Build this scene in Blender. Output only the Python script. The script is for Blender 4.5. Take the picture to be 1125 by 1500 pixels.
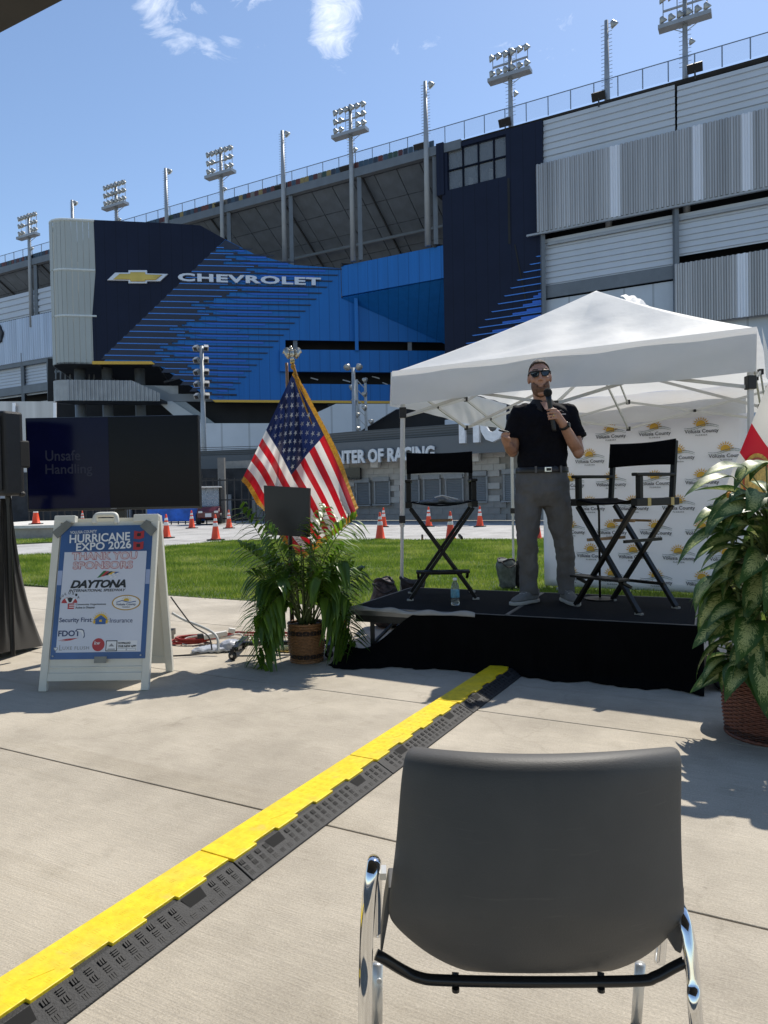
import bpy, bmesh, math, random
from mathutils import Vector, Matrix, Euler, noise
import numpy as np
random.seed(7)
R = math.radians
for o in list(bpy.data.objects): bpy.data.objects.remove(o)
scene = bpy.context.scene
col = scene.collection
# ---------------------------------------------------------------- camera
FPX, PITCH, ROLL = 1040.0, R(1.3), R(1.1)
CAM = Vector((0, 0, 1.25))
fw = Vector((0, math.cos(PITCH), -math.sin(PITCH)))
U0 = Vector((0, math.sin(PITCH), math.cos(PITCH))); X0 = Vector((1, 0, 0))
cr = (X0*math.cos(ROLL) - U0*math.sin(ROLL)); cu = (U0*math.cos(ROLL) + X0*math.sin(ROLL))
cd = bpy.data.cameras.new('camera'); cam = bpy.data.objects.new('camera', cd); col.objects.link(cam)
cd.sensor_fit = 'VERTICAL'; cd.sensor_height = 36; cd.lens = 36*FPX/1500; cd.clip_end = 3000; cd.clip_start = .05
Mc = Matrix((cr, cu, -fw)).transposed().to_4x4(); Mc.translation = CAM
cam.matrix_world = Mc
scene.camera = cam
scene.render.resolution_x = 768; scene.render.resolution_y = 1024
# ---------------------------------------------------------------- sky and sun
SUN = Vector((.385, .60, 1.0)).normalized()
EL = math.asin(SUN.z); AZ = math.atan2(SUN.x, SUN.y)
w = bpy.data.worlds.new('World'); scene.world = w; w.use_nodes = True
nt = w.node_tree; N = nt.nodes; L = nt.links
for n in list(N): N.remove(n)
out = N.new('ShaderNodeOutputWorld'); bg = N.new('ShaderNodeBackground'); sky = N.new('ShaderNodeTexSky')
sky.sky_type = 'NISHITA'; sky.sun_disc = False; sky.sun_elevation = EL; sky.sun_rotation = AZ
sky.air_density = 1.0; sky.dust_density = .25; sky.ozone_density = 2.2
# thin broken cirrus: noise on the sky direction, projected on a flat cloud layer
tc = N.new('ShaderNodeTexCoord'); sep = N.new('ShaderNodeSeparateXYZ'); L.new(tc.outputs['Generated'], sep.inputs[0])
def wm(op, a, b=None, c=None):
    m = N.new('ShaderNodeMath'); m.operation = op
    for i, v in enumerate((a, b, c)):
        if v is None: continue
        if isinstance(v, (int, float)): m.inputs[i].default_value = v
        else: L.new(v, m.inputs[i])
    return m.outputs[0]
zc = wm('MAXIMUM', sep.outputs['Z'], .05)
cxy = N.new('ShaderNodeCombineXYZ'); L.new(wm('DIVIDE', sep.outputs['X'], zc), cxy.inputs[0]); L.new(wm('DIVIDE', sep.outputs['Y'], zc), cxy.inputs[1])
def wnoise(scale, detail, off, rough=.6, dist=0):
    mp = N.new('ShaderNodeMapping'); mp.inputs['Location'].default_value = off; L.new(cxy.outputs[0], mp.inputs[0])
    n = N.new('ShaderNodeTexNoise'); n.inputs['Scale'].default_value = scale; n.inputs['Detail'].default_value = detail
    n.inputs['Roughness'].default_value = rough; n.inputs['Distortion'].default_value = dist
    L.new(mp.outputs[0], n.inputs['Vector']); return n.outputs['Fac']
def blob(cx, cy, r):      # a cloud bank on the layer
    d = wm('ADD', wm('POWER', wm('DIVIDE', wm('SUBTRACT', cxy_x, cx), r[0]), 2), wm('POWER', wm('DIVIDE', wm('SUBTRACT', cxy_y, cy), r[1]), 2))
    return wm('MAXIMUM', wm('SUBTRACT', 1, d), 0)
sx = N.new('ShaderNodeSeparateXYZ'); L.new(cxy.outputs[0], sx.inputs[0]); cxy_x, cxy_y = sx.outputs['X'], sx.outputs['Y']
CLOUDS = [(-.085, 1.46, (.085, .26), 1.0), (-.42, 1.45, (.10, .26), .66), (-.235, 1.36, (.13, .16), .8), (-.33, 1.58, (.12, .12), .55), (.05, 1.62, (.15, .12), .45), (-.55, 1.42, (.12, .2), .35), (.45, 1.55, (.5, .4), .3), (.9, 1.3, (.5, .5), .3)]
bank = None
for cx, cy, r, k in CLOUDS:
    b = wm('MULTIPLY', blob(cx, cy, r), k); bank = b if bank is None else wm('MAXIMUM', bank, b)
fine = wnoise(7, 10, (3.1, 1.7, 0), .68, 1.1); big = wnoise(.55, 4, (7.3, 2.2, 0))
gen = wm('MULTIPLY', wm('MAXIMUM', wm('SUBTRACT', big, .60), 0), 2.0)
dens = wm('MULTIPLY', wm('MAXIMUM', wm('SUBTRACT', wm('ADD', wm('MULTIPLY', wm('ADD', bank, gen), .50), fine), .74), 0), 2.1)
dens = wm('MINIMUM', wm('MULTIPLY', dens, wm('MINIMUM', wm('MULTIPLY', wm('ADD', bank, gen), 3), 1)), .85)
mixc = N.new('ShaderNodeMix'); mixc.data_type = 'RGBA'
L.new(dens, mixc.inputs['Factor']); L.new(sky.outputs[0], mixc.inputs['A']); mixc.inputs['B'].default_value = (8.6, 8.9, 9.4, 1)
L.new(mixc.outputs['Result'], bg.inputs['Color']); bg.inputs['Strength'].default_value = .15
L.new(bg.outputs[0], out.inputs[0])
sd = bpy.data.lights.new('sun', 'SUN'); sd.energy = 4.9; sd.angle = R(.55); sd.color = (1, .94, .84)
sun = bpy.data.objects.new('sun', sd); col.objects.link(sun); sun.location = (10, 20, 60)
sun.rotation_euler = SUN.to_track_quat('Z', 'Y').to_euler()
vs = scene.view_settings
vs.view_transform = 'Standard'; vs.look = 'None'; vs.gamma = 1; vs.use_curve_mapping = False; vs.exposure = 0.12
# ---------------------------------------------------------------- photo pixel -> place
def ray(px, py): return fw + cr*((px-562.5)/FPX) - cu*((py-750)/FPX)
def ground(px, py, z=0):
    d = ray(px, py); t = (z-CAM.z)/d.z; return CAM + d*t
def onp(px, py, P, n):
    d = ray(px, py); t = (Vector(P)-CAM).dot(n)/d.dot(n); return CAM + d*t
def at(px, py, Y): return onp(px, py, (0, Y, 0), Vector((0, 1, 0)))
def V(*a): return Vector(a)
# ---------------------------------------------------------------- materials
MATS = {}
def mat(name, c, rough=.55, metal=0, var=.12, scale=6, bump=0, bscale=60, spec=.5, coat=0, trans=0, alpha=1, emit=0, stretch=None, sheen=0, transl=0, seam=0, scuff=0):
    if name in MATS: return MATS[name]
    m = bpy.data.materials.new(name); m.use_nodes = True; MATS[name] = m
    t = m.node_tree; n = t.nodes; l = t.links; b = n['Principled BSDF']
    tcn = n.new('ShaderNodeTexCoord'); mp = n.new('ShaderNodeMapping'); l.new(tcn.outputs['Object'], mp.inputs[0])
    if stretch: mp.inputs['Scale'].default_value = stretch
    nz = n.new('ShaderNodeTexNoise'); nz.inputs['Scale'].default_value = scale; nz.inputs['Detail'].default_value = 5; nz.inputs['Roughness'].default_value = .6
    l.new(mp.outputs[0], nz.inputs['Vector'])
    rp = n.new('ShaderNodeValToRGB'); rp.color_ramp.elements[0].position = .28; rp.color_ramp.elements[1].position = .74
    lo = [max(0, x*(1-var)) for x in c[:3]]; hi = [min(1, x*(1+var)) for x in c[:3]]
    rp.color_ramp.elements[0].color = (*lo, 1); rp.color_ramp.elements[1].color = (*hi, 1)
    l.new(nz.outputs['Fac'], rp.inputs['Fac']); l.new(rp.outputs['Color'], b.inputs['Base Color'])
    b.inputs['Roughness'].default_value = rough; b.inputs['Metallic'].default_value = metal
    b.inputs['Specular IOR Level'].default_value = spec; b.inputs['Coat Weight'].default_value = coat
    b.inputs['Transmission Weight'].default_value = trans; b.inputs['Alpha'].default_value = alpha
    b.inputs['Sheen Weight'].default_value = sheen
    if emit: l.new(rp.outputs['Color'], b.inputs['Emission Color']); b.inputs['Emission Strength'].default_value = emit
    if seam:      # vertical sheet joints every `seam` metres
        sx_ = n.new('ShaderNodeSeparateXYZ'); l.new(tcn.outputs['Object'], sx_.inputs[0])
        def q_(op, a_, b_):
            k_ = n.new('ShaderNodeMath'); k_.operation = op
            for i_, v_ in enumerate((a_, b_)):
                if isinstance(v_, (int, float)): k_.inputs[i_].default_value = v_
                else: l.new(v_, k_.inputs[i_])
            return k_.outputs[0]
        ln_ = q_('GREATER_THAN', q_('ABSOLUTE', q_('SUBTRACT', q_('FRACT', q_('DIVIDE', q_('ADD', sx_.outputs['X'], 500), seam), 0), .5), 0), .035)
        mk_ = n.new('ShaderNodeMix'); mk_.data_type = 'RGBA'; mk_.blend_type = 'MULTIPLY'; mk_.inputs['Factor'].default_value = 1
        gm_ = n.new('ShaderNodeMapRange'); gm_.inputs['To Min'].default_value = .72; gm_.inputs['To Max'].default_value = 1; l.new(ln_, gm_.inputs['Value'])
        l.new(rp.outputs['Color'], mk_.inputs['A']); l.new(gm_.outputs[0], mk_.inputs['B']); l.new(mk_.outputs['Result'], b.inputs['Base Color'])
    if scuff:     # pale scratches and dusty patches with their own shape
        ms_ = n.new('ShaderNodeMapping'); ms_.inputs['Scale'].default_value = (3, 3, 40); ms_.inputs['Rotation'].default_value = (.3, .5, .2); l.new(tcn.outputs['Object'], ms_.inputs[0])
        ns_ = n.new('ShaderNodeTexNoise'); ns_.inputs['Scale'].default_value = 3.5; ns_.inputs['Detail'].default_value = 6; l.new(ms_.outputs[0], ns_.inputs['Vector'])
        n2_ = n.new('ShaderNodeTexNoise'); n2_.inputs['Scale'].default_value = 7; n2_.inputs['Detail'].default_value = 8; l.new(tcn.outputs['Object'], n2_.inputs['Vector'])
        r1_ = n.new('ShaderNodeMapRange'); r1_.inputs['From Min'].default_value = .64; r1_.inputs['From Max'].default_value = .72; r1_.inputs['To Max'].default_value = scuff; l.new(ns_.outputs['Fac'], r1_.inputs['Value'])
        r2_ = n.new('ShaderNodeMapRange'); r2_.inputs['From Min'].default_value = .5; r2_.inputs['From Max'].default_value = .8; r2_.inputs['To Max'].default_value = scuff*.8; l.new(n2_.outputs['Fac'], r2_.inputs['Value'])
        sm_ = n.new('ShaderNodeMath'); sm_.operation = 'MAXIMUM'; l.new(r1_.outputs[0], sm_.inputs[0]); l.new(r2_.outputs[0], sm_.inputs[1])
        mk_ = n.new('ShaderNodeMix'); mk_.data_type = 'RGBA'; l.new(sm_.outputs[0], mk_.inputs['Factor']); l.new(rp.outputs['Color'], mk_.inputs['A']); mk_.inputs['B'].default_value = (.30, .28, .25, 1); l.new(mk_.outputs['Result'], b.inputs['Base Color'])
    if bump:
        nb = n.new('ShaderNodeTexNoise'); nb.inputs['Scale'].default_value = bscale; nb.inputs['Detail'].default_value = 4
        l.new(mp.outputs[0], nb.inputs['Vector']); bp = n.new('ShaderNodeBump'); bp.inputs['Strength'].default_value = bump; bp.inputs['Distance'].default_value = .02
        l.new(nb.outputs['Fac'], bp.inputs['Height']); l.new(bp.outputs[0], b.inputs['Normal'])
    if transl:
        tr = n.new('ShaderNodeBsdfTranslucent'); l.new(rp.outputs['Color'], tr.inputs['Color'])
        mx = n.new('ShaderNodeMixShader'); mx.inputs[0].default_value = transl
        l.new(b.outputs[0], mx.inputs[1]); l.new(tr.outputs[0], mx.inputs[2]); l.new(mx.outputs[0], n['Material Output'].inputs['Surface'])
    return m
# ---------------------------------------------------------------- mesh builder
class MB:
    def __init__(s): s.v = []; s.f = []; s.m = []; s.uv = None
    def add(s, vs, fs, mi=0):
        o = len(s.v); s.v += [tuple(p) for p in vs]
        for f in fs: s.f.append([o+i for i in f]); s.m.append(mi)
        return s
    def poly(s, pts, mi=0): return s.add(pts, [list(range(len(pts)))], mi)
    def prism(s, pts, ex, mi=0):          # outline extruded by a vector
        n = len(pts); ex = Vector(ex); a = [Vector(p) for p in pts]; b = [p+ex for p in a]
        fs = [list(range(n))[::-1], list(range(n, 2*n))] + [[i, (i+1) % n, n+(i+1) % n, n+i] for i in range(n)]
        return s.add(a+b, fs, mi)
    def box(s, c, d, rot=None, mi=0):
        c = Vector(c); x, y, z = d[0]/2, d[1]/2, d[2]/2
        ps = [Vector((i*x, j*y, k*z)) for i in (-1, 1) for j in (-1, 1) for k in (-1, 1)]
        if rot is not None:
            M = rot if isinstance(rot, Matrix) else Euler(rot).to_matrix(); ps = [M @ p for p in ps]
        return s.add([p+c for p in ps], [[0,1,3,2],[4,6,7,5],[0,4,5,1],[2,3,7,6],[0,2,6,4],[1,5,7,3]], mi)
    def bar(s, a, b, wd, ht, up=(0, 0, 1), mi=0):    # a rectangular bar from a to b
        a = Vector(a); b = Vector(b); d = (b-a); ln = d.length; d.normalize(); up = Vector(up)
        x = d.cross(up)
        if x.length < 1e-4: x = d.cross(Vector((1, 0, 0)))
        x.normalize(); z = x.cross(d); M = Matrix((x, d, z)).transposed()
        return s.box((a+b)/2, (wd, ln, ht), M, mi)
    def tube(s, pts, r, seg=8, mi=0, cap=True, flat=1.0, upv=None):
        pts = [Vector(p) for p in pts]; n = len(pts); rs = r if isinstance(r, (list, tuple)) else [r]*n
        vs = []; prev = None
        for i, p in enumerate(pts):
            t = (pts[min(i+1, n-1)]-pts[max(i-1, 0)]).normalized()
            if prev is None:
                a = Vector(upv) if upv is not None else (Vector((0, 0, 1)) if abs(t.z) < .9 else Vector((1, 0, 0)))
            else: a = prev
            a = (a - t*a.dot(t)).normalized(); prev = a; b = t.cross(a)
            for k in range(seg):
                q = 2*math.pi*k/seg; vs.append(p + a*math.cos(q)*rs[i] + b*math.sin(q)*rs[i]*flat)
        fs = [[i*seg+k, i*seg+(k+1) % seg, (i+1)*seg+(k+1) % seg, (i+1)*seg+k] for i in range(n-1) for k in range(seg)]
        if cap: fs += [list(range(seg))[::-1], [(n-1)*seg+k for k in range(seg)]]
        return s.add(vs, fs, mi)
    def lathe(s, prof, c=(0, 0, 0), seg=24, mi=0, axis=None):
        vs = []; c = Vector(c)
        for r, z in prof:
            for k in range(seg):
                q = 2*math.pi*k/seg; p = Vector((r*math.cos(q), r*math.sin(q), z))
                if axis is not None: p = axis @ p
                vs.append(c+p)
        n = len(prof)
        fs = [[i*seg+k, i*seg+(k+1) % seg, (i+1)*seg+(k+1) % seg, (i+1)*seg+k] for i in range(n-1) for k in range(seg)]
        if prof[0][0] > 1e-6: fs.append(list(range(seg))[::-1])
        if prof[-1][0] > 1e-6: fs.append([(n-1)*seg+k for k in range(seg)])
        return s.add(vs, fs, mi)
    def ball(s, c, r, rot=None, seg=16, mi=0):
        if isinstance(r, (int, float)): r = (r, r, r)
        c = Vector(c); vs = []; fs = []; rings = max(6, seg//2)
        M = None if rot is None else (rot if isinstance(rot, Matrix) else Euler(rot).to_matrix())
        for i in range(rings+1):
            th = math.pi*i/rings
            for k in range(seg):
                q = 2*math.pi*k/seg
                p = Vector((r[0]*math.sin(th)*math.cos(q), r[1]*math.sin(th)*math.sin(q), r[2]*math.cos(th)))
                vs.append(c + (M @ p if M else p))
        fs = [[i*seg+k, (i+1)*seg+k, (i+1)*seg+(k+1) % seg, i*seg+(k+1) % seg] for i in range(rings) for k in range(seg)]
        return s.add(vs, fs, mi)
    def loft(s, rings, mi=0, cap=True):
        n = len(rings[0]); vs = [p for r in rings for p in r]
        fs = [[i*n+k, i*n+(k+1) % n, (i+1)*n+(k+1) % n, (i+1)*n+k] for i in range(len(rings)-1) for k in range(n)]
        if cap: fs += [list(range(n))[::-1], [(len(rings)-1)*n+k for k in range(n)]]
        return s.add(vs, fs, mi)
    def grid(s, fn, nu, nv, mi=0, uv=False):
        o = len(s.v)
        for j in range(nv+1):
            for i in range(nu+1): s.v.append(tuple(fn(i/nu, j/nv)))
        for j in range(nv):
            for i in range(nu):
                a = o+j*(nu+1)+i; s.f.append([a, a+1, a+nu+2, a+nu+1]); s.m.append(mi)
        if uv:
            s.uv = {}
            for j in range(nv+1):
                for i in range(nu+1): s.uv[o+j*(nu+1)+i] = (i/nu, j/nv)
        return s
    def mesh(s, name, mats, smooth=False):
        me = bpy.data.meshes.new(name); me.from_pydata(s.v, [], s.f)
        if not isinstance(mats, (list, tuple)): mats = [mats]
        for m in mats: me.materials.append(m)
        if len(mats) > 1: me.polygons.foreach_set('material_index', s.m)
        if s.uv:
            ul = me.uv_layers.new(name='UVMap')
            for lp in me.loops: ul.data[lp.index].uv = s.uv.get(lp.vertex_index, (0, 0))
        bm = bmesh.new(); bm.from_mesh(me); bmesh.ops.remove_doubles(bm, verts=bm.verts, dist=1e-6) if not s.uv else None
        bmesh.ops.recalc_face_normals(bm, faces=bm.faces); bm.to_mesh(me); bm.free()
        if smooth: me.shade_smooth()
        me.update(); return me
    def build(s, name, mats, parent=None, smooth=False, bevel=0, world=True, solid=0):
        return link(name, s.mesh(name, mats, smooth), parent, bevel, world, solid, smooth)
def link(name, me, parent=None, bevel=0, world=True, solid=0, smooth=False):
    o = bpy.data.objects.new(name, me); col.objects.link(o)
    if parent:
        o.parent = parent
        if world and parent.parent is None: o.matrix_parent_inverse = parent.matrix_basis.inverted()
    if solid:
        md = o.modifiers.new('thickness', 'SOLIDIFY'); md.thickness = solid; md.offset = 0
    if bevel:
        md = o.modifiers.new('bevel', 'BEVEL'); md.width = bevel; md.segments = 2; md.limit_method = 'ANGLE'; md.angle_limit = R(40)
    if smooth == 'auto':
        me.shade_smooth(); 
    return o
def tag(o, label=None, cat=None, group=None, kind=None):
    if label: o['label'] = label
    if cat: o['category'] = cat
    if group: o['group'] = group
    if kind: o['kind'] = kind
    return o
def thing(name, label, cat, loc=(0, 0, 0), rz=0, group=None):
    o = bpy.data.objects.new(name, None); col.objects.link(o); o.empty_display_size = .2
    o.location = loc; o.rotation_euler = (0, 0, rz); return tag(o, label, cat, group)
def copy_tree(o, parent=None):
    c = o.copy(); col.objects.link(c); c.parent = parent
    for ch in o.children: copy_tree(ch, c)
    return c
def text_mesh(body, bold=0, shear=0, spacing=1.0):
    cu_ = bpy.data.curves.new('lettering', 'FONT'); cu_.body = body; cu_.size = 1; cu_.offset = bold; cu_.shear = shear; cu_.space_character = spacing
    cu_.resolution_u = 3
    to = bpy.data.objects.new('lettering', cu_); col.objects.link(to)
    dg = bpy.context.evaluated_depsgraph_get(); me = bpy.data.meshes.new_from_object(to.evaluated_get(dg))
    bpy.data.objects.remove(to); bpy.data.curves.remove(cu_); return me
def letter_geo(body, org, xd, yd, height, width=None, depth=.004, bold=0, shear=0, spacing=1.0, center=False):
    """lettering as (verts, faces), lower-left corner at org, extruded by depth along xd x yd"""
    me = text_mesh(body, bold, shear, spacing)
    P = np.array([v.co[:] for v in me.vertices]); F = [list(p.vertices) for p in me.polygons]
    bpy.data.meshes.remove(me)
    x0, y0 = P[:, 0].min(), P[:, 1].min(); wx, hy = np.ptp(P[:, 0]), np.ptp(P[:, 1])
    ky = height/hy; kx = (width/wx) if width else ky
    xd = Vector(xd).normalized(); yd = Vector(yd).normalized(); nd = xd.cross(yd)
    off = -.5*wx*kx if center else 0
    base = [Vector(org) + xd*((p[0]-x0)*kx+off) + yd*((p[1]-y0)*ky) for p in P]
    n = len(base); vs = [p+nd*depth for p in base] + base
    edges = {}
    for f in F:
        for i in range(len(f)):
            e = (f[i], f[(i+1) % len(f)]); edges[e] = edges.get(e, 0)+1
    fs = [f for f in F]
    for (a, b) in edges:
        if (b, a) not in edges: fs.append([a, n+a, n+b, b])
    return vs, fs
def lettering(mb, *a, mi=0, **k):
    vs, fs = letter_geo(*a, **k); mb.add(vs, fs, mi); return mb
def remeshed(mb, name, mats, voxel, parent=None, smooth_it=6, disp=None, world=True, fac=.5):
    me = mb.mesh(name, mats, True); o = bpy.data.objects.new(name, me); col.objects.link(o)
    r = o.modifiers.new('r', 'REMESH'); r.mode = 'VOXEL'; r.voxel_size = voxel; r.use_smooth_shade = True
    sm = o.modifiers.new('s', 'SMOOTH'); sm.iterations = smooth_it; sm.factor = fac
    if disp:
        tx = bpy.data.textures.new('folds', 'CLOUDS'); tx.noise_scale = disp[1]; tx.noise_depth = 2
        d = o.modifiers.new('d', 'DISPLACE'); d.texture = tx; d.strength = disp[0]; d.texture_coords = 'GLOBAL'
    dg = bpy.context.evaluated_depsgraph_get(); dg.update()
    me2 = bpy.data.meshes.new_from_object(o.evaluated_get(dg)); bpy.data.objects.remove(o)
    me2.name = name; me2.shade_smooth()
    return link(name, me2, parent, world=world)
def smoothpath(P, n=8):
    P = [Vector(p) for p in P]; out_ = []
    for i in range(len(P)-1):
        p0 = P[max(i-1, 0)]; p1 = P[i]; p2 = P[i+1]; p3 = P[min(i+2, len(P)-1)]
        for k in range(n):
            t_ = k/n; out_.append(.5*((2*p1)+(p2-p0)*t_+(2*p0-5*p1+4*p2-p3)*t_*t_+(3*p1-p0-3*p2+p3)*t_**3))
    out_.append(P[-1]); return out_
# ================================================================ GROUND
def concrete(name, c, broom=True, ang=0, stain=.5, wear=False):
    m = bpy.data.materials.new(name); m.use_nodes = True; MATS[name] = m
    t = m.node_tree; n = t.nodes; l = t.links; b = n['Principled BSDF']
    g = n.new('ShaderNodeNewGeometry'); mp = n.new('ShaderNodeMapping'); l.new(g.outputs['Position'], mp.inputs[0]); mp.inputs['Rotation'].default_value = (0, 0, ang)
    def nz(scale, det, sc=(1, 1, 1), rough=.6):
        q = n.new('ShaderNodeMapping'); q.inputs['Scale'].default_value = sc; l.new(mp.outputs[0], q.inputs[0])
        a = n.new('ShaderNodeTexNoise'); a.inputs['Scale'].default_value = scale; a.inputs['Detail'].default_value = det; a.inputs['Roughness'].default_value = rough
        l.new(q.outputs[0], a.inputs['Vector']); return a.outputs['Fac']
    def ramp(f, p0, p1, c0, c1):
        r = n.new('ShaderNodeValToRGB'); e = r.color_ramp.elements; e[0].position = p0; e[1].position = p1; e[0].color = (*c0, 1); e[1].color = (*c1, 1)
        l.new(f, r.inputs[0]); return r.outputs['Color']
    def mul(a, b_, f=1.0):
        x = n.new('ShaderNodeMix'); x.data_type = 'RGBA'; x.blend_type = 'MULTIPLY'; x.inputs['Factor'].default_value = f
        l.new(a, x.inputs['A']); l.new(b_, x.inputs['B']); return x.outputs['Result']
    base = ramp(nz(1.1, 6), .3, .7, [x*.86 for x in c], [min(1, x*1.1) for x in c])
    base = mul(base, ramp(nz(140, 3), .3, .75, (.80, .80, .80), (1.1, 1.1, 1.1)))
    base = mul(base, ramp(nz(420, 2), .28, .45, (.62, .61, .6), (1, 1, 1)), .7)
    base = mul(base, ramp(nz(.55, 7, rough=.7), .36, .56, (.74, .73, .72), (1, 1, 1)), stain)
    base = mul(base, ramp(nz(6, 5), .25, .42, (.80, .79, .77), (1, 1, 1)), stain)
    if broom: base = mul(base, ramp(nz(6, 4, (1.0, 34, 1)), .3, .7, (.86, .86, .86), (1.08, 1.08, 1.07)))
    if wear:
        oi = n.new('ShaderNodeObjectInfo'); base = mul(base, ramp(oi.outputs['Random'], 0, 1, (.90, .90, .90), (1.05, 1.05, 1.04)))
        vo = n.new('ShaderNodeTexVoronoi'); vo.feature = 'DISTANCE_TO_EDGE'; vo.inputs['Scale'].default_value = .34
        wq = n.new('ShaderNodeVectorMath'); wq.operation = 'MULTIPLY_ADD'; wn_ = n.new('ShaderNodeTexNoise'); wn_.inputs['Scale'].default_value = 2.2; wn_.inputs['Detail'].default_value = 6
        l.new(mp.outputs[0], wn_.inputs['Vector']); l.new(wn_.outputs['Color'], wq.inputs[0]); wq.inputs[1].default_value = (.5, .5, .5); l.new(mp.outputs[0], wq.inputs[2]); l.new(wq.outputs[0], vo.inputs['Vector'])
        base = mul(base, ramp(vo.outputs['Distance'], .0012, .004, (.66, .65, .63), (1, 1, 1)), .28)
        base = mul(base, ramp(nz(2.3, 3, (.06, 1.6, 1)), .30, .40, (.88, .87, .85), (1, 1, 1)), .8)
        base = mul(base, ramp(nz(23, 2), .20, .26, (.55, .54, .52), (1, 1, 1)), .7)
    l.new(base, b.inputs['Base Color']); b.inputs['Roughness'].default_value = .82; b.inputs['Specular IOR Level'].default_value = .3
    bp = n.new('ShaderNodeBump'); bp.inputs['Strength'].default_value = .35; bp.inputs['Distance'].default_value = .006
    ad = n.new('ShaderNodeMath'); ad.operation = 'ADD'; l.new(nz(160, 3), ad.inputs[0]); l.new(nz(6, 4, (1.0, 34, 1)) if broom else nz(30, 3), ad.inputs[1])
    l.new(ad.outputs[0], bp.inputs['Height']); l.new(bp.outputs[0], b.inputs['Normal'])
    return m
ANG = math.atan2(.468, .884)
mc_patio = concrete('patio_concrete', (.53, .475, .39), True, ANG, .75, True)
mc_road = concrete('road_concrete', (.46, .45, .43), False, 0, .8)
mc_walk = concrete('walk_concrete', (.52, .50, .46), False, 0, .5)
m_joint = mat('joint_filler', (.06, .055, .05), .9)
D = V(.884, -.468, 0); W = V(.468, .884, 0)
def pw(t, c, z=0): return D*t + W*c + V(0, 0, z)
g = MB().poly([V(-700, -60, -.05), V(700, -60, -.05), V(700, 900, -.05), V(-700, 900, -.05)]).build('ground', mat('asphalt_far', (.20, .20, .195), .9, scale=.4, bump=.2))
tag(g, kind='structure')
pat = MB().poly([pw(-30, -14, -.028), pw(30, -14, -.028), pw(30, 6.9, -.028), pw(-30, 6.9, -.028)]).build('patio', m_joint); tag(pat, kind='structure')
edges = [6.86, 5.436, 3.845, 2.254, .663, -.928, -2.519, -4.11, -5.7, -7.3]
for a, b in zip(edges[1:], edges[:-1]):
    for t0, t1 in ((-22, -8.3), (-8.3, 5.4), (5.4, 20)):
        s = MB().prism([pw(t0+.004, a+.004, -.025), pw(t1-.004, a+.004, -.025), pw(t1-.004, b-.004, -.025), pw(t0+.004, b-.004, -.025)], (0, 0, .025)).build('slab', mc_patio, pat, bevel=.004)
# road beyond the lawn, pavement along the ticket building, planter kerb
rd = MB().poly([V(-60, 13, -.03), V(60, 13, -.03), V(60, 31.5, -.03), V(-60, 60, -.03)]).build('road', mc_road); tag(rd, kind='structure')
# lawn outline from its edges on the ground
near = [pw(t, 6.9) for t in (-9, -6, -4, -2, 0, 3, 6, 10, 16)]
far = [ground(px, py) for px, py in ((1500, 786), (1125, 786), (900, 788), (700, 790.5), (500, 791), (400, 790.5), (340, 792), (290, 796), (250, 800), (190, 804), (130, 808), (60, 812), (15, 815), (-90, 820), (-220, 826))]
lp = [V(p.x, p.y, .0) for p in near + far]
mg_soil = mat('lawn_soil', (.055, .085, .02), .95, var=.4, scale=5)
lawn = MB().prism([p - V(0, 0, .03) for p in lp], (0, 0, .028)).build('lawn', mg_soil); tag(lawn, kind='structure')
strip = [ground(px, py) for px, py in ((-120, 801), (15, 797), (82, 793.5), (110, 790.5), (-120, 790))]
ls = MB().prism([V(p.x, p.y, -.03) for p in strip], (0, 0, .034)).build('lawn', mg_soil); tag(ls, kind='structure')
def inside(p, poly):
    c = False; n = len(poly); j = n-1
    for i in range(n):
        a, b = poly[i], poly[j]
        if (a.y > p[1]) != (b.y > p[1]) and p[0] < (b.x-a.x)*(p[1]-a.y)/(b.y-a.y)+a.x: c = not c
        j = i
    return c
def grass_mat():
    m = bpy.data.materials.new('grass_blades'); m.use_nodes = True; t = m.node_tree; n = t.nodes; l = t.links; b = n['Principled BSDF']
    g_ = n.new('ShaderNodeNewGeometry')
    r = n.new('ShaderNodeValToRGB'); e = r.color_ramp.elements; e[0].color = (.10, .18, .018, 1); e[1].color = (.42, .46, .12, 1)
    e.new(.55).color = (.21, .31, .035, 1); x = e.new(.90); x.color = (.38, .43, .08, 1)
    nz = n.new('ShaderNodeTexNoise'); nz.inputs['Scale'].default_value = .9; nz.inputs['Detail'].default_value = 5; l.new(g_.outputs['Position'], nz.inputs['Vector'])
    ad = n.new('ShaderNodeMath'); ad.operation = 'MULTIPLY_ADD'; ad.inputs[1].default_value = .55; l.new(g_.outputs['Random Per Island'], ad.inputs[0])
    sb = n.new('ShaderNodeMath'); sb.operation = 'MULTIPLY_ADD'; sb.inputs[1].default_value = 2.6; sb.inputs[2].default_value = -1.05; l.new(nz.outputs['Fac'], sb.inputs[0]); l.new(sb.outputs[0], ad.inputs[2])
    l.new(ad.outputs[0], r.inputs[0]); l.new(r.outputs[0], b.inputs['Base Color']); b.inputs['Roughness'].default_value = .6; b.inputs['Specular IOR Level'].default_value = .25
    tr = n.new('ShaderNodeBsdfTranslucent'); l.new(r.outputs[0], tr.inputs['Color']); mx = n.new('ShaderNodeMixShader'); mx.inputs[0].default_value = .4
    l.new(b.outputs[0], mx.inputs[1]); l.new(tr.outputs[0], mx.inputs[2]); l.new(mx.outputs[0], n['Material Output'].inputs['Surface'])
    return m
m_grass = grass_mat()
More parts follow.
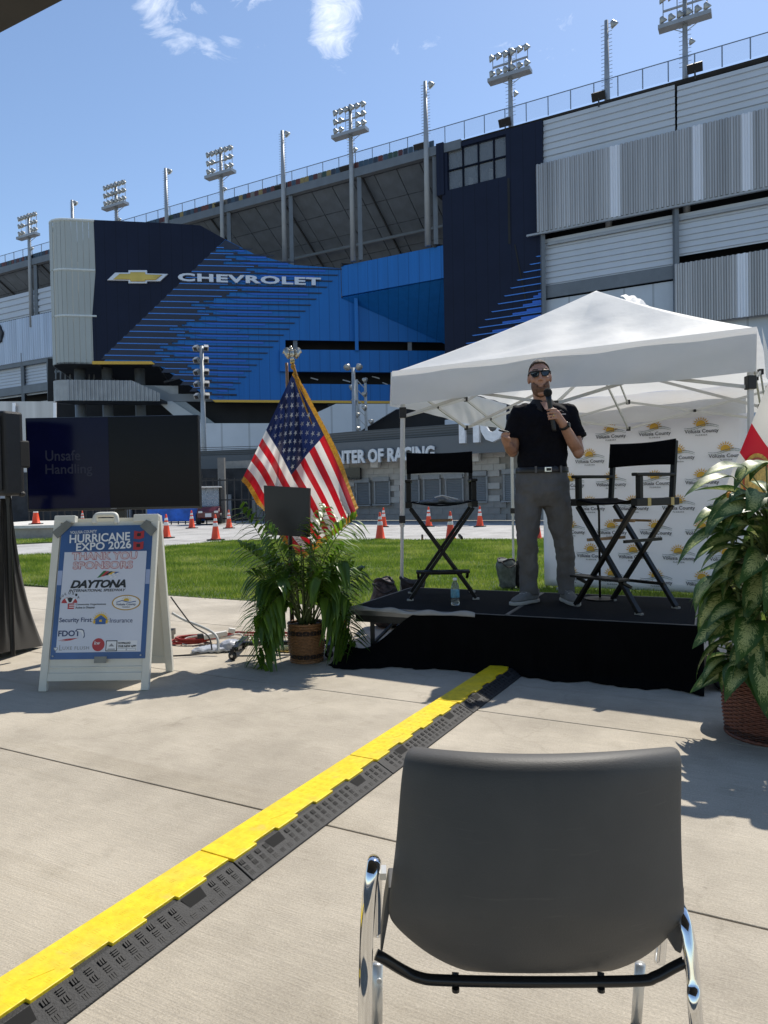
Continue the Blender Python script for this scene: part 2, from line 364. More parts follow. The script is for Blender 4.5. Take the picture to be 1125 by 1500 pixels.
def blades(poly, n, seed, ymax, hgt=.05):
    rg = np.random.default_rng(seed); vs = []; fs = []
    x0, x1 = min(p.x for p in poly), max(p.x for p in poly); y0, y1 = max(4.0, min(p.y for p in poly)), min(ymax, max(p.y for p in poly))
    k = 0
    while k < n:
        u = rg.random(); y = y0*(y1/y0)**u; x = rg.uniform(x0, x1)
        if abs(x)/y > .66: continue
        if not inside((x, y), poly): continue
        s = .55 + y/16; x += rg.normal(0, .03); y += rg.normal(0, .045)
        h = hgt*rg.uniform(.6, 1.35)*(1+.25*math.sin(x*3+y*2)); a = rg.uniform(0, 6.283); le = h*rg.uniform(.1, .8); wd = .0042*s*rg.uniform(.8, 1.5)
        b = rg.uniform(0, 6.283); o = len(vs)
        vs += [(x-math.cos(b)*wd, y-math.sin(b)*wd, -.003), (x+math.cos(b)*wd, y+math.sin(b)*wd, -.003), (x+math.cos(a)*le, y+math.sin(a)*le, h)]
        fs.append((o, o+1, o+2)); k += 1
    return vs, fs
vs_, fs_ = blades(lp, 230000, 3, 24)
me = bpy.data.meshes.new('grass'); me.from_pydata(vs_, [], fs_); me.materials.append(m_grass)
gr = bpy.data.objects.new('grass', me); col.objects.link(gr); tag(gr, 'sunlit mown green grass of the lawn behind the stage', 'grass', kind='stuff')
vs_, fs_ = blades([V(p.x, p.y, 0) for p in strip], 7000, 5, 40, .07)
me = bpy.data.meshes.new('grass'); me.from_pydata(vs_, [], fs_); me.materials.append(m_grass)
gr2 = bpy.data.objects.new('grass', me); col.objects.link(gr2); tag(gr2, 'narrow strip of grass below the low concrete wall at left', 'grass', kind='stuff')
# ================================================================ STADIUM
O0 = V(16.9, 75.5, 0); US = V(-.876, .482, 0).normalized(); NS = V(-.482, -.876, 0).normalized()
def F(s, n, z): return O0 + US*s + NS*n + V(0, 0, z)
def fac(px, py, n=0): return onp(px, py, O0 + NS*n, NS)
def sof(p): return (p-O0).dot(US)
QI = fac(500, 437); TI = V(.9806, .196, 0); NI = V(.196, -.9806, 0)
def inj(px, py, off=0): return onp(px, py, QI + NI*off, NI)
TOP = 41.0
m_white = mat('white_cladding', (.55, .60, .66), .45, .0, .05, .3, stretch=(1, 1, .2))
m_whiteflat = mat('pale_panel', (.52, .57, .62), .5, 0, .08, .4, seam=2.4)
m_screen = mat('corrugated_screen', (.47, .465, .46), .45, .55, .26, .9, stretch=(1, 1, .03))
m_screen_lt = mat('corrugated_translucent', (.80, .82, .86), .4, .2, .1, .9, stretch=(1, 1, .03))
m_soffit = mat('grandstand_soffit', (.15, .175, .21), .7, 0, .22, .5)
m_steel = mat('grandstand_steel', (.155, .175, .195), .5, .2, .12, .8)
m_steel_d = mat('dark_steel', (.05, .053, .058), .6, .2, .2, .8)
m_galv = mat('galvanised_pole', (.36, .38, .40), .5, .35, .12, .8)
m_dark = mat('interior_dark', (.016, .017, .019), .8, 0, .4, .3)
m_grey = mat('grey_cladding', (.40, .43, .41), .55, 0, .05, .25)
m_greyline = mat('grey_cladding_trim', (.66, .70, .68), .5)
m_navy = mat('navy_panel', (.011, .017, .040), .6, 0, .12, .3, spec=.2, seam=1.2)
m_blue = mat('blue_panel', (.014, .165, .51), .5, 0, .09, .25, stretch=(6, 6, .2), spec=.3, seam=1.2)
m_blue2 = mat('bright_blue_print', (.016, .135, .60), .45, 0, .05, .3)
m_sky = mat('light_blue_line', (.05, .24, .75), .45)
m_gold = mat('gold_trim', (.70, .42, .05), .4, .1)
m_glass = mat('dark_window_glass', (.10, .12, .14), .08, 0, .3, .5, spec=.8)
m_lampglass = mat('floodlight_lens', (.60, .60, .56), .25, .1, .1, 3)
m_lamp = mat('floodlight_housing', (.40, .40, .38), .4, .5, .2, 2)
stand = thing('grandstand', 'tall speedway grandstand with grey underside, coloured seats and railing on top', 'grandstand', F(40, 0, 0))
SL = math.tan(R(33)); S0, S1 = -62, 112
def und(s, d, off=0): return F(s, -d, TOP-1.1-d*SL+off)
# sheet behind the panels, then the panels one by one
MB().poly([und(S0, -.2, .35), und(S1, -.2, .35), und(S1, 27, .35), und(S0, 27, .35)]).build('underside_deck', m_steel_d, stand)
PW, PD = 3.0, 3.5
pm = None
a = math.atan(SL); ex = US; ey = (-NS*math.cos(a) - V(0, 0, math.sin(a))); ez = ex.cross(ey)
Mp = Matrix((ex, ey, ez)).transposed().to_4x4()
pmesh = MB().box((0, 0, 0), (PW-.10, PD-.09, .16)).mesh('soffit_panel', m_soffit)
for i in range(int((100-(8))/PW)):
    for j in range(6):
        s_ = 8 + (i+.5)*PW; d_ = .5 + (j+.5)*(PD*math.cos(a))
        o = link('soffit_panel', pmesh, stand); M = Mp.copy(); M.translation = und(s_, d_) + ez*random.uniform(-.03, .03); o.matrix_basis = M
for k in range(24):
    s_ = 9.5 + k*4*PW/1.0
    if s_ > 104: break
    MB().bar(und(s_, .2, -.25), und(s_, 22, -.25), .16, .2).build('raker_beam', m_steel_d, stand)
MB().bar(F(8.5, .1, TOP-1.05), F(S1, .1, TOP-1.05), .7, 1.0).build('edge_girder', m_steel, stand)
for d_, w_ in ((7.2, .30), (13.5, .4)):
    MB().bar(und(6, d_, -.75), und(104, d_, -.75), w_, w_).build('cross_beam', m_steel, stand)
for k in range(8):
    s_ = 12+k*12.5
    MB().bar(F(s_, .2, 29.5), und(s_-4, 12.5, -.5), .3, .35).build('diagonal_brace', m_steel_d, stand)
# top row of seats in mixed colours, railing
seatcols = [mat('seat_%s' % n, c, .5, var=.2) for n, c in (('blue', (.035, .075, .12)), ('navy', (.02, .035, .06)), ('red', (.12, .025, .02)), ('tan', (.26, .20, .07)), ('green', (.03, .07, .055)), ('grey', (.17, .165, .15)), ('maroon', (.08, .02, .02)))]
sm = [MB().box((0, 0, .42), (.56, .18, .84)).box((0, -.25, .12), (.54, .5, .12)).mesh('seat', c) for c in seatcols]
rs = random.Random(4); ang = math.atan2(US.y, US.x)
for k in range(150):
    s_ = 12.2 + k*.66
    if s_ > 100: break
    o = link('seat', sm[rs.choices(range(7), (4, 3, 2, 2, 2, 1, 2))[0]], stand); o.matrix_basis = Matrix.Translation(F(s_, .05, TOP-.55)) @ Matrix.Rotation(ang, 4, 'Z')
rl = MB()
s_ = -34
while s_ < 112:
    rl.bar(F(s_, -.2, TOP-.3), F(s_, -.2, TOP+1.65), .09, .09); s_ += 2.35
rl.bar(F(-34, -.2, TOP+1.65), F(112, -.2, TOP+1.65), .07, .07); rl.build('railing', mat('railing_steel', (.22, .27, .34), .5, .3), stand)
mesh_m = mat('railing_mesh', (.35, .42, .52), .5, .3, alpha=.16)
MB().poly([F(-34, -.2, TOP-.2), F(112, -.2, TOP-.2), F(112, -.2, TOP+1.6), F(-34, -.2, TOP+1.6)]).build('railing_mesh', mesh_m, stand)
# -- right-hand facade: ribbed white bands and corrugated screens
def ribbed(name, q, n0, pitch, m, parent, depth=.10, vertical=False, ribs=None):
    """q: corners TL,TR,BR,BL on the facade; real ribs across it"""
    TL, TR, BR, BL = q; mb = MB()
    if vertical:
        n = max(2, int((TR-TL).length/pitch))
        tops = []; bots = []
        for i in range(n*4+1):
            t = i/(n*4); o = NS*(depth if i % 4 in (1, 2) else 0); tops.append(TL.lerp(TR, t)+o); bots.append(BL.lerp(BR, t)+o)
        mb.add(tops+bots, [[i, i+1, len(tops)+i+1, len(tops)+i] for i in range(len(tops)-1)])
    else:
        n = max(2, int((TL-BL).length/pitch)); A = []; B = []
        for i in range(n):
            for f, o in ((0, 0), (.62, .04), (.70, -depth*1.2), (.92, -depth*1.2)):
                t = (i+f)/n; A.append(TL.lerp(BL, t)+NS*o); B.append(TR.lerp(BR, t)+NS*o)
        A.append(BL); B.append(BR)
        mb.add(A+B, [[i, i+1, len(A)+i+1, len(A)+i] for i in range(len(A)-1)])
    o = mb.build(name, m, parent); return o
XR = 1330
def rowq(l0, l1, r0, r1, xl, n=0, xr=1125):   # corners from pixel rows, run on past the frame edge along the facade
    TL, BL, TR, BR = fac(xl, l0, n), fac(xl, l1, n), fac(xr, r0, n), fac(xr, r1, n)
    return TL, TR, BR, BL
def extend(q, ds):
    TL, TR, BR, BL = q; d = -US*ds; return TL, TR+d, BR+d, BL
def flat(q): # keep edges level: use left heights along the facade
    TL, TR, BR, BL = q; return TL, V(TR.x, TR.y, TL.z), V(BR.x, BR.y, BL.z), BL
def fq(xl, y0, y1, xr, n=0, ext=0):
    TL, BL = fac(xl, y0, n), fac(xl, y1, n); s1 = sof(fac(xr, 300, n))-ext
    TR = F(s1, n, TL.z); BR = F(s1, n, BL.z); return TL, TR, BR, BL
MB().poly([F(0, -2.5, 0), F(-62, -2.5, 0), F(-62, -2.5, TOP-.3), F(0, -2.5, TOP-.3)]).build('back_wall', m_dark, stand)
zt = fac(796, 177).z; 
ribbed('ribbed_cladding', fq(796, 177, 262, 990), 0, .62, m_white, stand)
ribbed('ribbed_cladding', fq(992, 126.5, 215, 1125, 0, 25), 0, .62, m_white, stand)
for x0_, x1_, e in ((785, 893, 0), (893, 908, 0), (908, 1014, 0), (1014, 1030, 0), (1030, 1086, 0), (1086, 1103, 0), (1103, 1125, 25)):
    a0 = fac(785, 242, 1.1); b0 = fac(787, 341, 1.1)
    TL = F(sof(fac(x0_, 250, 1.1)), 1.1, a0.z); TR = F(sof(fac(x1_, 250, 1.1))-e, 1.1, a0.z); q = (TL, TR, V(TR.x, TR.y, b0.z), V(TL.x, TL.y, b0.z))
    ribbed('corrugated_screen', q, 0, .44, m_screen_lt if x1_-x0_ < 18 else m_screen, stand, .16, True)
zb = fac(787, 341, 1.1).z
MB().bar(F(1.0, 1.0, zb-.1), F(-62, 1.0, zb-.1), .3, .2).build('screen_rail', m_galv, stand)
MB().bar(F(-1, .2, zb-1.1), F(-62, .2, zb-1.1), .3, .25).build('pipe', m_galv, stand)
ribbed('ribbed_cladding', fq(798, 351, 420, 988), 0, .56, m_white, stand)
ribbed('ribbed_cladding', fq(993, 314, 376, 1125, 0, 25), 0, .56, m_white, stand)
MB().prism([F(-.1, .0, fac(798, 420).z), F(-62, 0, fac(798, 420).z), F(-62, 0, fac(798, 438).z), F(-.1, 0, fac(798, 438).z)], NS*.25).build('spandrel_beam', m_steel, stand)
MB().poly(list(fq(798, 440, 560, 1125, 0, 25))).build('pale_wall', m_whiteflat, stand)
for x0_, x1_, e in ((988, 1079, 0), (1079, 1096, 0), (1096, 1125, 25)):
    a0 = fac(988, 387.5, .9); b0 = fac(989, 477, .9)
    TL = F(sof(fac(x0_, 420, .9)), .9, a0.z); TR = F(sof(fac(x1_, 420, .9))-e, .9, a0.z)
    ribbed('corrugated_screen', (TL, TR, V(TR.x, TR.y, b0.z), V(TL.x, TL.y, b0.z)), 0, .44, m_screen_lt if x1_-x0_ < 18 else m_screen, stand, .16, True)
MB().prism([F(-.1, 0, fac(798, 560).z), F(-62, 0, fac(798, 560).z), F(-62, 0, 0), F(-.1, 0, 0)], -NS*.3).build('lower_wall', m_whiteflat, stand)
for px in (795.5, 990.5):
    p = fac(px, 400, .55); MB().bar(V(p.x, p.y, 0), V(p.x, p.y, zb), .55, .4).build('facade_post', m_steel, stand)
# -- left-hand facade beyond the entrance
def lq(yl0, yr0, yl1, yr1, n=0, x0=-60, x1=90):
    z0 = fac(36, (yl0+yr0)/2, n).z; z1 = fac(36, (yl1+yr1)/2, n).z
    sa, sb = sof(fac(x0, 480, n)), sof(fac(x1, 480, n)); return F(sa, n, z0), F(sb, n, z0), F(sb, n, z1), F(sa, n, z1)
ribbed('ribbed_cladding', lq(437, 420, 472, 457), 0, .8, m_white, stand, .15)
ribbed('corrugated_screen', lq(473, 458, 536, 523, .6), 0, .55, mat('bluish_screen', (.50, .56, .66), .4, .4, .2, .9, stretch=(1, 1, .05)), stand, .16, True)
q = lq(540, 528, 590, 570); ribbed('roller_shutter', q, 0, .5, m_white, stand, .1)
for px in (-20, 34, 72):
    p = fac(px, 540, .3); MB().bar(V(p.x, p.y, 8), V(p.x, p.y, p.z+2.5), .7, .5).build('facade_post', m_steel, stand)
for yy, t_ in ((538, .9), (577, 1.3)):
    p = fac(36, yy-6, .35); MB().bar(F(sof(fac(-60, 500)), .35, p.z), F(sof(fac(90, 500)), .35, p.z), .5, t_).build('facade_beam', m_steel, stand)
q = lq(597, 585, 700, 690, .2); ribbed('corrugated_screen', q, 0, .6, m_screen, stand, .16, True)
MB().poly([F(70, -2, 0), F(140, -2, 0), F(140, -2, 36), F(70, -2, 36)]).build('back_wall', m_dark, stand)
tp = [fac(0, 474, .7), fac(6, 487, .7), fac(4, 500, .7), fac(0, 503, .7), fac(-30, 503, .7), fac(-30, 474, .7)]
MB().prism(tp, NS*.4).build('hanging_sign', m_steel_d, stand)
# -- navy stair tower
tw = thing('stair_tower', 'tall navy blue stair tower with glazed top left corner and blue stripes', 'tower', F(3, 0, 0))
zT = fac(720, 196, .4).z
def tq(xl, y0, y1, xr, n): return fq(xl, y0, y1, xr, n)
sL, sR = sof(fac(648, 300, .4)), sof(fac(795.5, 300, .4))
wl, wr = sof(fac(655, 240, .4)), sof(fac(741.5, 240, .4)); zw0, zw1 = fac(655, 279, .4).z, fac(655, 220, .4).z
body = MB()
for (s0, s1, z0, z1) in ((sL, wl, 0, zT), (wl, wr, 0, zw0), (wl, wr, zw1, zT), (wr, sR, 0, zT)):
    body.prism([F(s0, .4, z0), F(s1, .4, z0), F(s1, .4, z1), F(s0, .4, z1)], -NS*1.2)
body.prism([F(sL+.6, .55, zw0-.4), F(sL-.3, .55, zw0-.4), F(sL-.3, .55, zT+.5), F(sL+.6, .55, zT+.5)], -NS*8)
body.prism([F(sL, -.8, 0), F(sL-.4, -.8, 0), F(sL-.4, -.8, zT), F(sL, -.8, zT)], -NS*14)
body.prism([F(sR, -.8, 0), F(sR+.4, -.8, 0), F(sR+.4, -.8, zT), F(sR, -.8, zT)], -NS*6)
body.build('wall', m_navy, tw)
MB().prism([F(wl, -6, zw0), F(wr, -6, zw0), F(wr, -6, zw1), F(wl, -6, zw1)], -NS*.2).build('stairwell_wall', mat('stairwell', (.30, .33, .36), .7, 0, .3, .4), tw)
for fx in (.18, .55, .86):
    s_ = wl+(wr-wl)*fx; MB().bar(F(s_, -3.5, zw0-1), F(s_, -3.5, zw1+1), .5, .5).build('stairwell_column', mat('pale_column', (.55, .57, .58), .6), tw)
m_pane = mat('tower_glass', (.30, .34, .38), .05, 0, .1, .5, spec=.8, alpha=.35)
xs = [wl+(wr-wl)*f for f in (0, .265, .53, .79, 1)]; zs = [zw0, (zw0+zw1)/2, zw1]
for i in range(4):
    for j in range(2):
        wo = MB(); a0, a1, b0, b1 = xs[i], xs[i+1], zs[j], zs[j+1]; t = .09
        for (p, q_) in (((a0, b0), (a1, b0)), ((a0, b1), (a1, b1)), ((a0, b0), (a0, b1)), ((a1, b0), (a1, b1))):
            wo.bar(F(p[0], .15, p[1]), F(q_[0], .15, q_[1]), .18, .16, up=NS)
        wn = wo.build('window', m_navy, tw); MB().prism([F(a0, .1, b0), F(a1, .1, b0), F(a1, .1, b1), F(a0, .1, b1)], -NS*.04).build('pane', m_pane, wn)
MB().poly([fac(743, 261, .46), fac(746.5, 261, .46), fac(748, 357, .46), fac(744.5, 357, .46)]).build('reveal_slot', m_dark, tw)
MB().poly([fac(753, 358, .46), fac(755, 358, .46), fac(780, 485, .46), fac(777.5, 485, .46)]).build('reveal_slot', m_dark, tw)
for k in range(14):                                   # blue stripes, longer towards the ground
    y = 375.5+k*11.55; xl = 784.5-k*9.35; z_ = fac(xl, y, .47).z; s0 = sof(fac(xl, y, .47))
    MB().prism([F(s0, .42, z_), F(sR-.1, .42, z_), F(sR-.1, .42, z_-.10), F(s0-.2, .42, z_-.10)], NS*.05).build('stripe', m_sky, tw)
    if k > 5:
        ln = (k-5)*1.15
        MB().prism([F(sR+ln, .42, z_+.03), F(sR-.1, .42, z_+.03), F(sR-.1, .42, z_+.45), F(sR+ln*.55, .42, z_+.45), F(sR+ln*.55, .42, z_+.24), F(sR+ln, .42, z_+.24)], NS*.045).build('stripe', m_blue2, tw)
# -- upper blue gallery between tower and entrance
ent = thing('entrance_building', 'blue and navy entrance building with car maker emblem and white lettering', 'building', inj(300, 560).xy.to_3d())
zb0, zb1 = 25.75, 29.4; sg = sof(fac(500, 400)); 
MB().prism([F(sL+.05, 0, zb0), F(sg, 0, zb0), F(sg, 0, zb1), F(sL+.05, 0, zb1)], -NS*.4).build('gallery_band', m_blue, ent)
qr = QI + TI*26
MB().add([F(sg, -.4, zb0+.02), F(sL+.05, -.4, zb0+.02), F(sL+.05, -9.5, zb0+.02), inj(700, 524.4, -.1), inj(500, 437, -.1)], [[0, 1, 3, 4], [1, 2, 3]]).build('gallery_soffit', m_blue, ent, solid=.05)
p = fac(522, 470, -.6); MB().bar(V(p.x, p.y, fac(522, 514, -.6).z), V(p.x, p.y, zb0), .42, .42).build('gallery_column', m_blue, ent)
# -- main face
def ip(pts, off, mb=None, th=.2):
    mb = mb or MB(); mb.prism([inj(x, y, off) for x, y in pts], -NI*th); return mb
navy = [(137, 322), (240, 326.5), (293, 330), (330, 350.5), (152, 529), (137, 529), (135, 463), (140, 396)]
ip(navy, .05).build('navy_face', m_navy, ent)
stripe_zone = [(330, 350.5), (372, 372), (430, 388), (499, 393), (499, 398), (333, 585.5), (311, 585.5), (222, 529), (152, 529)]
ip(stripe_zone, 0).build('stripe_face', m_blue, ent)
blue = [(499, 393), (502, 437), (525, 446), (690, 514), (690, 500), (418, 497.5), (418, 511), (414, 511), (414, 545.5), (418, 545.5), (418, 562), (584, 563), (600, 548), (720, 548), (720, 592), (333, 586), (499, 398)]
ip([(499, 393), (500, 437), (690, 520), (690, 502), (418, 498), (418, 586), (333, 585.5), (499, 398)], 0).build('blue_face', m_blue, ent)
ip([(410, 512), (720, 514.5), (720, 546.5), (410, 544)], .5, th=.5).build('balcony_parapet', m_blue, ent)
ip([(418, 562), (585, 563.5), (612, 545), (720, 546), (720, 589), (418, 586)], 0).build('blue_apron', m_blue, ent)
ip([(311, 585.5), (720, 588.5), (720, 592), (315, 589)], .12, th=.3).build('gold_trim', m_gold, ent)
ip([(135, 529), (222, 529), (227, 533.5), (135, 533.5)], .12, th=.3).build('gold_trim', m_gold, ent)
for px in (433, 600):
    q_ = inj(px, 505, -.6); MB().bar(V(q_.x, q_.y, inj(px, 588).z), V(q_.x, q_.y, inj(px, 497).z), .8, .5).build('opening_post', m_steel, ent)
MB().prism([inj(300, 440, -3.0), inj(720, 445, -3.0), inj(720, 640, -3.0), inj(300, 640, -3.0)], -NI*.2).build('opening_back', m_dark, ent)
for x0_, x1_, y_ in ((455, 466, 555), (502, 513, 558), (545, 556, 553), (560, 568, 562)):
    MB().bar(inj(x0_, y_-1.5, -1), inj(x1_, y_+1.5, -1), .12, .12).build('ceiling_lamp', mat('strip_lamp', (.5, .52, .55), .4), ent)
# stripes of the fading print: dark on the blue, light lines on the navy
rr = random.Random(2); m_print = mat('dark_print', (.016, .026, .055), .5, 0, .1, .3)
NR = 26
for k in range(NR):
    f = k/(NR-1); yb = 355+f*(578-355)
    xl = 326-(yb-357)*(172/172.)*1.02 if yb < 529 else 222+(yb-529)*(89/57.)
    xr = 372+(yb-357)*4.4 if yb < 385 else 497-(yb-398)*.887
    if yb < 385: xr = min(xr, 345+(yb-357)*3.6)
    xr = min(xr, 497-(yb-398)*.887 if yb > 393 else xr)
    dy = 4.2/172*0
    def L_(x, y, off): return inj(x, y + (x-330)*.018, off)
    # blue fill below each dark stripe with stepped starts (the dark zone on the left fades out in steps)
    th = 5.6
    mid = xl + (xr-xl)*(.37+.06*math.sin(k*1.7)) + rr.uniform(-8, 8); mid2 = mid + rr.uniform(14, 38)
    if xr-xl > 20:
        d = MB(); d.prism([L_(xl, yb-3.6, .05), L_(mid, yb-3.6, .05), L_(mid, yb-1.0, .05), L_(mid2, yb-1.0, .05), L_(mid2, yb+1.4, .05), L_(xl-4, yb+1.4, .05)], NI*.06)
        d.prism([L_(mid2, yb-.1, .05), L_(xr, yb-.1, .05), L_(xr-1.5, yb+1.4, .05), L_(mid2, yb+1.4, .05)], NI*.06)
        d.prism([L_(xl-3, yb+1.4, .05), L_(mid-18, yb+1.4, .05), L_(mid-18, yb+5.2, .05), L_(xl-7, yb+5.2, .05)], NI*.055)
        d.build('stripe', m_print, ent)
        MB().prism([L_(xl-1, yb-1.6, .09), L_(mid-6, yb-1.6, .09), L_(mid-6, yb-.3, .09), L_(xl-2.2, yb-.3, .09)], NI*.06).build('stripe', m_sky, ent)
        MB().prism([L_(mid+4, yb+2.2, .04), L_(min(xr-12, mid2+70), yb+2.2, .04), L_(min(xr-12, mid2+70), yb+4.9, .04), L_(mid+18, yb+4.9, .04)], NI*.045).build('stripe', m_blue2, ent)
MB().prism([inj(x, y, .05) for x, y in ((330, 351.5), (352, 362.5), (338, 366), (318, 364))], NI*.05).build('stripe', m_print, ent)
# emblem: gold cross in a silver rim, and the name
m_silver = mat('silver_letter', (.70, .72, .76), .35, .3, .04); m_emblem = mat('gold_emblem', (.62, .43, .10), .3, .5, .15, .6)
def bow(kx, ky):
    c = (201.5, 405); P_ = [(-45, 5.5), (-33, -6), (-13.5, -6), (-13.5, -9.5), (14, -9.5), (14, -4.8), (45, -4), (33, 7), (14, 7), (14, 10), (-13.5, 10), (-13.5, 6)]
    return [(c[0]+x*kx, c[1]+y*ky) for x, y in P_]
em = thing('emblem', 'gold cross-shaped emblem with silver rim mounted on the navy wall', 'emblem', inj(201, 405, .3))
MB().prism([inj(x, y, .3) for x, y in bow(1, 1)], -NI*.28).build('rim', m_silver, em, bevel=.05)
MB().prism([inj(x, y, .42) for x, y in bow(.80, .70)], -NI*.13).build('badge', m_emblem, em, bevel=.05)
A_ = inj(261, 412.7, .1); B_ = inj(470, 419.3, .1)
word = 'CHEVROLET'; xd = (B_-A_).normalized(); wd = (B_-A_).length; hh = (inj(261, 401, .1)-A_).length
mb = MB(); lettering(mb, word, A_, xd, V(0, 0, 1), hh, wd, depth=.35, bold=.038, spacing=1.10)
lt = mb.build('wall_lettering', m_silver); tag(lt, 'silver wide lettering spelling CHEVROLET across the striped blue wall', 'lettering')
# -- rounded grey end: panel by panel
zc0, zc1 = inj(100, 533, 0).z, inj(100, 321.5, 0).z
pa = inj(140, 400); pb = inj(97, 400); rad = 2.0
path = []
n1 = 5
for i in range(n1+1): path.append(pa.lerp(pb, i/n1).xy)
cc = pb - NI*rad
for i in range(1, 7):
    q_ = R(15*i); d_ = NI*math.cos(q_)*rad - TI*math.sin(q_)*rad; path.append((cc+d_).xy)
for i in range(1, 8): path.append((cc - TI*rad - NI*(i*3.0)).xy)
lev = [zc0, inj(135, 463).z, inj(139, 396).z, zc1]
for i in range(len(path)-1):
    for j in range(3):
        a_, b_ = path[i], path[i+1]; dv = (b_-a_).normalized()*.02; g_ = .03
        P4 = [V(*(a_+dv), lev[j]+g_), V(*(b_-dv), lev[j]+g_), V(*(b_-dv), lev[j+1]-g_), V(*(a_+dv), lev[j+1]-g_)]
        nn = (P4[1]-P4[0]).cross(V(0, 0, 1)).normalized()
        if nn.dot(V(0, -1, 0)) < 0 and i < 8: nn = -nn
        MB().prism(P4, -nn*.12).build('wall_panel', m_grey, ent)
for zz in lev[1:3]:
    MB().tube([V(*p_, zz) for p_ in path[:9]], .14, 6).build('panel_trim', m_greyline, ent)
MB().tube([V(*p_, zc1) for p_ in path], .16, 6).build('coping', m_greyline, ent)
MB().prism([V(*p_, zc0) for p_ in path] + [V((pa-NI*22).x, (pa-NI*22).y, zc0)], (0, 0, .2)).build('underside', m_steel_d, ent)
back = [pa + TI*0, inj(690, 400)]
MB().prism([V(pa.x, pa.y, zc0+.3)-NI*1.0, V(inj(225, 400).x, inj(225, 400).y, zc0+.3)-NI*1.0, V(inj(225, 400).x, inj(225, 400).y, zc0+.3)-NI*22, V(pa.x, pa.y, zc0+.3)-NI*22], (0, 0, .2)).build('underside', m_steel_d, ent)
# -- open deck under it: dark interior, columns, curved ramp band, stair enclosures
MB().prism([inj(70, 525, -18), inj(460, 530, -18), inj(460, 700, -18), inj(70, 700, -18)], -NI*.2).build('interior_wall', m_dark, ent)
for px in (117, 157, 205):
    q_ = inj(px, 560, -3.5); MB().tube([V(q_.x, q_.y, 0), V(q_.x, q_.y, zc0+.2)], .62, 12).build('column', m_steel, ent, smooth=True)
zr0, zr1 = inj(150, 587, 1).z, inj(150, 557, 1).z
rp = []
ra, rb = inj(234, 570, 1), inj(98, 570, 1); r2 = 1.75; c2 = rb - NI*r2
n_ = 90
for i in range(n_+1): rp.append(ra.lerp(rb, i/n_).xy)
for i in range(1, 13):
    q_ = R(15*i); rp.append((c2 + NI*math.cos(q_)*r2 - TI*math.sin(q_)*r2).xy)
for i in range(1, 60): rp.append((c2 - NI*r2 + TI*(i*.2)).xy)
mb = MB(); top = []; bot = []
zk = inj(193, 557, 1)
for i, p_ in enumerate(rp):
    o_ = NI*(.1 if i % 4 in (0, 1) else -.02) if i <= n_ else V(0, 0, 0)
    t_ = max(0, min(1, (i/n_-.0)/.30)) if i < n_*.30 else 1
    top.append(V(p_.x, p_.y, zr0+.9+(zr1-zr0-.9)*t_)+o_); bot.append(V(p_.x, p_.y, zr0)+o_)
mb.add(top+bot, [[i, i+1, len(top)+i+1, len(top)+i] for i in range(len(top)-1)])
mb.build('ramp_parapet', mat('ramp_band', (.36, .37, .37), .5, .3, .15, .8), ent, solid=.06)
MB().prism([V(p_.x, p_.y, zr0-.02) for p_ in rp[::6]], (0, 0, .3)).build('ramp_deck', m_steel_d, ent)
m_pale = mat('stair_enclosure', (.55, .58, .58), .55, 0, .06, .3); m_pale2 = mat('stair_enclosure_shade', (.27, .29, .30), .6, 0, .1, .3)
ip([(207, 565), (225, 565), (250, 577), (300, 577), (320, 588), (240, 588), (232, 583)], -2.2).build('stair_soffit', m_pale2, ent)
ip([(232, 589), (252, 587.5), (330, 638), (330, 670), (300, 645), (290, 640)], -1.6).build('stair_enclosure', m_pale, ent)
ip([(252, 588.5), (272, 588.5), (332, 633), (332, 645)], -2.0).build('stair_stringer', mat('stair_stringer', (.33, .37, .38), .55), ent)
for a_, b_ in (((345, 600), (412, 592)), ((320, 610), (380, 604)), ((170, 540), (230, 549)), ((80, 545), (130, 538)), ((240, 560), (268, 552))):
    MB().bar(inj(*a_, -9), inj(*b_, -9), .25, .25).build('truss', m_steel, ent)
for k in range(9):
    x_ = 82+k*7; MB().bar(inj(x_, 541+(k % 3)*3, -7), inj(x_, 556, -7), .3, .15).build('railing_post', m_steel, ent)
# pale wall behind the ticket building, with the rising stair enclosure
PW_ = V(0, 62, 0)
def pwall(x, y): return at(x, y, 62)
MB().prism([pwall(x, y) for x, y in ((262, 620), (430, 620), (492, 591.5), (640, 591.5), (600, 591.5), (580, 599.5), (500, 648), (500, 730), (262, 730))][0:4] + [pwall(x, y) for x, y in ((585, 591.5), (580, 599.5), (500, 648), (500, 722), (262, 722))][1:], (0, .5, 0)).build('pale_stair_wall', m_whiteflat, ent)
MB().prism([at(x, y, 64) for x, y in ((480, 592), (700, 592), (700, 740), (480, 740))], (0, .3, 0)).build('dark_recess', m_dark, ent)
MB().prism([at(x, y, 63) for x, y in ((500, 640), (700, 630), (700, 720), (500, 720))], (0, .3, 0)).build('low_parapet', mat('slate_wall', (.16, .17, .18), .6), ent)
MB().prism([at(x, y, 61) for x, y in ((652, 615), (700, 612), (700, 680), (652, 680))], (0, .4, 0)).build('pale_pier', mat('pale_pier', (.55, .6, .66), .6), ent)
MB().prism([at(x, y, 60) for x, y in ((0, 588), (80, 588), (80, 722), (-60, 722), (-60, 590))], (0, .4, 0)).build('lower_screen', m_screen, ent)
for x_ in (18, 78):
    MB().prism([at(x, y, 59.7) for x, y in ((x_, 590), (x_+4, 590), (x_+4, 720), (x_, 720))], (0, .1, 0)).build('screen_strip', m_screen_lt, ent)
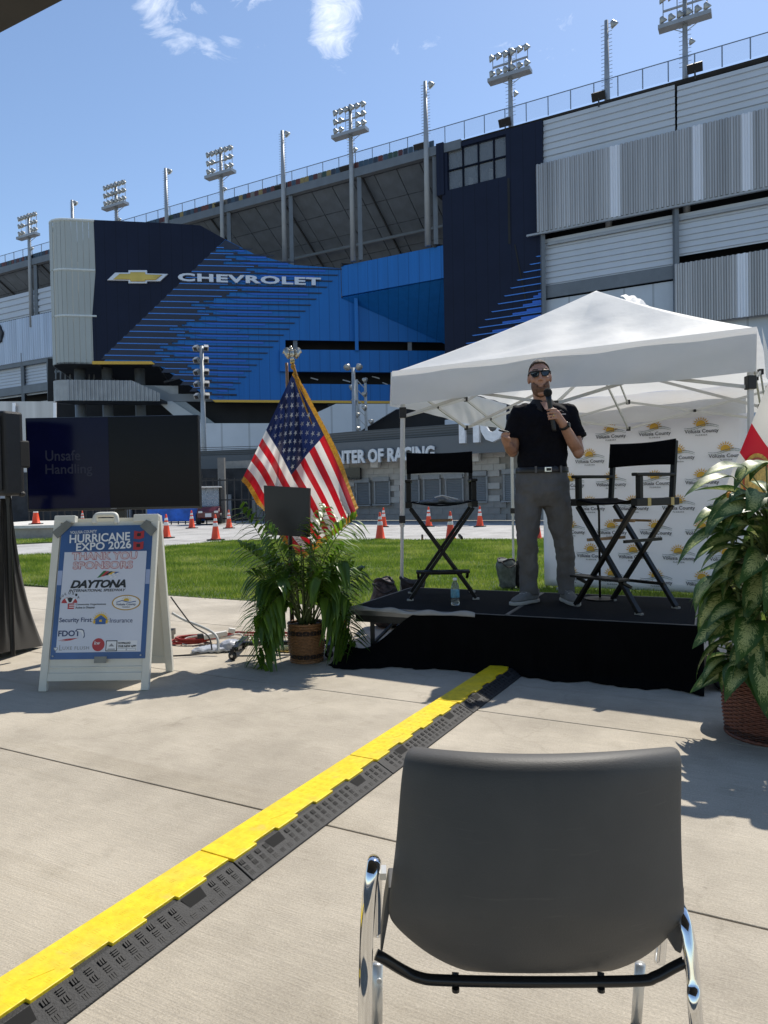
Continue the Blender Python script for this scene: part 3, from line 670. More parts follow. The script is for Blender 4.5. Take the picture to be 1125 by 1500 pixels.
# ================================================================ FLOODLIGHT MASTS
def head_geo(mb, p, ax, s=1.0, mi=0, gi=1):     # one floodlight: bulbous housing with a lens
    ax = Vector(ax).normalized(); M = ax.to_track_quat('Z', 'Y').to_matrix()
    mb.lathe([(.10*s, -.55*s), (.22*s, -.5*s), (.30*s, -.3*s), (.46*s, .0), (.52*s, .25*s)], p, 10, mi, M)
    mb.lathe([(.0, .22*s), (.50*s, .24*s)], p, 10, gi, M)
def mast(px, ptop, pbase, n, cluster, label, r=.26, nx=6, nr=(2, 2), wide=3.9, dirx=1):
    b = fac(px, pbase, n); zt_ = fac(px, ptop, n).z
    t = thing('floodlight_mast', label, 'floodlight', V(b.x, b.y, 29.5 if n > 0 else 25), 0, 'floodlight masts along the grandstand')
    z0 = 29.5 if n > 0 else 25
    MB().tube([V(b.x, b.y, z0), V(b.x, b.y, TOP), V(b.x, b.y, zt_)], [r*1.35, r*1.1, r*.75], 10).build('pole', m_galv, t, smooth=True)
    if n > 0: MB().bar(V(b.x, b.y, 29.6)-US*.75-NS*.5, V(b.x, b.y, TOP-.7)-US*.75-NS*.5, .55, .5).build('column', m_steel, t)
    pg = MB()
    for k in range(18): pg.bar(V(b.x, b.y, TOP+1+k*(zt_-TOP-1)/18)-US*.55, V(b.x, b.y, TOP+1+k*(zt_-TOP-1)/18)+US*.55, .035, .035)
    pg.build('climbing_pegs', m_galv, t)
    if cluster:
        hz = cluster; top = zt_; w2 = wide/2
        fr = MB(); 
        for zz in (top-.2, top-hz*.48): fr.bar(V(b.x, b.y, zz)-US*w2, V(b.x, b.y, zz)+US*w2, .16, .16)
        for sx_ in (-w2, -w2*.35, w2*.35, w2): fr.bar(V(b.x, b.y, top-.2)+US*sx_, V(b.x, b.y, top-hz)+US*sx_, .07, .07)
        fr.bar(V(b.x, b.y, top-hz+.1)+US*(w2*.6)-NS*.6, V(b.x, b.y, top-hz-.9), .06, .06); fr.bar(V(b.x, b.y, top-hz+.1)-US*(w2*.6)-NS*.6, V(b.x, b.y, top-hz-.9), .06, .06)
        fr.build('frame', m_galv, t)
        MB().bar(V(b.x, b.y, top-hz)-US*(w2+.4)+NS*.2, V(b.x, b.y, top-hz)+US*(w2+.4)+NS*.2, 1.0, .38).build('service_platform', m_galv, t)
        rows = nr
        for j, zz in enumerate(np.linspace(top-.62, top-hz+.72, len(rows))):
            for i in range(nx):
                f = (i/(nx-1)-.5)*wide
                if rows[j] == 1 and abs(f) < wide*.18: continue
                h = MB(); head_geo(h, V(b.x, b.y, zz)+US*f+NS*.25, -NS*.55+V(0, 0, -.8)-US*.35, .74); h.build('lamp_head', [m_lamp, m_lampglass], t, smooth=True)
        h = MB(); head_geo(h, V(b.x, b.y, top-hz-2.0)-US*.6, -NS*.6+V(0, 0, -.8)-US*.4, .6); h.build('lamp_head', [m_lamp, m_lampglass], t, smooth=True)
    else:
        h = MB(); head_geo(h, V(b.x, b.y, zt_-.6)-US*.75, V(0, 0, -.8)-US*.5-NS*.5, .8); h.build('lamp_head', [m_lamp, m_lampglass], t, smooth=True)
    return t
mast(1004, -18, 112, -.7, 3.3, 'floodlight mast at the far right, its top cut by the picture edge', nr=(2, 2), nx=6)
mast(748.5, 71, 185, -.7, 3.0, 'floodlight mast rising behind the navy stair tower', nr=(2, 2), nx=6)
mast(514.5, 153, 230, .5, 3.5, 'floodlight mast in front of the grandstand above the lettering end', nr=(2, 1, 1), nx=6)
mast(325, 216, 300, .5, 3.6, 'floodlight mast above the peak of the striped wall', nr=(2, 1, 1), nx=6)
mast(171, 266, 330, .5, 3.6, 'floodlight mast rising behind the navy entrance wall', nr=(2, 2, 2), nx=6)
mast(44, 312, 390, .5, 3.7, 'leftmost floodlight mast, left of the rounded grey wall', nr=(2, 1, 1), nx=6)
for px, pt, pb_, n, lb in ((889.5, 30, 148, -.7, 'slim single-lamp pole behind the white ribbed wall'), (624.5, 119, 220, .5, 'slim single-lamp pole just left of the navy tower'),
                       (415.5, 191, 290, .5, 'slim single-lamp pole standing before the middle of the grandstand underside'), (244.5, 246, 330, .5, 'slim single-lamp pole above the navy entrance wall'), (106.5, 293, 330, .5, 'slim single-lamp pole above the rounded grey wall')):
    mast(px, pt, pb_, n, 0, lb, r=.27)
# small black floodlights on the rail
for px, py, wh in ((1018, 105, 'right of the mast at the far right'), (877, 146, 'above the ribbed white wall'), (740, 184, 'above the navy stair tower'), (615, 220, 'just left of the navy tower'), (506, 252, 'above the lettering end'), (410, 280, 'at the middle of the grandstand'), (322, 305, 'above the peak of the striped wall'), (45, 382, 'left of the rounded grey wall')):
    p = fac(px, py, .1); o = thing('rail_floodlight', 'small black floodlight on the grandstand railing '+wh, 'floodlight', p, 0, 'black floodlights along the top railing')
    MB().box(p+V(0, 0, .35), (1.35, .35, .8), Euler((R(-35), 0, ang)).to_matrix()).build('housing', mat('black_housing', (.012, .012, .014), .5), o)
    MB().bar(p-V(0, 0, .7), p+V(0, 0, .2), .12, .12).build('bracket', m_steel_d, o)
# ================================================================ TICKET BUILDING
tb = thing('ticket_building', 'low grey block ticket building with shuttered windows and lettered slate canopy', 'building', V(2, 37, 0))
DB = V(.868, -.496, 0); NB = V(-.496, -.868, 0)
B0 = ground(527, 762)
def bl(px, py, off=0): return onp(px, py, B0+NB*off, NB)
def bs(p): return (p-B0).dot(DB)
def BP(s, n, z): return V(B0.x, B0.y, 0) + DB*s + NB*n + V(0, 0, z)
m_block = mat('grey_block', (.42, .41, .385), .85, 0, .12, 3, bump=.3, bscale=25); m_blockd = mat('grey_block_base', (.27, .26, .245), .85, 0, .12, 3, bump=.3, bscale=25)
m_mortar = mat('mortar', (.28, .27, .25), .9); m_slate = mat('slate_canopy', (.105, .118, .13), .5, .1, .07, .4); m_slate2 = mat('slate_canopy_lip', (.06, .065, .07), .5, .1)
m_shut = mat('grey_shutter', (.20, .215, .225), .5, .2, .06, 2)
zbase = 1.02; ztop = 3.45; SB0, SB1 = -9.5, 17
MB().prism([BP(SB0, -.06, 0), BP(SB1, -.06, 0), BP(SB1, -.06, ztop), BP(SB0, -.06, ztop)], -NB*.3).build('wall', m_mortar, tb)
# block courses as pieces
bl_l = MB().box((0, 0, 0), (.585, .12, .285)).mesh('block', m_block); bl_d = MB().box((0, 0, 0), (.585, .12, .285)).mesh('block', m_blockd)
wins = []
for px0, px1, py0, py1 in ((524, 541, 707, 739), (551, 570, 705, 738), (593, 613, 703, 735), (623, 644, 702, 735), (655, 677, 701, 735), (690, 712, 697, 734), (740, 762, 694, 733), (800, 824, 690, 731), (850, 874, 688, 730)):
    a_, b_ = bl(px0, py1), bl(px1, py0); wins.append((bs(a_), bs(b_), a_.z, b_.z))
Mb = Matrix((DB, -NB, V(0, 0, 1))).transposed().to_4x4()
cnt = 0; rest = MB()
for r_ in reversed(range(11)):
    z_ = .15+r_*.295
    s_ = -6.5 + (.295 if r_ % 2 else 0)
    while s_ < 8.0:
        if not any(w0-.25 < s_ < w1+.25 and w2-.12 < z_ < w3+.12 for w0, w1, w2, w3 in wins):
            if cnt >= 298: rest.box(BP(s_, 0, z_), (.585, .12, .285), Mb.to_3x3(), 1 if z_ < zbase else 0); s_ += .595; continue
            o = link('block', bl_d if z_ < zbase else bl_l, tb); M = Mb.copy(); M.translation = BP(s_, random.uniform(-.008, .008), z_); o.matrix_basis = M; cnt += 1
        s_ += .595
if rest.v: rest.build('block_courses', [m_block, m_blockd], tb)['kind'] = 'stuff'
for w0, w1, w2, w3 in wins:
    sh = MB(); A = []; Bv = []
    n = 14
    for i in range(n+1):
        z_ = w2+(w3-w2)*i/n
        for dz, o_ in ((0, .06), (.03, .085)):
            A.append(BP(w0, o_, z_+dz)); Bv.append(BP(w1, o_, z_+dz))
    sh.add(A+Bv, [[i, i+1, len(A)+i+1, len(A)+i] for i in range(len(A)-1)])
    wv = sh.build('shutter', m_shut, tb)
    fr = MB(); fr.bar(BP(w0-.08, .08, w3+.12), BP(w1+.08, .08, w3+.12), .24, .22); fr.bar(BP(w0-.12, .1, w2-.05), BP(w1+.12, .1, w2-.05), .24, .07)
    fr.bar(BP(w0-.04, .06, w2), BP(w0-.04, .06, w3), .16, .08); fr.bar(BP(w1+.04, .06, w2), BP(w1+.04, .06, w3), .16, .08); fr.build('shutter_frame', mat('shutter_frame', (.26, .275, .285), .5), wv)
for px, py in ((550, 679), (696, 669.5)):
    p = bl(px, py, .4); MB().box(p, (.45, .3, .42), Mb.to_3x3()).build('wall_lamp', mat('white_fixture', (.62, .62, .6), .5), tb, bevel=.02)
p = bl(517, 694, .3); MB().box(p, (.95, .15, .6), Mb.to_3x3()).build('menu_screen', mat('black_screen', (.01, .01, .012), .2), tb)
# canopy: upright parapet in ribbed sheet, sloping lip, running left and turning away
cz0, cz1, czm = 3.1, 4.62, 3.95
ov = 1.6
c_pts = [BP(17, ov, 0), BP(0, ov, 0), BP(-4.5, ov-.3, 0), V(-8.2, 44.2, 0), V(-11.8, 44.4, 0), V(-19, 46, 0)]
def offset(pts, d):
    res = []
    for i, p_ in enumerate(pts):
        t_ = (pts[min(i+1, len(pts)-1)]-pts[max(i-1, 0)]).normalized(); n_ = V(t_.y, -t_.x, 0)
        if n_.y > 0: n_ = -n_
        res.append(p_+n_*d)
    return res
zt1 = [4.55, 4.55, 4.5, 4.35, 4.3, 4.3]; 
inn = offset(c_pts, -.55)
mb = MB()
for i in range(5):
    a_, b_ = c_pts[i], c_pts[i+1]; ia, ib = inn[i], inn[i+1]
    mb.add([a_+V(0, 0, cz0), b_+V(0, 0, cz0), b_+V(0, 0, czm), a_+V(0, 0, czm), ib+V(0, 0, czm+.02), ia+V(0, 0, czm+.02), ib+V(0, 0, zt1[i+1]), ia+V(0, 0, zt1[i])], [[0, 1, 2, 3], [3, 2, 4, 5], [5, 4, 6, 7]])
mb.build('canopy_fascia', m_slate, tb, solid=.05)
rb_ = MB()
for k in range(5):
    z_ = czm+.1+k*.115
    for i in range(5): rb_.bar(inn[i]+V(0, -.04, z_), inn[i+1]+V(0, -.04, z_), .05, .035)
rb_.build('parapet_rib', m_slate2, tb)
mb = MB(); bk = [p_ + (V(3.4, 8, 0) if i > 1 else -NB*2.0) for i, p_ in enumerate(c_pts)]
for i in range(5): mb.add([c_pts[i]+V(0, 0, cz0+.04), c_pts[i+1]+V(0, 0, cz0+.04), bk[i+1]+V(0, 0, cz0+.1), bk[i]+V(0, 0, cz0+.1)], [[0, 1, 2, 3]])
mb.build('canopy_soffit', mat('canopy_soffit', (.20, .20, .195), .7), tb)
mb = MB()
for i in range(5): mb.add([inn[i]+V(0, 0, zt1[i]), inn[i+1]+V(0, 0, zt1[i+1]), inn[i+1]+V(2.0, 4, zt1[i+1]), inn[i]+V(2.0, 4, zt1[i])], [[0, 1, 2, 3]])
mb.build('roof', m_slate2, tb)
# lettering on the canopy, leaning out from the fascia
def onc(px, py): return onp(px, py, c_pts[1]+NB*.08, NB)
a_, b_ = onc(474, 688.8), onc(637.5, 664.5)
mb = MB(); xd = V((b_-a_).x, (b_-a_).y, 0)
zl = onc(560, 676.5).z
a_.z = b_.z = (onc(487, 688.0).z + onc(637, 665.5).z)/2
hl = (onc(560, 656.5)-onc(560, 676.8)).length
lettering(mb, 'CENTER OF RACING', a_, xd, V(0, 0, 1), hl, (b_-a_).length, depth=.12, bold=.038, spacing=1.04)
sg = mb.build('canopy_lettering', mat('white_letter', (.62, .65, .68), .5), None); tag(sg, 'white lettering CENTER OF RACING standing along the slate canopy', 'lettering')
a_ = onc(675, 650.5); b_ = onc(742, 642)
mb = MB(); lettering(mb, 'HO', a_, V((b_-a_).x, (b_-a_).y, 0), V(0, 0, 1), 1.85, (b_-a_).length, depth=.2, bold=.05)
sg = mb.build('canopy_lettering', mat('white_letter_big', (.75, .77, .8), .5), None); tag(sg, 'large white letters standing on the canopy beside the speaker', 'lettering')
# left end under the canopy: pillar, pale wall, poster
m_pw = mat('pale_grey_wall', (.38, .40, .42), .7); 
MB().prism([at(x, y, 56) for x, y in ((0, 690), (347, 690), (347, 757), (0, 757))], (0, .3, 0)).build('rear_wall', m_pw, tb)
for z_ in (708, 728): MB().bar(at(290, z_, 55.8), at(347, z_, 55.8), .15, .15).build('rear_rail', m_slate2, tb)
MB().prism([at(x, y, 50) for x, y in ((345, 684), (420, 684), (420, 759), (345, 759))], (0, .3, 0)).build('end_wall', m_block, tb)
MB().prism([at(x, y, 49.9) for x, y in ((345, 742), (420, 742), (420, 760), (345, 760))], (0, .3, 0)).build('end_wall_base', m_blockd, tb)
p = ground(326.5, 766); MB().box(V(p.x, p.y, 1.7), (.34, .34, 3.4)).build('pillar', mat('pillar_grey', (.17, .165, .155), .8), tb)
MB().prism([at(x, y, 55.5) for x, y in ((335.5, 695), (343, 695), (343, 712), (335.5, 712))], (0, -.06, 0)).build('poster_frame', mat('black_frame', (.02, .02, .02), .4), tb)
MB().prism([at(x, y, 55.4) for x, y in ((337.5, 698), (341.5, 698), (341.5, 708), (337.5, 708))], (0, -.06, 0)).build('poster', mat('poster_paper', (.55, .6, .6), .6, var=.6, scale=3), tb)
# ================================================================ LOW WALL, FENCE, WHITE POST on the far left
lw = thing('low_wall', 'low concrete ramp wall with bright flat top at left', 'wall', ground(60, 789))
ya = 25.0
m_lw = concrete('ramp_wall', (.36, .33, .28), False, 0, 1.0)
A = at(-80, 790, ya); Bq = at(128, 787, ya)
MB().box(V((A.x+Bq.x)/2, ya+.2, .16), (Bq.x-A.x, .4, .40)).build('wall', m_lw, lw)
MB().box(V((A.x+Bq.x)/2, ya+3, .40), (Bq.x-A.x+.1, 6.2, .10)).build('deck', mat('pale_deck', (.6, .58, .53), .8), lw)
fe = thing('fence', 'dark vertical bar security fence with gates behind the screen', 'fence', at(60, 765, 36))
fm = mat('fence_black', (.012, .012, .014), .5)
for k in range(46):
    x_ = -18+k*.36; MB().box(V(x_, 36, 1.15), (.05, .05, 2.3)).build('bar', fm, fe)
for z_ in (.25, 1.2, 2.2): MB().box(V(-9.9, 36.02, z_), (16.4, .04, .07)).build('rail', fm, fe)
MB().box(V(-13, 41, 1.5), (17, .2, 3)).build('dark_screen', mat('fence_screen', (.03, .032, .035), .9, var=.5, scale=2), fe)
for x_, w_ in ((-14.7, .5), (-13.4, .35), (-9.1, .8)): MB().box(V(x_, 40.6, .75), (w_, .3, 1.5)).build('barrel', mat('pale_barrel', (.25, .26, .27), .7), fe)
wp = thing('banner', 'blue printed banner hanging on the fence behind the sign board', 'banner', at(260, 752, 35.8))
MB().box(at(258, 752.5, 35.8), (2.9, .03, .75)).build('cloth', mat('blue_banner', (.02, .12, .5), .6, var=.5, scale=2), wp)
pz = at(15.5, 772, 26.5); po = thing('post', 'white steel post on the low wall beside the loudspeaker', 'post', V(pz.x, pz.y, .45))
MB().box(V(pz.x, pz.y, 1.35), (.085, .085, 1.85)).build('shaft', mat('white_paint', (.75, .75, .73), .5), po); MB().box(V(pz.x, pz.y, .47), (.22, .22, .03)).build('base_plate', MATS['white_paint'], po)
MB().box(V(pz.x, pz.y, 2.29), (.12, .12, .05)).build('cap', MATS['white_paint'], po)
# ================================================================ STREET FLOODLIGHT POSTS before the entrance
def flood_post(px, pbot, ptop, Y, label, kind):
    b = at(px, pbot, Y); zt_ = at(px, ptop, Y).z
    t = thing('floodlight_post', label, 'floodlight', V(b.x, b.y, 0)); gm = mat('grey_post', (.33, .36, .385), .5, .3)
    if kind == 0:
        MB().tube([V(b.x, b.y, 0), V(b.x, b.y, zt_)], [.24, .17], 10).build('pole', gm, t, smooth=True)
        for k in range(5):
            z_ = zt_-.35-k*.97
            MB().box(V(b.x, b.y, z_), (1.0, .12, .10)).build('cross_arm', gm, t)
            for sx_ in (-1, 1):
                h = MB(); h.box(V(b.x+sx_*.42, b.y-.15, z_+.18), (.34, .45, .34), Euler((R(35), 0, R(20*sx_)))); h.box(V(b.x+sx_*.42, b.y-.36, z_+.05), (.28, .06, .28), Euler((R(35), 0, R(20*sx_))), 1)
                h.build('lamp_head', [m_lamp, MATS['black_housing']], t)
    elif kind == 1:
        MB().tube([V(b.x, b.y, 0), V(b.x, b.y, zt_)], [.2, .14], 10).build('pole', gm, t, smooth=True)
        MB().box(V(b.x, b.y, zt_), (1.0, .1, .1)).build('cross_arm', gm, t)
        for sx_ in (-1, 1):
            h = MB(); head_geo(h, V(b.x+sx_*.45, b.y, zt_+.1), V(sx_*.3, -.6, -.6), .55); h.build('lamp_head', [m_lamp, m_lampglass], t, smooth=True)
    else:
        tr = MB()
        for sx_ in (-.35, .35): tr.tube([V(b.x+sx_, b.y, 0), V(b.x+sx_, b.y, zt_)], .11, 8)
        for k in range(9):
            z_ = zt_-k*.75; tr.bar(V(b.x-.35, b.y, z_), V(b.x+.35, b.y, z_-.75), .06, .06)
        tr.build('truss', gm, t)
        rr2 = random.Random(8)
        for k in range(12):
            h = MB(); z_ = zt_-.1-k*.55; sx_ = -1 if k % 2 else 1
            head_geo(h, V(b.x+sx_*rr2.uniform(.2, .75), b.y-.35, z_), V(sx_*.9, -.5, -.45), .45); h.build('lamp_head', [m_lamp, m_lampglass], t, smooth=True)
flood_post(299, 663, 507, 58, 'pole with five pairs of stacked floodlights before the striped wall', 0)
flood_post(519.5, 650, 539, 56, 'slim pole with two lamps on top, right of the flag', 1)
flood_post(530.5, 650, 556, 57, 'truss mast crowded with small floodlights, right of the flag', 2)
# ================================================================ TRAFFIC CONES
m_or = mat('cone_orange', (.80, .075, .018), .45, 0, .08, 8); m_rf = mat('cone_white_band', (.78, .74, .70), .4); m_rb = mat('cone_rubber_base', (.015, .015, .015), .8)
def make_cone():
    t = thing('traffic_cone', '', 'traffic cone', group='orange cones along the road')
    H = .80
    def rad_(z): return .145*(1-z/H)+.026*(z/H)
    MB().box((0, 0, .018), (.40, .40, .036)).build('base', m_rb, t, world=False, bevel=.01)
    c_ = MB().lathe([(.165, .036), (.150, .06), (rad_(.06), .07), (rad_(.42), .42), (rad_(.6), .6), (rad_(H), H), (.018, H+.006), (0, H+.006)], seg=20).build('body', m_or, t, smooth=True, world=False)
    for z0_, z1_ in ((.43, .54), (.60, .68)):
        MB().lathe([(rad_(z0_)+.002, z0_), (rad_(z0_)+.004, z0_+.005), (rad_(z1_)+.004, z1_-.005), (rad_(z1_)+.002, z1_)], seg=20).build('reflective_band', m_rf, t, smooth=True, world=False)
    return t
CONES = [(316, 790, 'traffic cone on the lawn edge directly left of the flag'), (281, 773, 'traffic cone left of the golf cart beside the screen edge'), (335.5, 773, 'traffic cone just right of the golf cart'),
 (557, 789.5, 'near traffic cone just left of the tent leg'), (562, 771, 'far traffic cone peeking out behind the cone left of the tent leg'), (628, 770.5, 'far traffic cone seen through the left folding chair on its left'),
 (660, 789.5, 'near traffic cone seen through the left folding chair'), (703, 770.5, 'traffic cone standing right of the left folding chair'), (786, 789.5, 'traffic cone half hidden behind the man\'s leg'),
 (7.5, 774.5, 'leftmost traffic cone on the low wall beside the loudspeaker cloth'), (53, 773.3, 'traffic cone on the low wall below the screen\'s left end'), (121, 770, 'traffic cone whose tip shows left behind the sign board handle'), (244, 787, 'traffic cone hidden behind the right edge of the sign board'), (497, 771, 'traffic cone peeking out behind the right edge of the flag')]
proto = None
for px, py, lb in CONES:
    c_ = make_cone() if proto is None else copy_tree(proto); proto = proto or c_
    zc_ = .45 if px < 100 else 0
    p = ground(px, py, zc_); 
    if px < 100: p = at(px, py, 26.2); p.z = .45
    c_.location = p; c_.location.z = zc_ - (.0 if zc_ else .028); c_.rotation_euler = (0, 0, random.uniform(0, 1.5)); c_['label'] = lb
# ================================================================ GOLF CART
gc = thing('golf_cart', 'dark red golf cart with white roof and windscreen parked by the canopy', 'golf cart', ground(309, 767), R(8))
mr = mat('cart_red', (.10, .008, .012), .3, 0, .1, coat=.5); mk = mat('cart_black', (.012, .012, .012), .6); mwh = mat('cart_roof', (.62, .60, .56), .5)
def lb_(mb, name, m, **k): return mb.build(name, m, gc, world=False, **k)
lb_(MB().prism([V(-.55, -1.15, .3), V(-.55, -1.2, .62), V(-.55, -.95, .86), V(-.55, -.55, .9), V(-.55, -.5, .35), V(-.55, .3, .33), V(-.55, .35, .72), V(-.55, 1.1, .75), V(-.55, 1.15, .35)], (1.1, 0, 0)), 'body', mr, bevel=.05)
lb_(MB().box((0, .05, .3), (1.05, 1.6, .08)), 'floor', mk)
lb_(MB().box((0, .45, .82), (1.0, .5, .14)).box((0, .72, 1.08), (1.0, .12, .45), (R(-10), 0, 0)), 'seat', mat('cart_seat', (.18, .15, .12), .6), bevel=.03)
lb_(MB().box((0, .05, 1.86), (1.15, 1.75, .07)), 'roof', mwh, bevel=.03)
fr = MB()
for sx_ in (-.5, .5): fr.tube([V(sx_, -.62, .85), V(sx_, -.45, 1.84)], .022, 6); fr.tube([V(sx_, .82, .7), V(sx_, .78, 1.84)], .022, 6)
lb_(fr, 'roof_strut', mk)
lb_(MB().prism([V(-.48, -.62, .9), V(.48, -.62, .9), V(.48, -.45, 1.8), V(-.48, -.45, 1.8)], (0, .01, 0)), 'windscreen', mat('cart_windscreen', (.5, .55, .6), .05, spec=.8, alpha=.35))
for sx_ in (-1, 1):
    for y_ in (-.82, .78):
        wv = lb_(MB().lathe([(.16, -.11), (.27, -.11), (.285, -.06), (.285, .06), (.27, .11), (.16, .11)], V(sx_*.52, y_, .285), 18, 0, Euler((0, R(90), 0)).to_matrix()), 'tyre', mk, smooth=True)
        lb_(MB().lathe([(0, -.08), (.16, -.1), (.16, .1), (0, .08)], V(sx_*.52, y_, .285), 12, 0, Euler((0, R(90), 0)).to_matrix()), 'rim', mat('cart_rim', (.3, .3, .3), .4, .5))
    lb_(MB().box((sx_*.38, -1.18, .62), (.2, .08, .1)), 'headlight', mat('cart_headlight', (.7, .7, .65), .2), bevel=.02)
lb_(MB().box((0, -1.21, .46), (.30, .02, .18)), 'plate', mat('cart_plate', (.65, .65, .65), .5))
lb_(MB().lathe([(.14, -.012), (.165, -.012), (.165, .012), (.14, .012)], V(-.25, -.3, 1.05), 16, 0, Euler((R(55), 0, 0)).to_matrix()), 'steering_wheel', mk)
br = MB()
for sx_ in (-.55, .25): br.box(V(sx_, 1.3, 1.3), (.08, .08, 2.5))
br.box(V(-.15, 1.3, 2.35), (.9, .06, .06)); lb_(br, 'rear_rack', mk)
# ================================================================ CANOPY EDGE overhead (the roof the camera sits under)
m_beam = mat('canopy_beam', (.04, .037, .034), .6, .1, .2, 3)
ca = thing('canopy', 'dark edge of the canopy roof overhead at the top left corner', 'canopy', V(-3, 0, 3.2))
zc_ = 3.2
pA, pB = ground(0, 48, zc_), ground(92, 0, zc_); dC = (pB-pA); dC.z = 0; dC.normalize(); nC = V(-dC.y, dC.x, 0)
if nC.y > 0: nC = -nC
e0, e1 = pA - dC*6, pA + dC*9
MB().prism([e0, e1, e1+nC*.16, e0+nC*.16], (0, 0, .26)).build('edge_beam', m_beam, ca)
MB().prism([e0+nC*.17+V(0, 0, .2), e1+nC*.17+V(0, 0, .2), e1+nC*6+V(0, 0, .2), e0+nC*6+V(0, 0, .2)], (0, 0, .06)).build('roof_sheet', mat('canopy_roof', (.03, .03, .03), .7), ca)
for t_ in (.5, 14.4):
    q_ = e0+dC*t_+nC*5.6; MB().tube([V(q_.x, q_.y, 0), V(q_.x, q_.y, zc_+.2)], .06, 10).build('post', m_beam, ca)
q_ = e0+dC*.5+nC*.08; MB().tube([V(q_.x, q_.y, 0), V(q_.x, q_.y, zc_)], .06, 10).build('post', m_beam, ca)
q_ = e1-dC*.5+nC*.08; MB().tube([V(q_.x, q_.y, 0), V(q_.x, q_.y, zc_)], .06, 10).build('post', m_beam, ca)
# ================================================================ POP-UP TENT
TU = V(.861, -.509, 0); TV_ = V(.509, .861, 0)
T00 = V(.117, 6.75, 0)
def TP(u, v, z): return T00 + TU*u + TV_*v + V(0, 0, z)
TS = 3.05; ZE = 2.42; ZP = 3.30; ZV = 2.10
m_tent = mat('tent_fabric', (.82, .82, .81), .6, 0, .03, 2, bump=.22, bscale=9, transl=.38)
m_tentv = mat('tent_valance_fabric', (.80, .795, .785), .65, 0, .03, 2, bump=.25, bscale=6, transl=.36)
m_leg = mat('tent_frame', (.62, .62, .60), .4, .1, .05); m_clip = mat('tent_clip', (.015, .015, .016), .5)
tent = thing('tent', 'white pop-up tent with pointed roof over the stage', 'tent', TP(TS/2, TS/2, 0))
corners = [(0, 0), (TS, 0), (TS, TS), (0, TS)]
rng = random.Random(5)
def roof_pt(u, v):
    a_ = u*2-1; b_ = v*2-1; k = max(abs(a_), abs(b_)); f = 1-k
    z = ZE + (ZP-ZE)*(f*.86 + .14*f*f) - .07*math.sin(math.pi*min(1, k*1.0))*(1-abs(abs(a_)-abs(b_)))*0
    hip = 1-min(1, abs(abs(a_)-abs(b_))/.35)
    z -= .055*math.sin(math.pi*f)*(1-hip)              # fabric sags between the hips
    z += .012*math.sin(u*31+v*7)*math.sin(math.pi*f)*(1-hip) + .006*math.sin(v*47-u*23)*(1-hip)
    return TP(u*TS, v*TS, z)
rf = MB()
for a0, a1 in (((0, 0), (1, 0)), ((1, 0), (1, 1)), ((1, 1), (0, 1)), ((0, 1), (0, 0))):
    rf.grid(lambda u, v, a0=a0, a1=a1: roof_pt((a0[0]+(a1[0]-a0[0])*u)*(1-v)+.5*v, (a0[1]+(a1[1]-a0[1])*u)*(1-v)+.5*v), 40, 34)
roofo = rf.build('roof', m_tent, tent, smooth=True)
def bulge(u, v):
    th = u*math.pi; return TP(TS*.5+.30+.40*v*.9, TS*.5-.12+.34*(u-.5), ZP-.17-.23*v + .085*math.sin(th)*math.sin(math.pi*min(1, v+.15)) + .01*math.sin(v*30))
MB().grid(bulge, 14, 14).build('vent_flap', m_tent, roofo, smooth=True)
for i in range(4):                                     # valances, each a hanging sheet with folds
    c0, c1 = corners[i], corners[(i+1) % 4]
    nrm = ((TP(*c1, 0)-TP(*c0, 0)).normalized()); out_ = V(nrm.y, -nrm.x, 0)
    def val(u, v, c0=c0, c1=c1, out_=out_, i=i):
        p = TP(c0[0]+(c1[0]-c0[0])*u, c0[1]+(c1[1]-c0[1])*u, 0)
        w_ = .02*math.sin(u*9+i*2+v*2.5) + .012*math.sin(u*23+i) + .008*math.sin(u*51+v*5)
        ed = math.sin(math.pi*u)
        z = ZE - (ZE-ZV)*v + .025*ed*v*math.sin(u*5+i) + .004*(1-v)
        return p + out_*(.03 + w_*v*ed + .02*v) + V(0, 0, z)
    MB().grid(val, 48, 8).build('valance', m_tentv, tent, smooth=True)
legs = []
for i, (u, v) in enumerate(corners):
    uu = u + (.05 if u == 0 else -.05); vv = v + (.05 if v == 0 else -.05)
    lean = TU*(.055 if i == 0 else .0)
    p0 = TP(uu, vv, 0) - lean*.8; p1 = TP(uu, vv, ZE-.04)+lean*.4
    lg = MB().bar(p0+V(0, 0, .01), p0.lerp(p1, .45), .026, .026).bar(p0.lerp(p1, .40), p1, .036, .036).build('leg', m_leg, tent, bevel=.004)
    MB().box(p0.lerp(p1, .43), (.06, .06, .07)).build('slider', m_clip, lg, bevel=.006); MB().box(p0.lerp(p1, .855), (.065, .065, .10)).build('corner_clip', m_clip, lg, bevel=.006)
    MB().box(p0+V(0, 0, .006), (.10, .10, .012)).build('foot_plate', m_leg, lg)
    legs.append((p0, p1))
tr = []
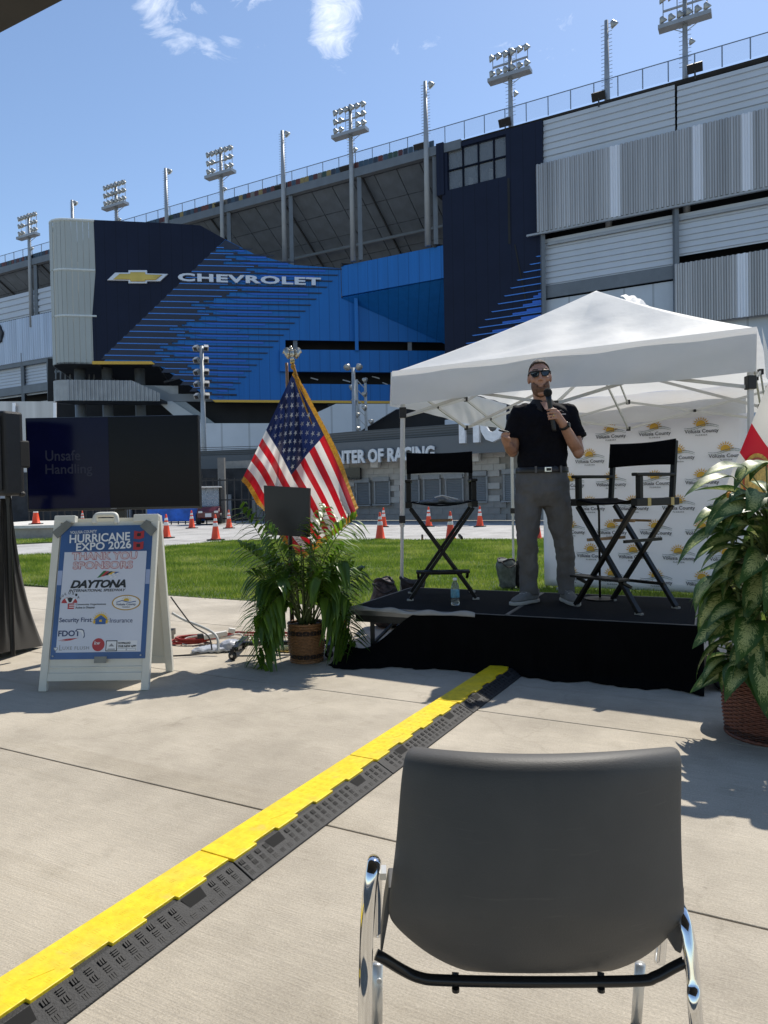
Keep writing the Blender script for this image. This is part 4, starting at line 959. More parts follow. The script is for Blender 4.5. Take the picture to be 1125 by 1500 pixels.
for i in range(4):                                     # scissor trusses along each side
    a0, a1 = legs[i][1], legs[(i+1) % 4][1]
    for h_ in range(2):
        s0, s1 = a0.lerp(a1, h_/2), a0.lerp(a1, (h_+1)/2)
        MB().bar(V(s0.x, s0.y, ZE-.10), V(s1.x, s1.y, ZE-.42), .014, .026).build('truss_bar', m_leg, tent)
        MB().bar(V(s0.x, s0.y, ZE-.42), V(s1.x, s1.y, ZE-.10), .014, .026).build('truss_bar', m_leg, tent)
        m_ = s0.lerp(s1, .5); MB().box(V(m_.x, m_.y, ZE-.26), (.03, .03, .03)).build('truss_joint', m_clip, tent)
    m_ = a0.lerp(a1, .5); 
    for z_ in (ZE-.10, ZE-.42): MB().box(V(m_.x, m_.y, z_), (.04, .04, .05)).build('truss_joint', m_clip, tent)
    c_ = TP(TS/2, TS/2, 0); q_ = a0.lerp(a1, .5)
    MB().bar(V(q_.x, q_.y, ZE-.42), V(c_.x, c_.y, ZP-.75), .014, .026).build('truss_bar', m_leg, tent)
    MB().bar(V(q_.x, q_.y, ZE-.12), V(c_.x, c_.y, ZP-.35), .014, .026).build('truss_bar', m_leg, tent)
c_ = TP(TS/2, TS/2, 0); MB().bar(V(c_.x, c_.y, ZP-.8), V(c_.x, c_.y, ZP-.03), .035, .035).build('centre_post', m_leg, tent)
# ================================================================ BACKDROP with repeated logo
bdp = thing('backdrop', 'white step-and-repeat backdrop printed with sun and wave county logos', 'backdrop', V(3.1, 8.8, 0))
BL_ = V(2.10, 9.34, 0); BU = V(.855, -.519, 0).normalized(); BNm = V(BU.y, -BU.x, 0)
if BNm.y > 0: BNm = -BNm
BW, BH = 2.40, 2.42
m_bd = mat('backdrop_vinyl', (.84, .84, .92), .45, 0, .02, 1.5, bump=.05, bscale=3)
def bdf(u, v): return BL_ + BU*(u*BW) + V(0, 0, .03+v*BH) + BNm*(.012*math.sin(u*7)*math.sin(v*3.1) + .006*math.sin(u*19+v*4))
MB().grid(bdf, 24, 24).build('print_sheet', m_bd, bdp, smooth=True, solid=.004)
fr = MB()
for u_ in (.02, BW-.02): fr.tube([BL_+BU*u_-BNm*.03+V(0, 0, .0), BL_+BU*u_-BNm*.03+V(0, 0, BH)], .018, 8)
fr.tube([BL_-BNm*.03+V(0, 0, BH), BL_+BU*BW-BNm*.03+V(0, 0, BH)], .018, 8); fr.tube([BL_-BNm*.03+V(0, 0, .05), BL_+BU*BW-BNm*.03+V(0, 0, .05)], .018, 8)
for u_ in (.25, BW-.25): fr.bar(BL_+BU*u_-BNm*.45+V(0, 0, .02), BL_+BU*u_+BNm*.22+V(0, 0, .02), .05, .03); fr.tube([BL_+BU*u_-BNm*.42+V(0, 0, .03), BL_+BU*u_-BNm*.04+V(0, 0, .9)], .012, 6)
fr.build('frame', m_galv, bdp)
m_sun = mat('logo_gold', (.62, .36, .04), .5, var=.05); m_wave = mat('logo_teal', (.075, .13, .16), .5); m_wave2 = mat('logo_grey_green', (.20, .27, .24), .5); m_ink = mat('logo_ink', (.012, .016, .03), .5)
def logo_mesh(w_=.31):
    mb = MB(); k = w_/.31; nz = V(0, 0, 0); Z = .004
    def p2(x, y, d=0): return V(x*k, y*k, Z+d)
    # sun: disc cut by the wave, rays
    mb.poly([p2(-.005+.043*math.cos(R(a_)), .028+.043*math.sin(R(a_))) for a_ in range(-25, 206, 11)], 0)
    for a_ in range(8, 180, 20):
        c_, s_ = math.cos(R(a_)), math.sin(R(a_)); mb.poly([p2(-.005+.050*c_-.007*s_, .028+.050*s_+.007*c_), p2(-.005+.050*c_+.007*s_, .028+.050*s_-.007*c_), p2(-.005+.080*c_, .028+.080*s_)], 0)
    for off, t_, mi in ((.0, .011, 1), (-.016, .010, 2)):
        top = []; bot = []
        for i in range(25):
            x = -.155+.31*i/24; y = .018*math.sin((x+.02)/.155*math.pi*.95+.1)+.012+off; e = t_*(.45+.55*math.sin(math.pi*i/24)**.5 if 0 < i < 24 else .45)
            top.append(p2(x, y+e/2, .0015)); bot.append(p2(x, y-e/2, .0015))
        mb.add(top+bot, [[i, i+1, 26+i-1+0, 25+i] for i in range(24)], mi)
    lettering(mb, 'Volusia County', p2(-.152, -.062, .001), V(1, 0, 0), V(0, 1, 0), .046*k, .304*k, depth=.0008, bold=.012, mi=3)
    lettering(mb, 'FLORIDA', p2(-.052, -.080, .001), V(1, 0, 0), V(0, 1, 0), .013*k, .105*k, depth=.0008, bold=.02, mi=3, spacing=1.3)
    return mb.mesh('logo', [m_sun, m_wave, m_wave2, m_ink])
lm = logo_mesh(.375)
Ml = Matrix((BU, V(0, 0, 1), BNm)).transposed().to_4x4()
for r_ in range(9):
    z_ = BH-.14-r_*.30
    for c2_ in range(5):
        u_ = .10 + c2_*.52 + (.26 if r_ % 2 else 0)
        if u_ > BW-.1 or z_ < .1: continue
        if u_ < .16: continue
        o = link('logo', lm, bdp); M = Ml.copy(); M.translation = bdf(u_/BW, (z_-.03)/BH)+BNm*.014; o.matrix_basis = M
# ================================================================ STAGE
SA = V(-.27, 5.45, 0); SU = V(2.26, -1.04, 0).normalized(); SV = V(-SU.y, SU.x, 0); SLEN, SDEP, SH = 2.44, 1.2, .40
def SP(u, v, z): return SA + SU*u + SV*v + V(0, 0, z)
m_deck = mat('stage_carpet', (.012, .012, .013), .95, 0, .35, 30, bump=.3, bscale=300, spec=.12); m_trim = mat('stage_trim', (.16, .16, .16), .35, .7); m_fr = mat('stage_frame', (.02, .02, .02), .5, .3)
stg = thing('stage', 'low black portable stage platform with draped skirt', 'stage', SP(SLEN/2, SDEP/2, 0))
for k in range(2):
    u0, u1 = k*SLEN/2+.004, (k+1)*SLEN/2-.004
    dk = MB().prism([SP(u0+.012, .012, SH-.04), SP(u1-.012, .012, SH-.04), SP(u1-.012, SDEP-.012, SH-.04), SP(u0+.012, SDEP-.012, SH-.04)], (0, 0, .04)).build('deck', m_deck, stg)
    e = MB()
    for a_, b_ in (((u0, 0), (u1, 0)), ((u0, SDEP), (u1, SDEP)), ((u0+.005, .012), (u0+.005, SDEP-.012)), ((u1-.005, .012), (u1-.005, SDEP-.012))): e.bar(SP(*a_, SH-.028), SP(*b_, SH-.028), .012, .062)
    e.build('edge_trim', m_trim, stg, bevel=.003)
    fr = MB()
    for u_ in (u0+.12, u1-.12):
        for v_ in (.12, SDEP-.12): fr.bar(SP(u_, v_, 0), SP(u_, v_, SH-.06), .035, .035)
        fr.bar(SP(u_, .12, .08), SP(u_, SDEP-.12, .08), .03, .03); fr.bar(SP(u_, .12, .1), SP(u_, SDEP-.12, SH-.08), .02, .02)
    for v_ in (.05, SDEP-.05): fr.bar(SP(u0+.02, v_, SH-.085), SP(u1-.02, v_, SH-.085), .04, .06)
    fr.bar(SP(u0+.12, .6, SH-.085), SP(u1-.12, .6, SH-.085), .04, .06)
    fr.build('leg_frame', m_fr, stg)
# skirt: hangs from the front edge, has come loose at the left corner and slumped on the ground
m_sk = mat('skirt_cloth', (.0035, .0035, .004), .9, 0, .25, 5, spec=.06)
def ss(x): x = max(0, min(1, x)); return x*x*(3-2*x)
def skirt(u, v):
    s_ = -.06 + u*(SLEN+.10)
    loose = 1-ss((s_-.12)/.50)
    ztop = SH-.005 - loose*(.295) + .075*ss((.10-s_)/.25)*(1-ss((-.10-s_)/.2))
    fold = .012*math.sin(s_*24)+.01*math.sin(s_*41+1) + .006*math.sin(s_*77)
    out_ = .012 + .05*v + fold*v + loose*(.06+.13*v) + .03*ss((s_-2.2)/.3)*v
    z = ztop*(1-v)**(1+.7*loose) + .004 + (.018*math.sin(s_*9+v*4)+.02)*loose*(1-v)*0
    if v > .9: out_ += (v-.9)*.5*(1+.6*math.sin(s_*13))
    return SP(s_, -out_, max(.006, z))
MB().grid(skirt, 120, 22).build('skirt', m_sk, stg, smooth=True, solid=.004)
def skirt2(u, v):
    s_ = u*(SDEP); fold = .012*math.sin(s_*26)+.008*math.sin(s_*51)
    return SP(SLEN+.045+.012+.04*v+fold*v+(v-.9)*.5*(v > .9), s_-.02, max(.006, (SH-.005)*(1-v)))
MB().grid(skirt2, 50, 14).build('skirt', m_sk, stg, smooth=True, solid=.004)
# pale fabric binding along the front edge where the carpet is folded over
def bind(u, v):
    s_ = .0 + u*1.0; return SP(s_, -.016-.01*v+.004*math.sin(s_*40), SH+.006-.03*v+.010*math.sin(s_*22)*(1-v)+.006*math.sin(s_*9))
MB().grid(bind, 60, 3).build('edge_binding', mat('binding_tape', (.30, .30, .30), .5), stg, smooth=True, solid=.003)
MB().bar(SP(SLEN/2, .02, SH+.003), SP(SLEN/2, SDEP-.02, SH+.003), .018, .004).build('seam_strip', m_trim, stg)
# ================================================================ DIRECTOR'S CHAIRS
m_bw = mat('black_wood', (.006, .006, .006), .4, 0, .3, 12, spec=.22); m_bc = mat('black_canvas', (.004, .004, .005), .9, 0, .3, 20, bump=.15, bscale=200, spec=.08)
m_worn = mat('worn_wood', (.28, .17, .08), .6, 0, .5, 30); m_tape = mat('yellow_tape', (.42, .34, .12), .5, 0, .2, 14); m_bolt = mat('bolt', (.5, .5, .5), .3, .8)
def director_chair(label, loc, rz, tape):
    t = thing('directors_chair', label, 'chair', loc, rz); w_, d_, h_ = .50, .40, .73
    B = lambda mb, n, m, **k: mb.build(n, m, t, world=False, **k)
    for y_ in (-d_/2, d_/2):
        for sx_ in (-1, 1):
            yy = y_+sx_*.013
            lg = B(MB().bar(V(sx_*w_/2, yy, .012), V(-sx_*(w_/2-.01), yy, h_-.03), .024, .042, up=(0, 1, 0)), 'leg', m_bw, bevel=.003)
            MB().box(V(sx_*w_/2, yy, .006), (.05, .03, .012)).build('foot', m_bolt, lg, world=False)
        MB().lathe([(0, -.03), (.009, -.03), (.009, .03), (0, .03)], V(0, y_, h_/2), 8, 0, Euler((R(90), 0, 0)).to_matrix()).build('pivot_bolt', m_bolt, t, world=False)
    for sx_ in (-1, 1):
        x_ = sx_*w_/2
        rl_ = B(MB().box((x_, 0, h_), (.048, d_+.06, .05)), 'seat_rail', m_bw, bevel=.005)
        if tape and sx_ > 0:
            for y_ in (-.10, .15): MB().box((x_, y_, h_), (.051, .035, .053)).build('tape_band', m_tape, rl_, world=False)
        B(MB().box((x_, 0, .03), (.03, d_-.06, .03)), 'foot_rail', m_bw, bevel=.003) if False else None
        B(MB().bar(V(x_, -d_/2+.03, h_+.02), V(x_, -d_/2+.03, h_+.17), .035, .035), 'arm_post', m_bw, bevel=.003)
        B(MB().box((x_, -.01, h_+.18), (.05, d_+.02, .022)), 'armrest', m_bw, bevel=.006)
        B(MB().bar(V(x_, d_/2-.02, h_+.02), V(x_, d_/2+.02, h_+.41), .032, .032), 'back_post', m_bw, bevel=.004)
        B(MB().bar(V(x_*.60, -d_/2, .30*1+.17), V(x_*.60, d_/2, .30+.17), .016, .02), 'side_stretcher', m_worn if sx_ < 0 else m_bw)
    B(MB().box((0, 0, .60), (.17, .02, .02)).box((0, d_/2-.02, .595), (.17, .016, .016)), 'stretcher', m_worn, bevel=.003)
    B(MB().bar(V(-w_*.34, d_/2, .16), V(w_*.34, d_/2, .16), .02, .02), 'rear_stretcher', m_bw)
    B(MB().box((0, -d_/2-.07, .225), (w_*.80, .12, .016)).bar(V(-w_*.37, -d_/2-.07, .21), V(-w_*.37, -d_/2+.02, .17), .02, .02).bar(V(w_*.37, -d_/2-.07, .21), V(w_*.37, -d_/2+.02, .17), .02, .02), 'footrest', m_bw, bevel=.003)
    B(MB().grid(lambda u, v: V((u-.5)*w_, (v-.5)*(d_+.02), h_+.022-.035*math.sin(math.pi*u)+.003*math.sin(v*9)), 16, 8), 'seat_sling', m_bc, smooth=True, solid=.006)
    B(MB().grid(lambda u, v: V((u-.5)*(w_+.035), d_/2+.002+.035*math.sin(math.pi*u)+.02*v-.02, h_+.245+.175*v-.008*math.sin(math.pi*u)*(1-2*v)*-1), 18, 8), 'backrest', m_bc, smooth=True, solid=.008)
    return t
director_chair('tall black folding canvas chair, left on the stage, with a bag on its seat', V(.475, 5.93, SH), R(-3), False).scale = (1.06,)*3
director_chair('tall black folding canvas chair with yellow tape on a seat rail, right on stage', V(1.755, 5.19, SH), R(-56), True).scale = (1.06,)*3
# thin music-stand pole behind the right chair
st = thing('microphone_stand', 'thin black stand with hooked top behind the right stage chair', 'stand', V(1.86, 5.28, SH))
bx_, by_ = 1.69, 5.58
st.location = V(bx_, by_, SH)
MB().tube([V(bx_, by_, SH+.02), V(bx_, by_, SH+.70), V(bx_-.015, by_, SH+.77), V(bx_-.05, by_, SH+.79), V(bx_-.085, by_, SH+.76)], .009, 8).build('pole', m_bw, st, smooth=True)
MB().lathe([(0, 0), (.12, 0), (.12, .012), (.02, .02), (0, .02)], V(bx_, by_, SH), 20).build('base', m_bw, st)
# bag / folded plastic pouch on the left chair
def blob_mesh(name, m, parent, pts, vox, sm_=3, disp=None): 
    mb = MB()
    for c_, r_ in pts: mb.ball(c_, r_, seg=12)
    return remeshed(mb, name, m, vox, parent, sm_, disp)
pc = V(.475, 5.87, SH+.735*1.06)
pouch = thing('pouch', 'crumpled grey pouch lying on the seat of the left stage chair', 'pouch', pc)
blob_mesh('body', mat('grey_nylon', (.14, .145, .15), .35, .1, .4, 25), pouch, [(pc+V(-.09, 0, .012), (.10, .09, .025)), (pc+V(.0, 0, .03), (.07, .07, .035)), (pc+V(.09, 0, .012), (.11, .07, .022))], .009, 2, (.02, .05))
MB().tube([pc+V(-.06, -.07, .05), pc+V(0, -.08, .065), pc+V(.06, -.08, .05), pc+V(.13, -.08, .03)], .006, 6).build('strap', mat('pale_strap', (.5, .5, .5), .5), pouch)
# water bottle on the stage
wb = at(667, 885, 5.42); wb = V(wb.x, 5.42, SH+.004)
bt = thing('water_bottle', 'clear plastic water bottle with blue label on the stage floor', 'bottle', wb)
MB().lathe([(0, .002), (.030, 0), (.033, .01), (.031, .05), (.033, .09), (.033, .125), (.026, .16), (.013, .185), (.012, .2)], wb, 20).build('body', mat('clear_plastic', (.75, .85, .86), .08, trans=.85, alpha=.55, var=.02), bt, smooth=True)
MB().lathe([(.0335, .06), (.0338, .062), (.0338, .118), (.0335, .12)], wb, 20).build('label', mat('bottle_label', (.10, .30, .42), .4, var=.5, scale=30), bt, smooth=True)
MB().lathe([(.0145, .19), (.015, .192), (.015, .208), (0, .21)], wb, 14).build('cap', mat('bottle_cap', (.75, .78, .8), .4), bt)
# weight bags at the tent legs
def weight_bag(label, p, m, m2, s=1.0, seed=1):
    t = thing('weight_bag', label, 'bag', p); r_ = random.Random(seed)
    for k, sx_ in enumerate((-1, 1)):
        mb = MB(); rings = []; ph = r_.uniform(0, 6)
        for i in range(10):
            f = i/9; z_ = .006+f*.30*s; ring = []
            base = (.125-.03*f+.02*math.sin(f*5+ph))*s*(.6 if i == 0 else 1)*(.93 if i == 9 else 1)
            for q in range(20):
                a_ = 2*math.pi*q/20; rad_ = base*(1+.07*math.sin(a_*3+ph+f*3)+.05*math.sin(a_*7+f*9)+r_.uniform(-.02, .02))
                ring.append(p+V(sx_*.085*s+math.cos(a_)*rad_*.85+.02*f*sx_, .02*sx_+math.sin(a_)*rad_*.8, z_+.018*s*math.sin(a_*2+ph)*f))
            rings.append(ring)
        mb.loft(rings); mb.build('sack', m if k == 0 else m2, t, smooth=True)
        tp_ = rings[-1]; MB().tube(tp_+[tp_[0]], .010*s, 6, cap=False).build('sack_rim', m2, t, smooth=True)
    MB().tube(smoothpath([p+V(-.12*s, -.08*s, .27*s), p+V(-.17*s, -.13*s, .30*s), p+V(-.10*s, -.15*s, .24*s), p+V(-.02*s, -.12*s, .27*s)], 4), .009, 6).build('strap', m2, t, smooth=True)
    return t
m_bagb = mat('bag_black', (.02, .018, .02), .7, 0, .8, 18, bump=.4, bscale=20); m_bagp = mat('bag_pattern', (.06, .045, .045), .75, 0, .95, 28, bump=.3, bscale=20); m_bagg = mat('bag_grey', (.10, .11, .105), .7, 0, .5, 16, bump=.4, bscale=22)
p0 = legs[0][0]; weight_bag('dark patterned weight bag strapped round the front left tent leg', V(p0.x-.02, p0.y-.02, 0), m_bagp, m_bagb, 1.45, 2)
p0 = legs[3][0]; weight_bag('grey and black weight bag at the rear left tent leg on the grass', V(p0.x+.02, p0.y-.04, 0), m_bagg, m_bagb, 1.25, 5)
# ================================================================ CABLE RAMP
RD = V(.476, .879, 0).normalized(); RN = V(RD.y, -RD.x, 0)
RE = ground(740, 984); RE = V(RE.x, RE.y, 0)           # far end, middle of the ramp
m_yel = mat('ramp_yellow', (.82, .60, .012), .45, 0, .16, 26, bump=.08, bscale=60, scuff=.22); m_rub = mat('ramp_rubber', (.022, .022, .023), .68, 0, .35, 18, bump=.25, bscale=160)
SEG = .985; LW = .10
def RPt(t_, w_, z): return RE - RD*t_ + RN*w_ + V(0, 0, z)
ramp = thing('cable_ramp', 'yellow and black cable protector ramp crossing the concrete to the stage', 'cable ramp', RE-RD*2)
HT = .052
dia = MB()
def prof_h(w_): # height of the ramp surface across it
    a_ = abs(w_); return HT if a_ < .062 else max(.004, HT*(1-(a_-.062)/(.145-.062)))
for k in range(5):
    t0, t1 = k*SEG+.003, (k+1)*SEG-.003
    # rubber body: profile extruded along the ramp
    pr = [(-.145, .001), (-.145, .006), (-.064, HT-.006), (.064, HT-.006), (.145, .006), (.145, .001)]
    mb = MB(); mb.prism([RPt(t0, a_, z_) for a_, z_ in pr], -RD*(t1-t0)); sgm = mb.build('ramp_segment', m_rub, ramp, bevel=.003)
    # yellow lid with square teeth on its near edge
    pts = []; nT = 8; st_ = (t1-t0)/nT
    for i in range(nT):
        w_ = .064 if i % 2 else .047
        pts += [(t0+i*st_, w_), (t0+(i+1)*st_, w_)]
    pts += [(t1, -.082), (t0, -.082)]
    lid = MB(); lid.prism([RPt(a_, b_, HT-.010) for a_, b_ in pts], (0, 0, .013)); lid.build('lid', m_yel, ramp, bevel=.002)
    # tread marks: short raised bars in alternating directions
    tr_ = MB()
    def lozenge(tb_, c_, w_, z_, along, TH_=.0028):
        for q in (-1, 0, 1):
            a_ = (c_[0]+q*.0075, c_[1]) if along else (c_[0], c_[1]+q*.006)
            dt, dw = (.0022, .0075) if along else (.009, .0018)
            P4 = [(a_[0]-dt, a_[1]-dw), (a_[0]+dt, a_[1]-dw), (a_[0]+dt, a_[1]+dw), (a_[0]-dt, a_[1]+dw)]
            tb_.prism([RPt(x_, y_, z_(y_)-.0015) for x_, y_ in P4], (0, 0, TH_))
    hole_t = (t0+.20, t1-.20)
    i = 0; tt = t0+.035
    while tt < t1-.02:
        for j, w_ in enumerate((.082, .104, .126)):
            if any(abs(tt-h) < .05 and w_ < .12 for h in hole_t): continue
            lozenge(tr_, (tt, w_), w_, lambda y_: max(.004, (HT-.006)*(1-(abs(y_)-.064)/(.145-.064))+.0045), (i+j) % 2 == 0)
        tt += .042; i += 1
    tr_.build('tread', mat('ramp_tread', (.022, .022, .023), .6, spec=.25), ramp)['kind'] = 'stuff'
    ty = MB(); tt = t0+.04; i = 0
    while tt < t1-.03:
        for j, w_ in enumerate((-.05, -.02, .012, .038)):
            lozenge(ty, (tt, w_), w_, lambda y_: HT+.0026, (i+j) % 2 == 0, .0022)
        tt += .048; i += 1
    ty.build('lid_tread', m_yel, ramp)['kind'] = 'stuff'
    for h in hole_t:                                     # flat black quads painting the shade of grip holes in the near ramp
        MB().poly([RPt(h-.042, .068, .0466), RPt(h+.042, .068, .0466), RPt(h+.034, .112, .0215), RPt(h-.034, .112, .0215)]).build('grip_hole_shade', mat('hole_shade_black', (.003, .003, .003), .9), ramp)
    MB().prism([RPt(t0+.63, -.03, HT+.0025), RPt(t0+.63, .018, HT+.0025), RPt(t0+.69, -.006, HT+.0025)], (0, 0, .0015)).build('warning_triangle', m_yel, ramp)
# ================================================================ FOREGROUND CHAIR
m_shell = mat('chair_plastic', (.082, .081, .080), .55, 0, .10, 5, bump=.10, bscale=350, spec=.35, scuff=.07); m_chr = mat('chrome', (.75, .76, .78), .06, 1.0, .03, 3); m_blk = mat('black_tube', (.02, .02, .021), .3, .3)
m_chr2 = mat('brushed_chrome', (.62, .62, .60), .35, .6, .05, 5)
fc = thing('stacking_chair', 'dark grey plastic stacking chair with chrome frame seen from behind, in the foreground', 'chair', V(.27, 1.32, 0))
YB = 1.22
def fp(px, py, Y=YB): return at(px, py, Y)
# shell: one continuous back that curls under into the seat; outline rows by height (left, right, depth)
rows = [  # z-pixel row: left x, right x, centre depth
 (1096, 606, 985, .045), (1101, 597, 995, .02), (1112, 592.5, 997.5, .0), (1150, 588, 996, -.012), (1200, 584.5, 995.5, -.022), (1250, 580, 996.5, -.03), (1300, 573, 999, -.034), (1335, 568, 1002, -.033), (1350, 576, 995, -.028), (1370, 596, 978, -.018), (1395, 628, 950, .0), (1415, 668, 912, .03), (1428, 710, 862, .07)]
nc = 28
def shell_ring(row, first):
    py, xl, xr, dep = row; pts = []
    for i in range(nc+1):
        f = i/nc; a_ = (f-.5)*2
        x = xl+(xr-xl)*f
        y_edge = .075*abs(a_)**3.0 + .02*a_*a_                   # sides wrap forward
        sag = 13*(1-a_*a_)*(1-f*.25) if py < 1120 else (0)      # top edge dips in the middle
        if py >= 1120: sag = 13*(1-a_*a_)*max(0, 1-(py-1112)/90.)*(1-f*.25)
        Y = YB + dep + y_edge
        pts.append(at(x, py+sag, Y))
    return pts
rg = [shell_ring(r_, 0) for r_ in rows]
# continue under into the seat pan, going away from the camera
last = rg[-1]
for k, (dy, dz) in enumerate(((.10, -.004), (.20, .004), (.30, .006), (.38, -.005), (.42, -.03))):
    wid = (1.0+.95*ss((k+1)/3)); cx = sum((p.x for p in last))/len(last)
    rg.append([V(cx+(p.x-cx)*wid, p.y+dy, last[nc//2].z+dz+.035*abs(i/nc*2-1)**3) for i, p in enumerate(last)])
mb = MB(); n = nc+1
mb.add([p for r_ in rg for p in r_], [[i*n+k, i*n+k+1, (i+1)*n+k+1, (i+1)*n+k] for i in range(len(rg)-1) for k in range(nc)])
sh = mb.build('shell', m_shell, fc, smooth=True)
md = sh.modifiers.new('thickness', 'SOLIDIFY'); md.thickness = .006; md.offset = -1
md = sh.modifiers.new('sub', 'SUBSURF'); md.levels = 1; md.render_levels = 2
# rolled rim along the top
# side wings: the shell's lower corners folded down towards the arm brackets
for sx_, pts in ((-1, [(569, 1300), (562, 1340), (557, 1392), (560, 1396), (570, 1340), (580, 1300)]), (1, [(997, 1300), (972, 1362), (990, 1394), (998, 1399), (1004, 1380), (1003, 1300)])):
    MB().prism([at(x, y, YB+.06) for x, y in pts], (0, .07, 0)).build('side_flange', m_shell, fc, bevel=.006)
def tubep(pts, r_, name, m, flat=1.0, seg=14, up=None, par=None): return MB().tube(pts, r_, seg, flat=flat, upv=up).build(name, m, par or fc, smooth=True)
# left side: rear leg rises, bends forward into the arm
Yl = YB+.03
pl = [V(at(534, 1500, Yl-.03).x, Yl-.06, 0.0), at(535, 1500, Yl-.03), at(536, 1400, Yl-.01), at(541, 1310, Yl), at(547, 1270, Yl+.015), at(549, 1259, Yl+.05), at(550, 1258, Yl+.16), at(551.5, 1262, Yl+.30), at(552, 1300, Yl+.36), at(552, 1370, Yl+.38)]
pl[0] = V(pl[1].x-.004, pl[1].y-.03, .0)
tubep(smoothpath(pl), .0085, 'side_frame', m_chr, 1.5, up=(0, 1, 0))
Yr = YB+.03
pr_ = [V(0, 0, 0), at(1020, 1500, Yr-.03), at(1016, 1440, Yr-.01), at(1009, 1380, Yr+.01), at(1001, 1345, Yr+.03), at(992, 1322, Yr+.07), at(985, 1312, Yr+.16), at(978, 1315, Yr+.30), at(972, 1350, Yr+.36), at(966, 1410, Yr+.38)]
pr_[0] = V(pr_[1].x+.02, pr_[1].y-.03, .0)
tubep(smoothpath(pr_), .0085, 'side_frame', m_chr, 1.5, up=(0, 1, 0))
for px in (553, 938):                                   # front legs, in a paler brushed chrome
    a_ = at(px, 1412, YB+.40); tubep([V(a_.x, a_.y, a_.z), V(a_.x-.004, a_.y+.02, 0)], .0125, 'front_leg', m_chr2, .8)
# rear cross tube under the seat
cp = [at(551, 1398, Yl), at(562, 1404, Yl+.0), at(590, 1421, Yl+.01), at(615, 1432, Yl+.01), at(650, 1436, Yl+.01), at(780, 1438.5, Yl+.01), at(930, 1437, Yl+.01), at(960, 1431, Yl+.01), at(985, 1418, Yl+.01), at(1003, 1409, Yl+.01)]
tubep(smoothpath(cp, 6), .0095, 'cross_tube', m_blk, 1.0)
for px in (667, 880):
    MB().tube([at(px, 1424, Yl+.02), at(px, 1441, Yl+.01)], .0065, 10).build('mount', m_blk, fc); MB().lathe([(0, 0), (.007, 0), (.007, .006), (0, .008)], at(px+.5, 1452, Yl+.005), 10).build('screw', m_blk, fc)
MB().box(at(561, 1278, Yl+.03), (.012, .03, .012)).build('bracket', m_chr2, fc)
MB().lathe([(0, -.002), (.006, -.002), (.006, .002), (0, .002)], at(555.5, 1437, YB+.36), 12, 0, Euler((R(90), 0, 0)).to_matrix()).build('rivet', m_chr2, fc)
# ================================================================ SANDWICH BOARD SIGN
m_wp = mat('white_plastic', (.70, .69, .62), .5, 0, .06, 6); m_pst = mat('poster_white', (.60, .64, .74), .35, 0, .03, 3); m_psb = mat('poster_blue', (.035, .095, .26), .3, 0, .25, 3); m_duct = mat('duct_tape', (.20, .20, .18), .4, .2, .2, 12)
sb = thing('sandwich_board', 'white folding sandwich board sign thanking the expo sponsors', 'sign', V(-1.9, 4.9, 0))
FL, FRt = ground(57, 1013), ground(218, 1011); TLp, TRp = at(84, 752, 4.93), at(240, 750, 4.99)
FL.z = FRt.z = 0
e1_ = (FRt-FL).normalized(); Zt = 1.155; cen_t = (TLp+TRp)/2; e1_.normalize()
bkd = V(-e1_.y, e1_.x, 0)
lean = .235
wB = (FRt-FL).length; wT = (TRp-TLp).length
def sbp(u, v, off=0):    # front panel: u across (-.5...5), v up 0..1
    wid = wB+(wT-wB)*v; c_ = (FL+FRt)/2 + bkd*(lean*v) + V(0, 0, Zt*v) + e1_*(.5*((TLp+TRp)/2-(FL+FRt)/2).dot(e1_)*0 + ((cen_t-(FL+FRt)/2).dot(e1_))*v)
    nrm = e1_.cross((bkd*lean+V(0, 0, Zt)).normalized())
    if nrm.y > 0: nrm = -nrm
    return c_ + e1_*(u*wid) + nrm*off
def panel(mb, u0, u1, v0, v1, off, th, mi=0, fn=None):
    fn = fn or sbp; nrm = (fn(0, 0, 1)-fn(0, 0, 0)); mb.prism([fn(u0, v0, off), fn(u1, v0, off), fn(u1, v1, off), fn(u0, v1, off)], -nrm*th, mi); return mb
fp_ = MB(); panel(fp_, -.46, .46, .07, .96, 0, .012); fp_.build('front_panel', m_wp, sb)
fr = MB(); panel(fr, -.5, -.43, .0, .99, .012, .035); panel(fr, .43, .5, 0, .99, .012, .035); panel(fr, -.43, .43, .055, .10, .010, .030); panel(fr, -.43, .43, .125, .135, .006, .02); fr.build('front_frame', m_wp, sb, bevel=.004)
for u0, u1 in ((-.5, -.30), (.26, .5)):
    t_ = MB(); panel(t_, u0, u1, .955, 1.0, .013, .05); t_.build('hinge_block', m_wp, sb, bevel=.006)
hd = MB().tube(smoothpath([sbp(-.115, .95), sbp(-.115, .975), sbp(-.095, 1.0), sbp(.0, 1.003), sbp(.075, 1.0), sbp(.095, .975), sbp(.095, .95)], 5), .018, 8).build('handle', m_wp, sb, smooth=True)
def sbk(u, v, off=0):
    q = sbp(u, v, 0); d = bkd*(2*lean*(1-v)+.045); n_ = bkd; return q+d+n_*off
bp_ = MB(); panel(bp_, -.46, .46, .07, .98, 0, .012, fn=sbk); bp_.build('rear_panel', m_wp, sb)
fr = MB(); panel(fr, -.5, -.43, .0, .99, .012, .04, fn=sbk); panel(fr, .43, .5, 0, .99, .012, .04, fn=sbk); panel(fr, -.43, .43, .055, .10, .010, .030, fn=sbk); fr.build('rear_frame', m_wp, sb, bevel=.004)
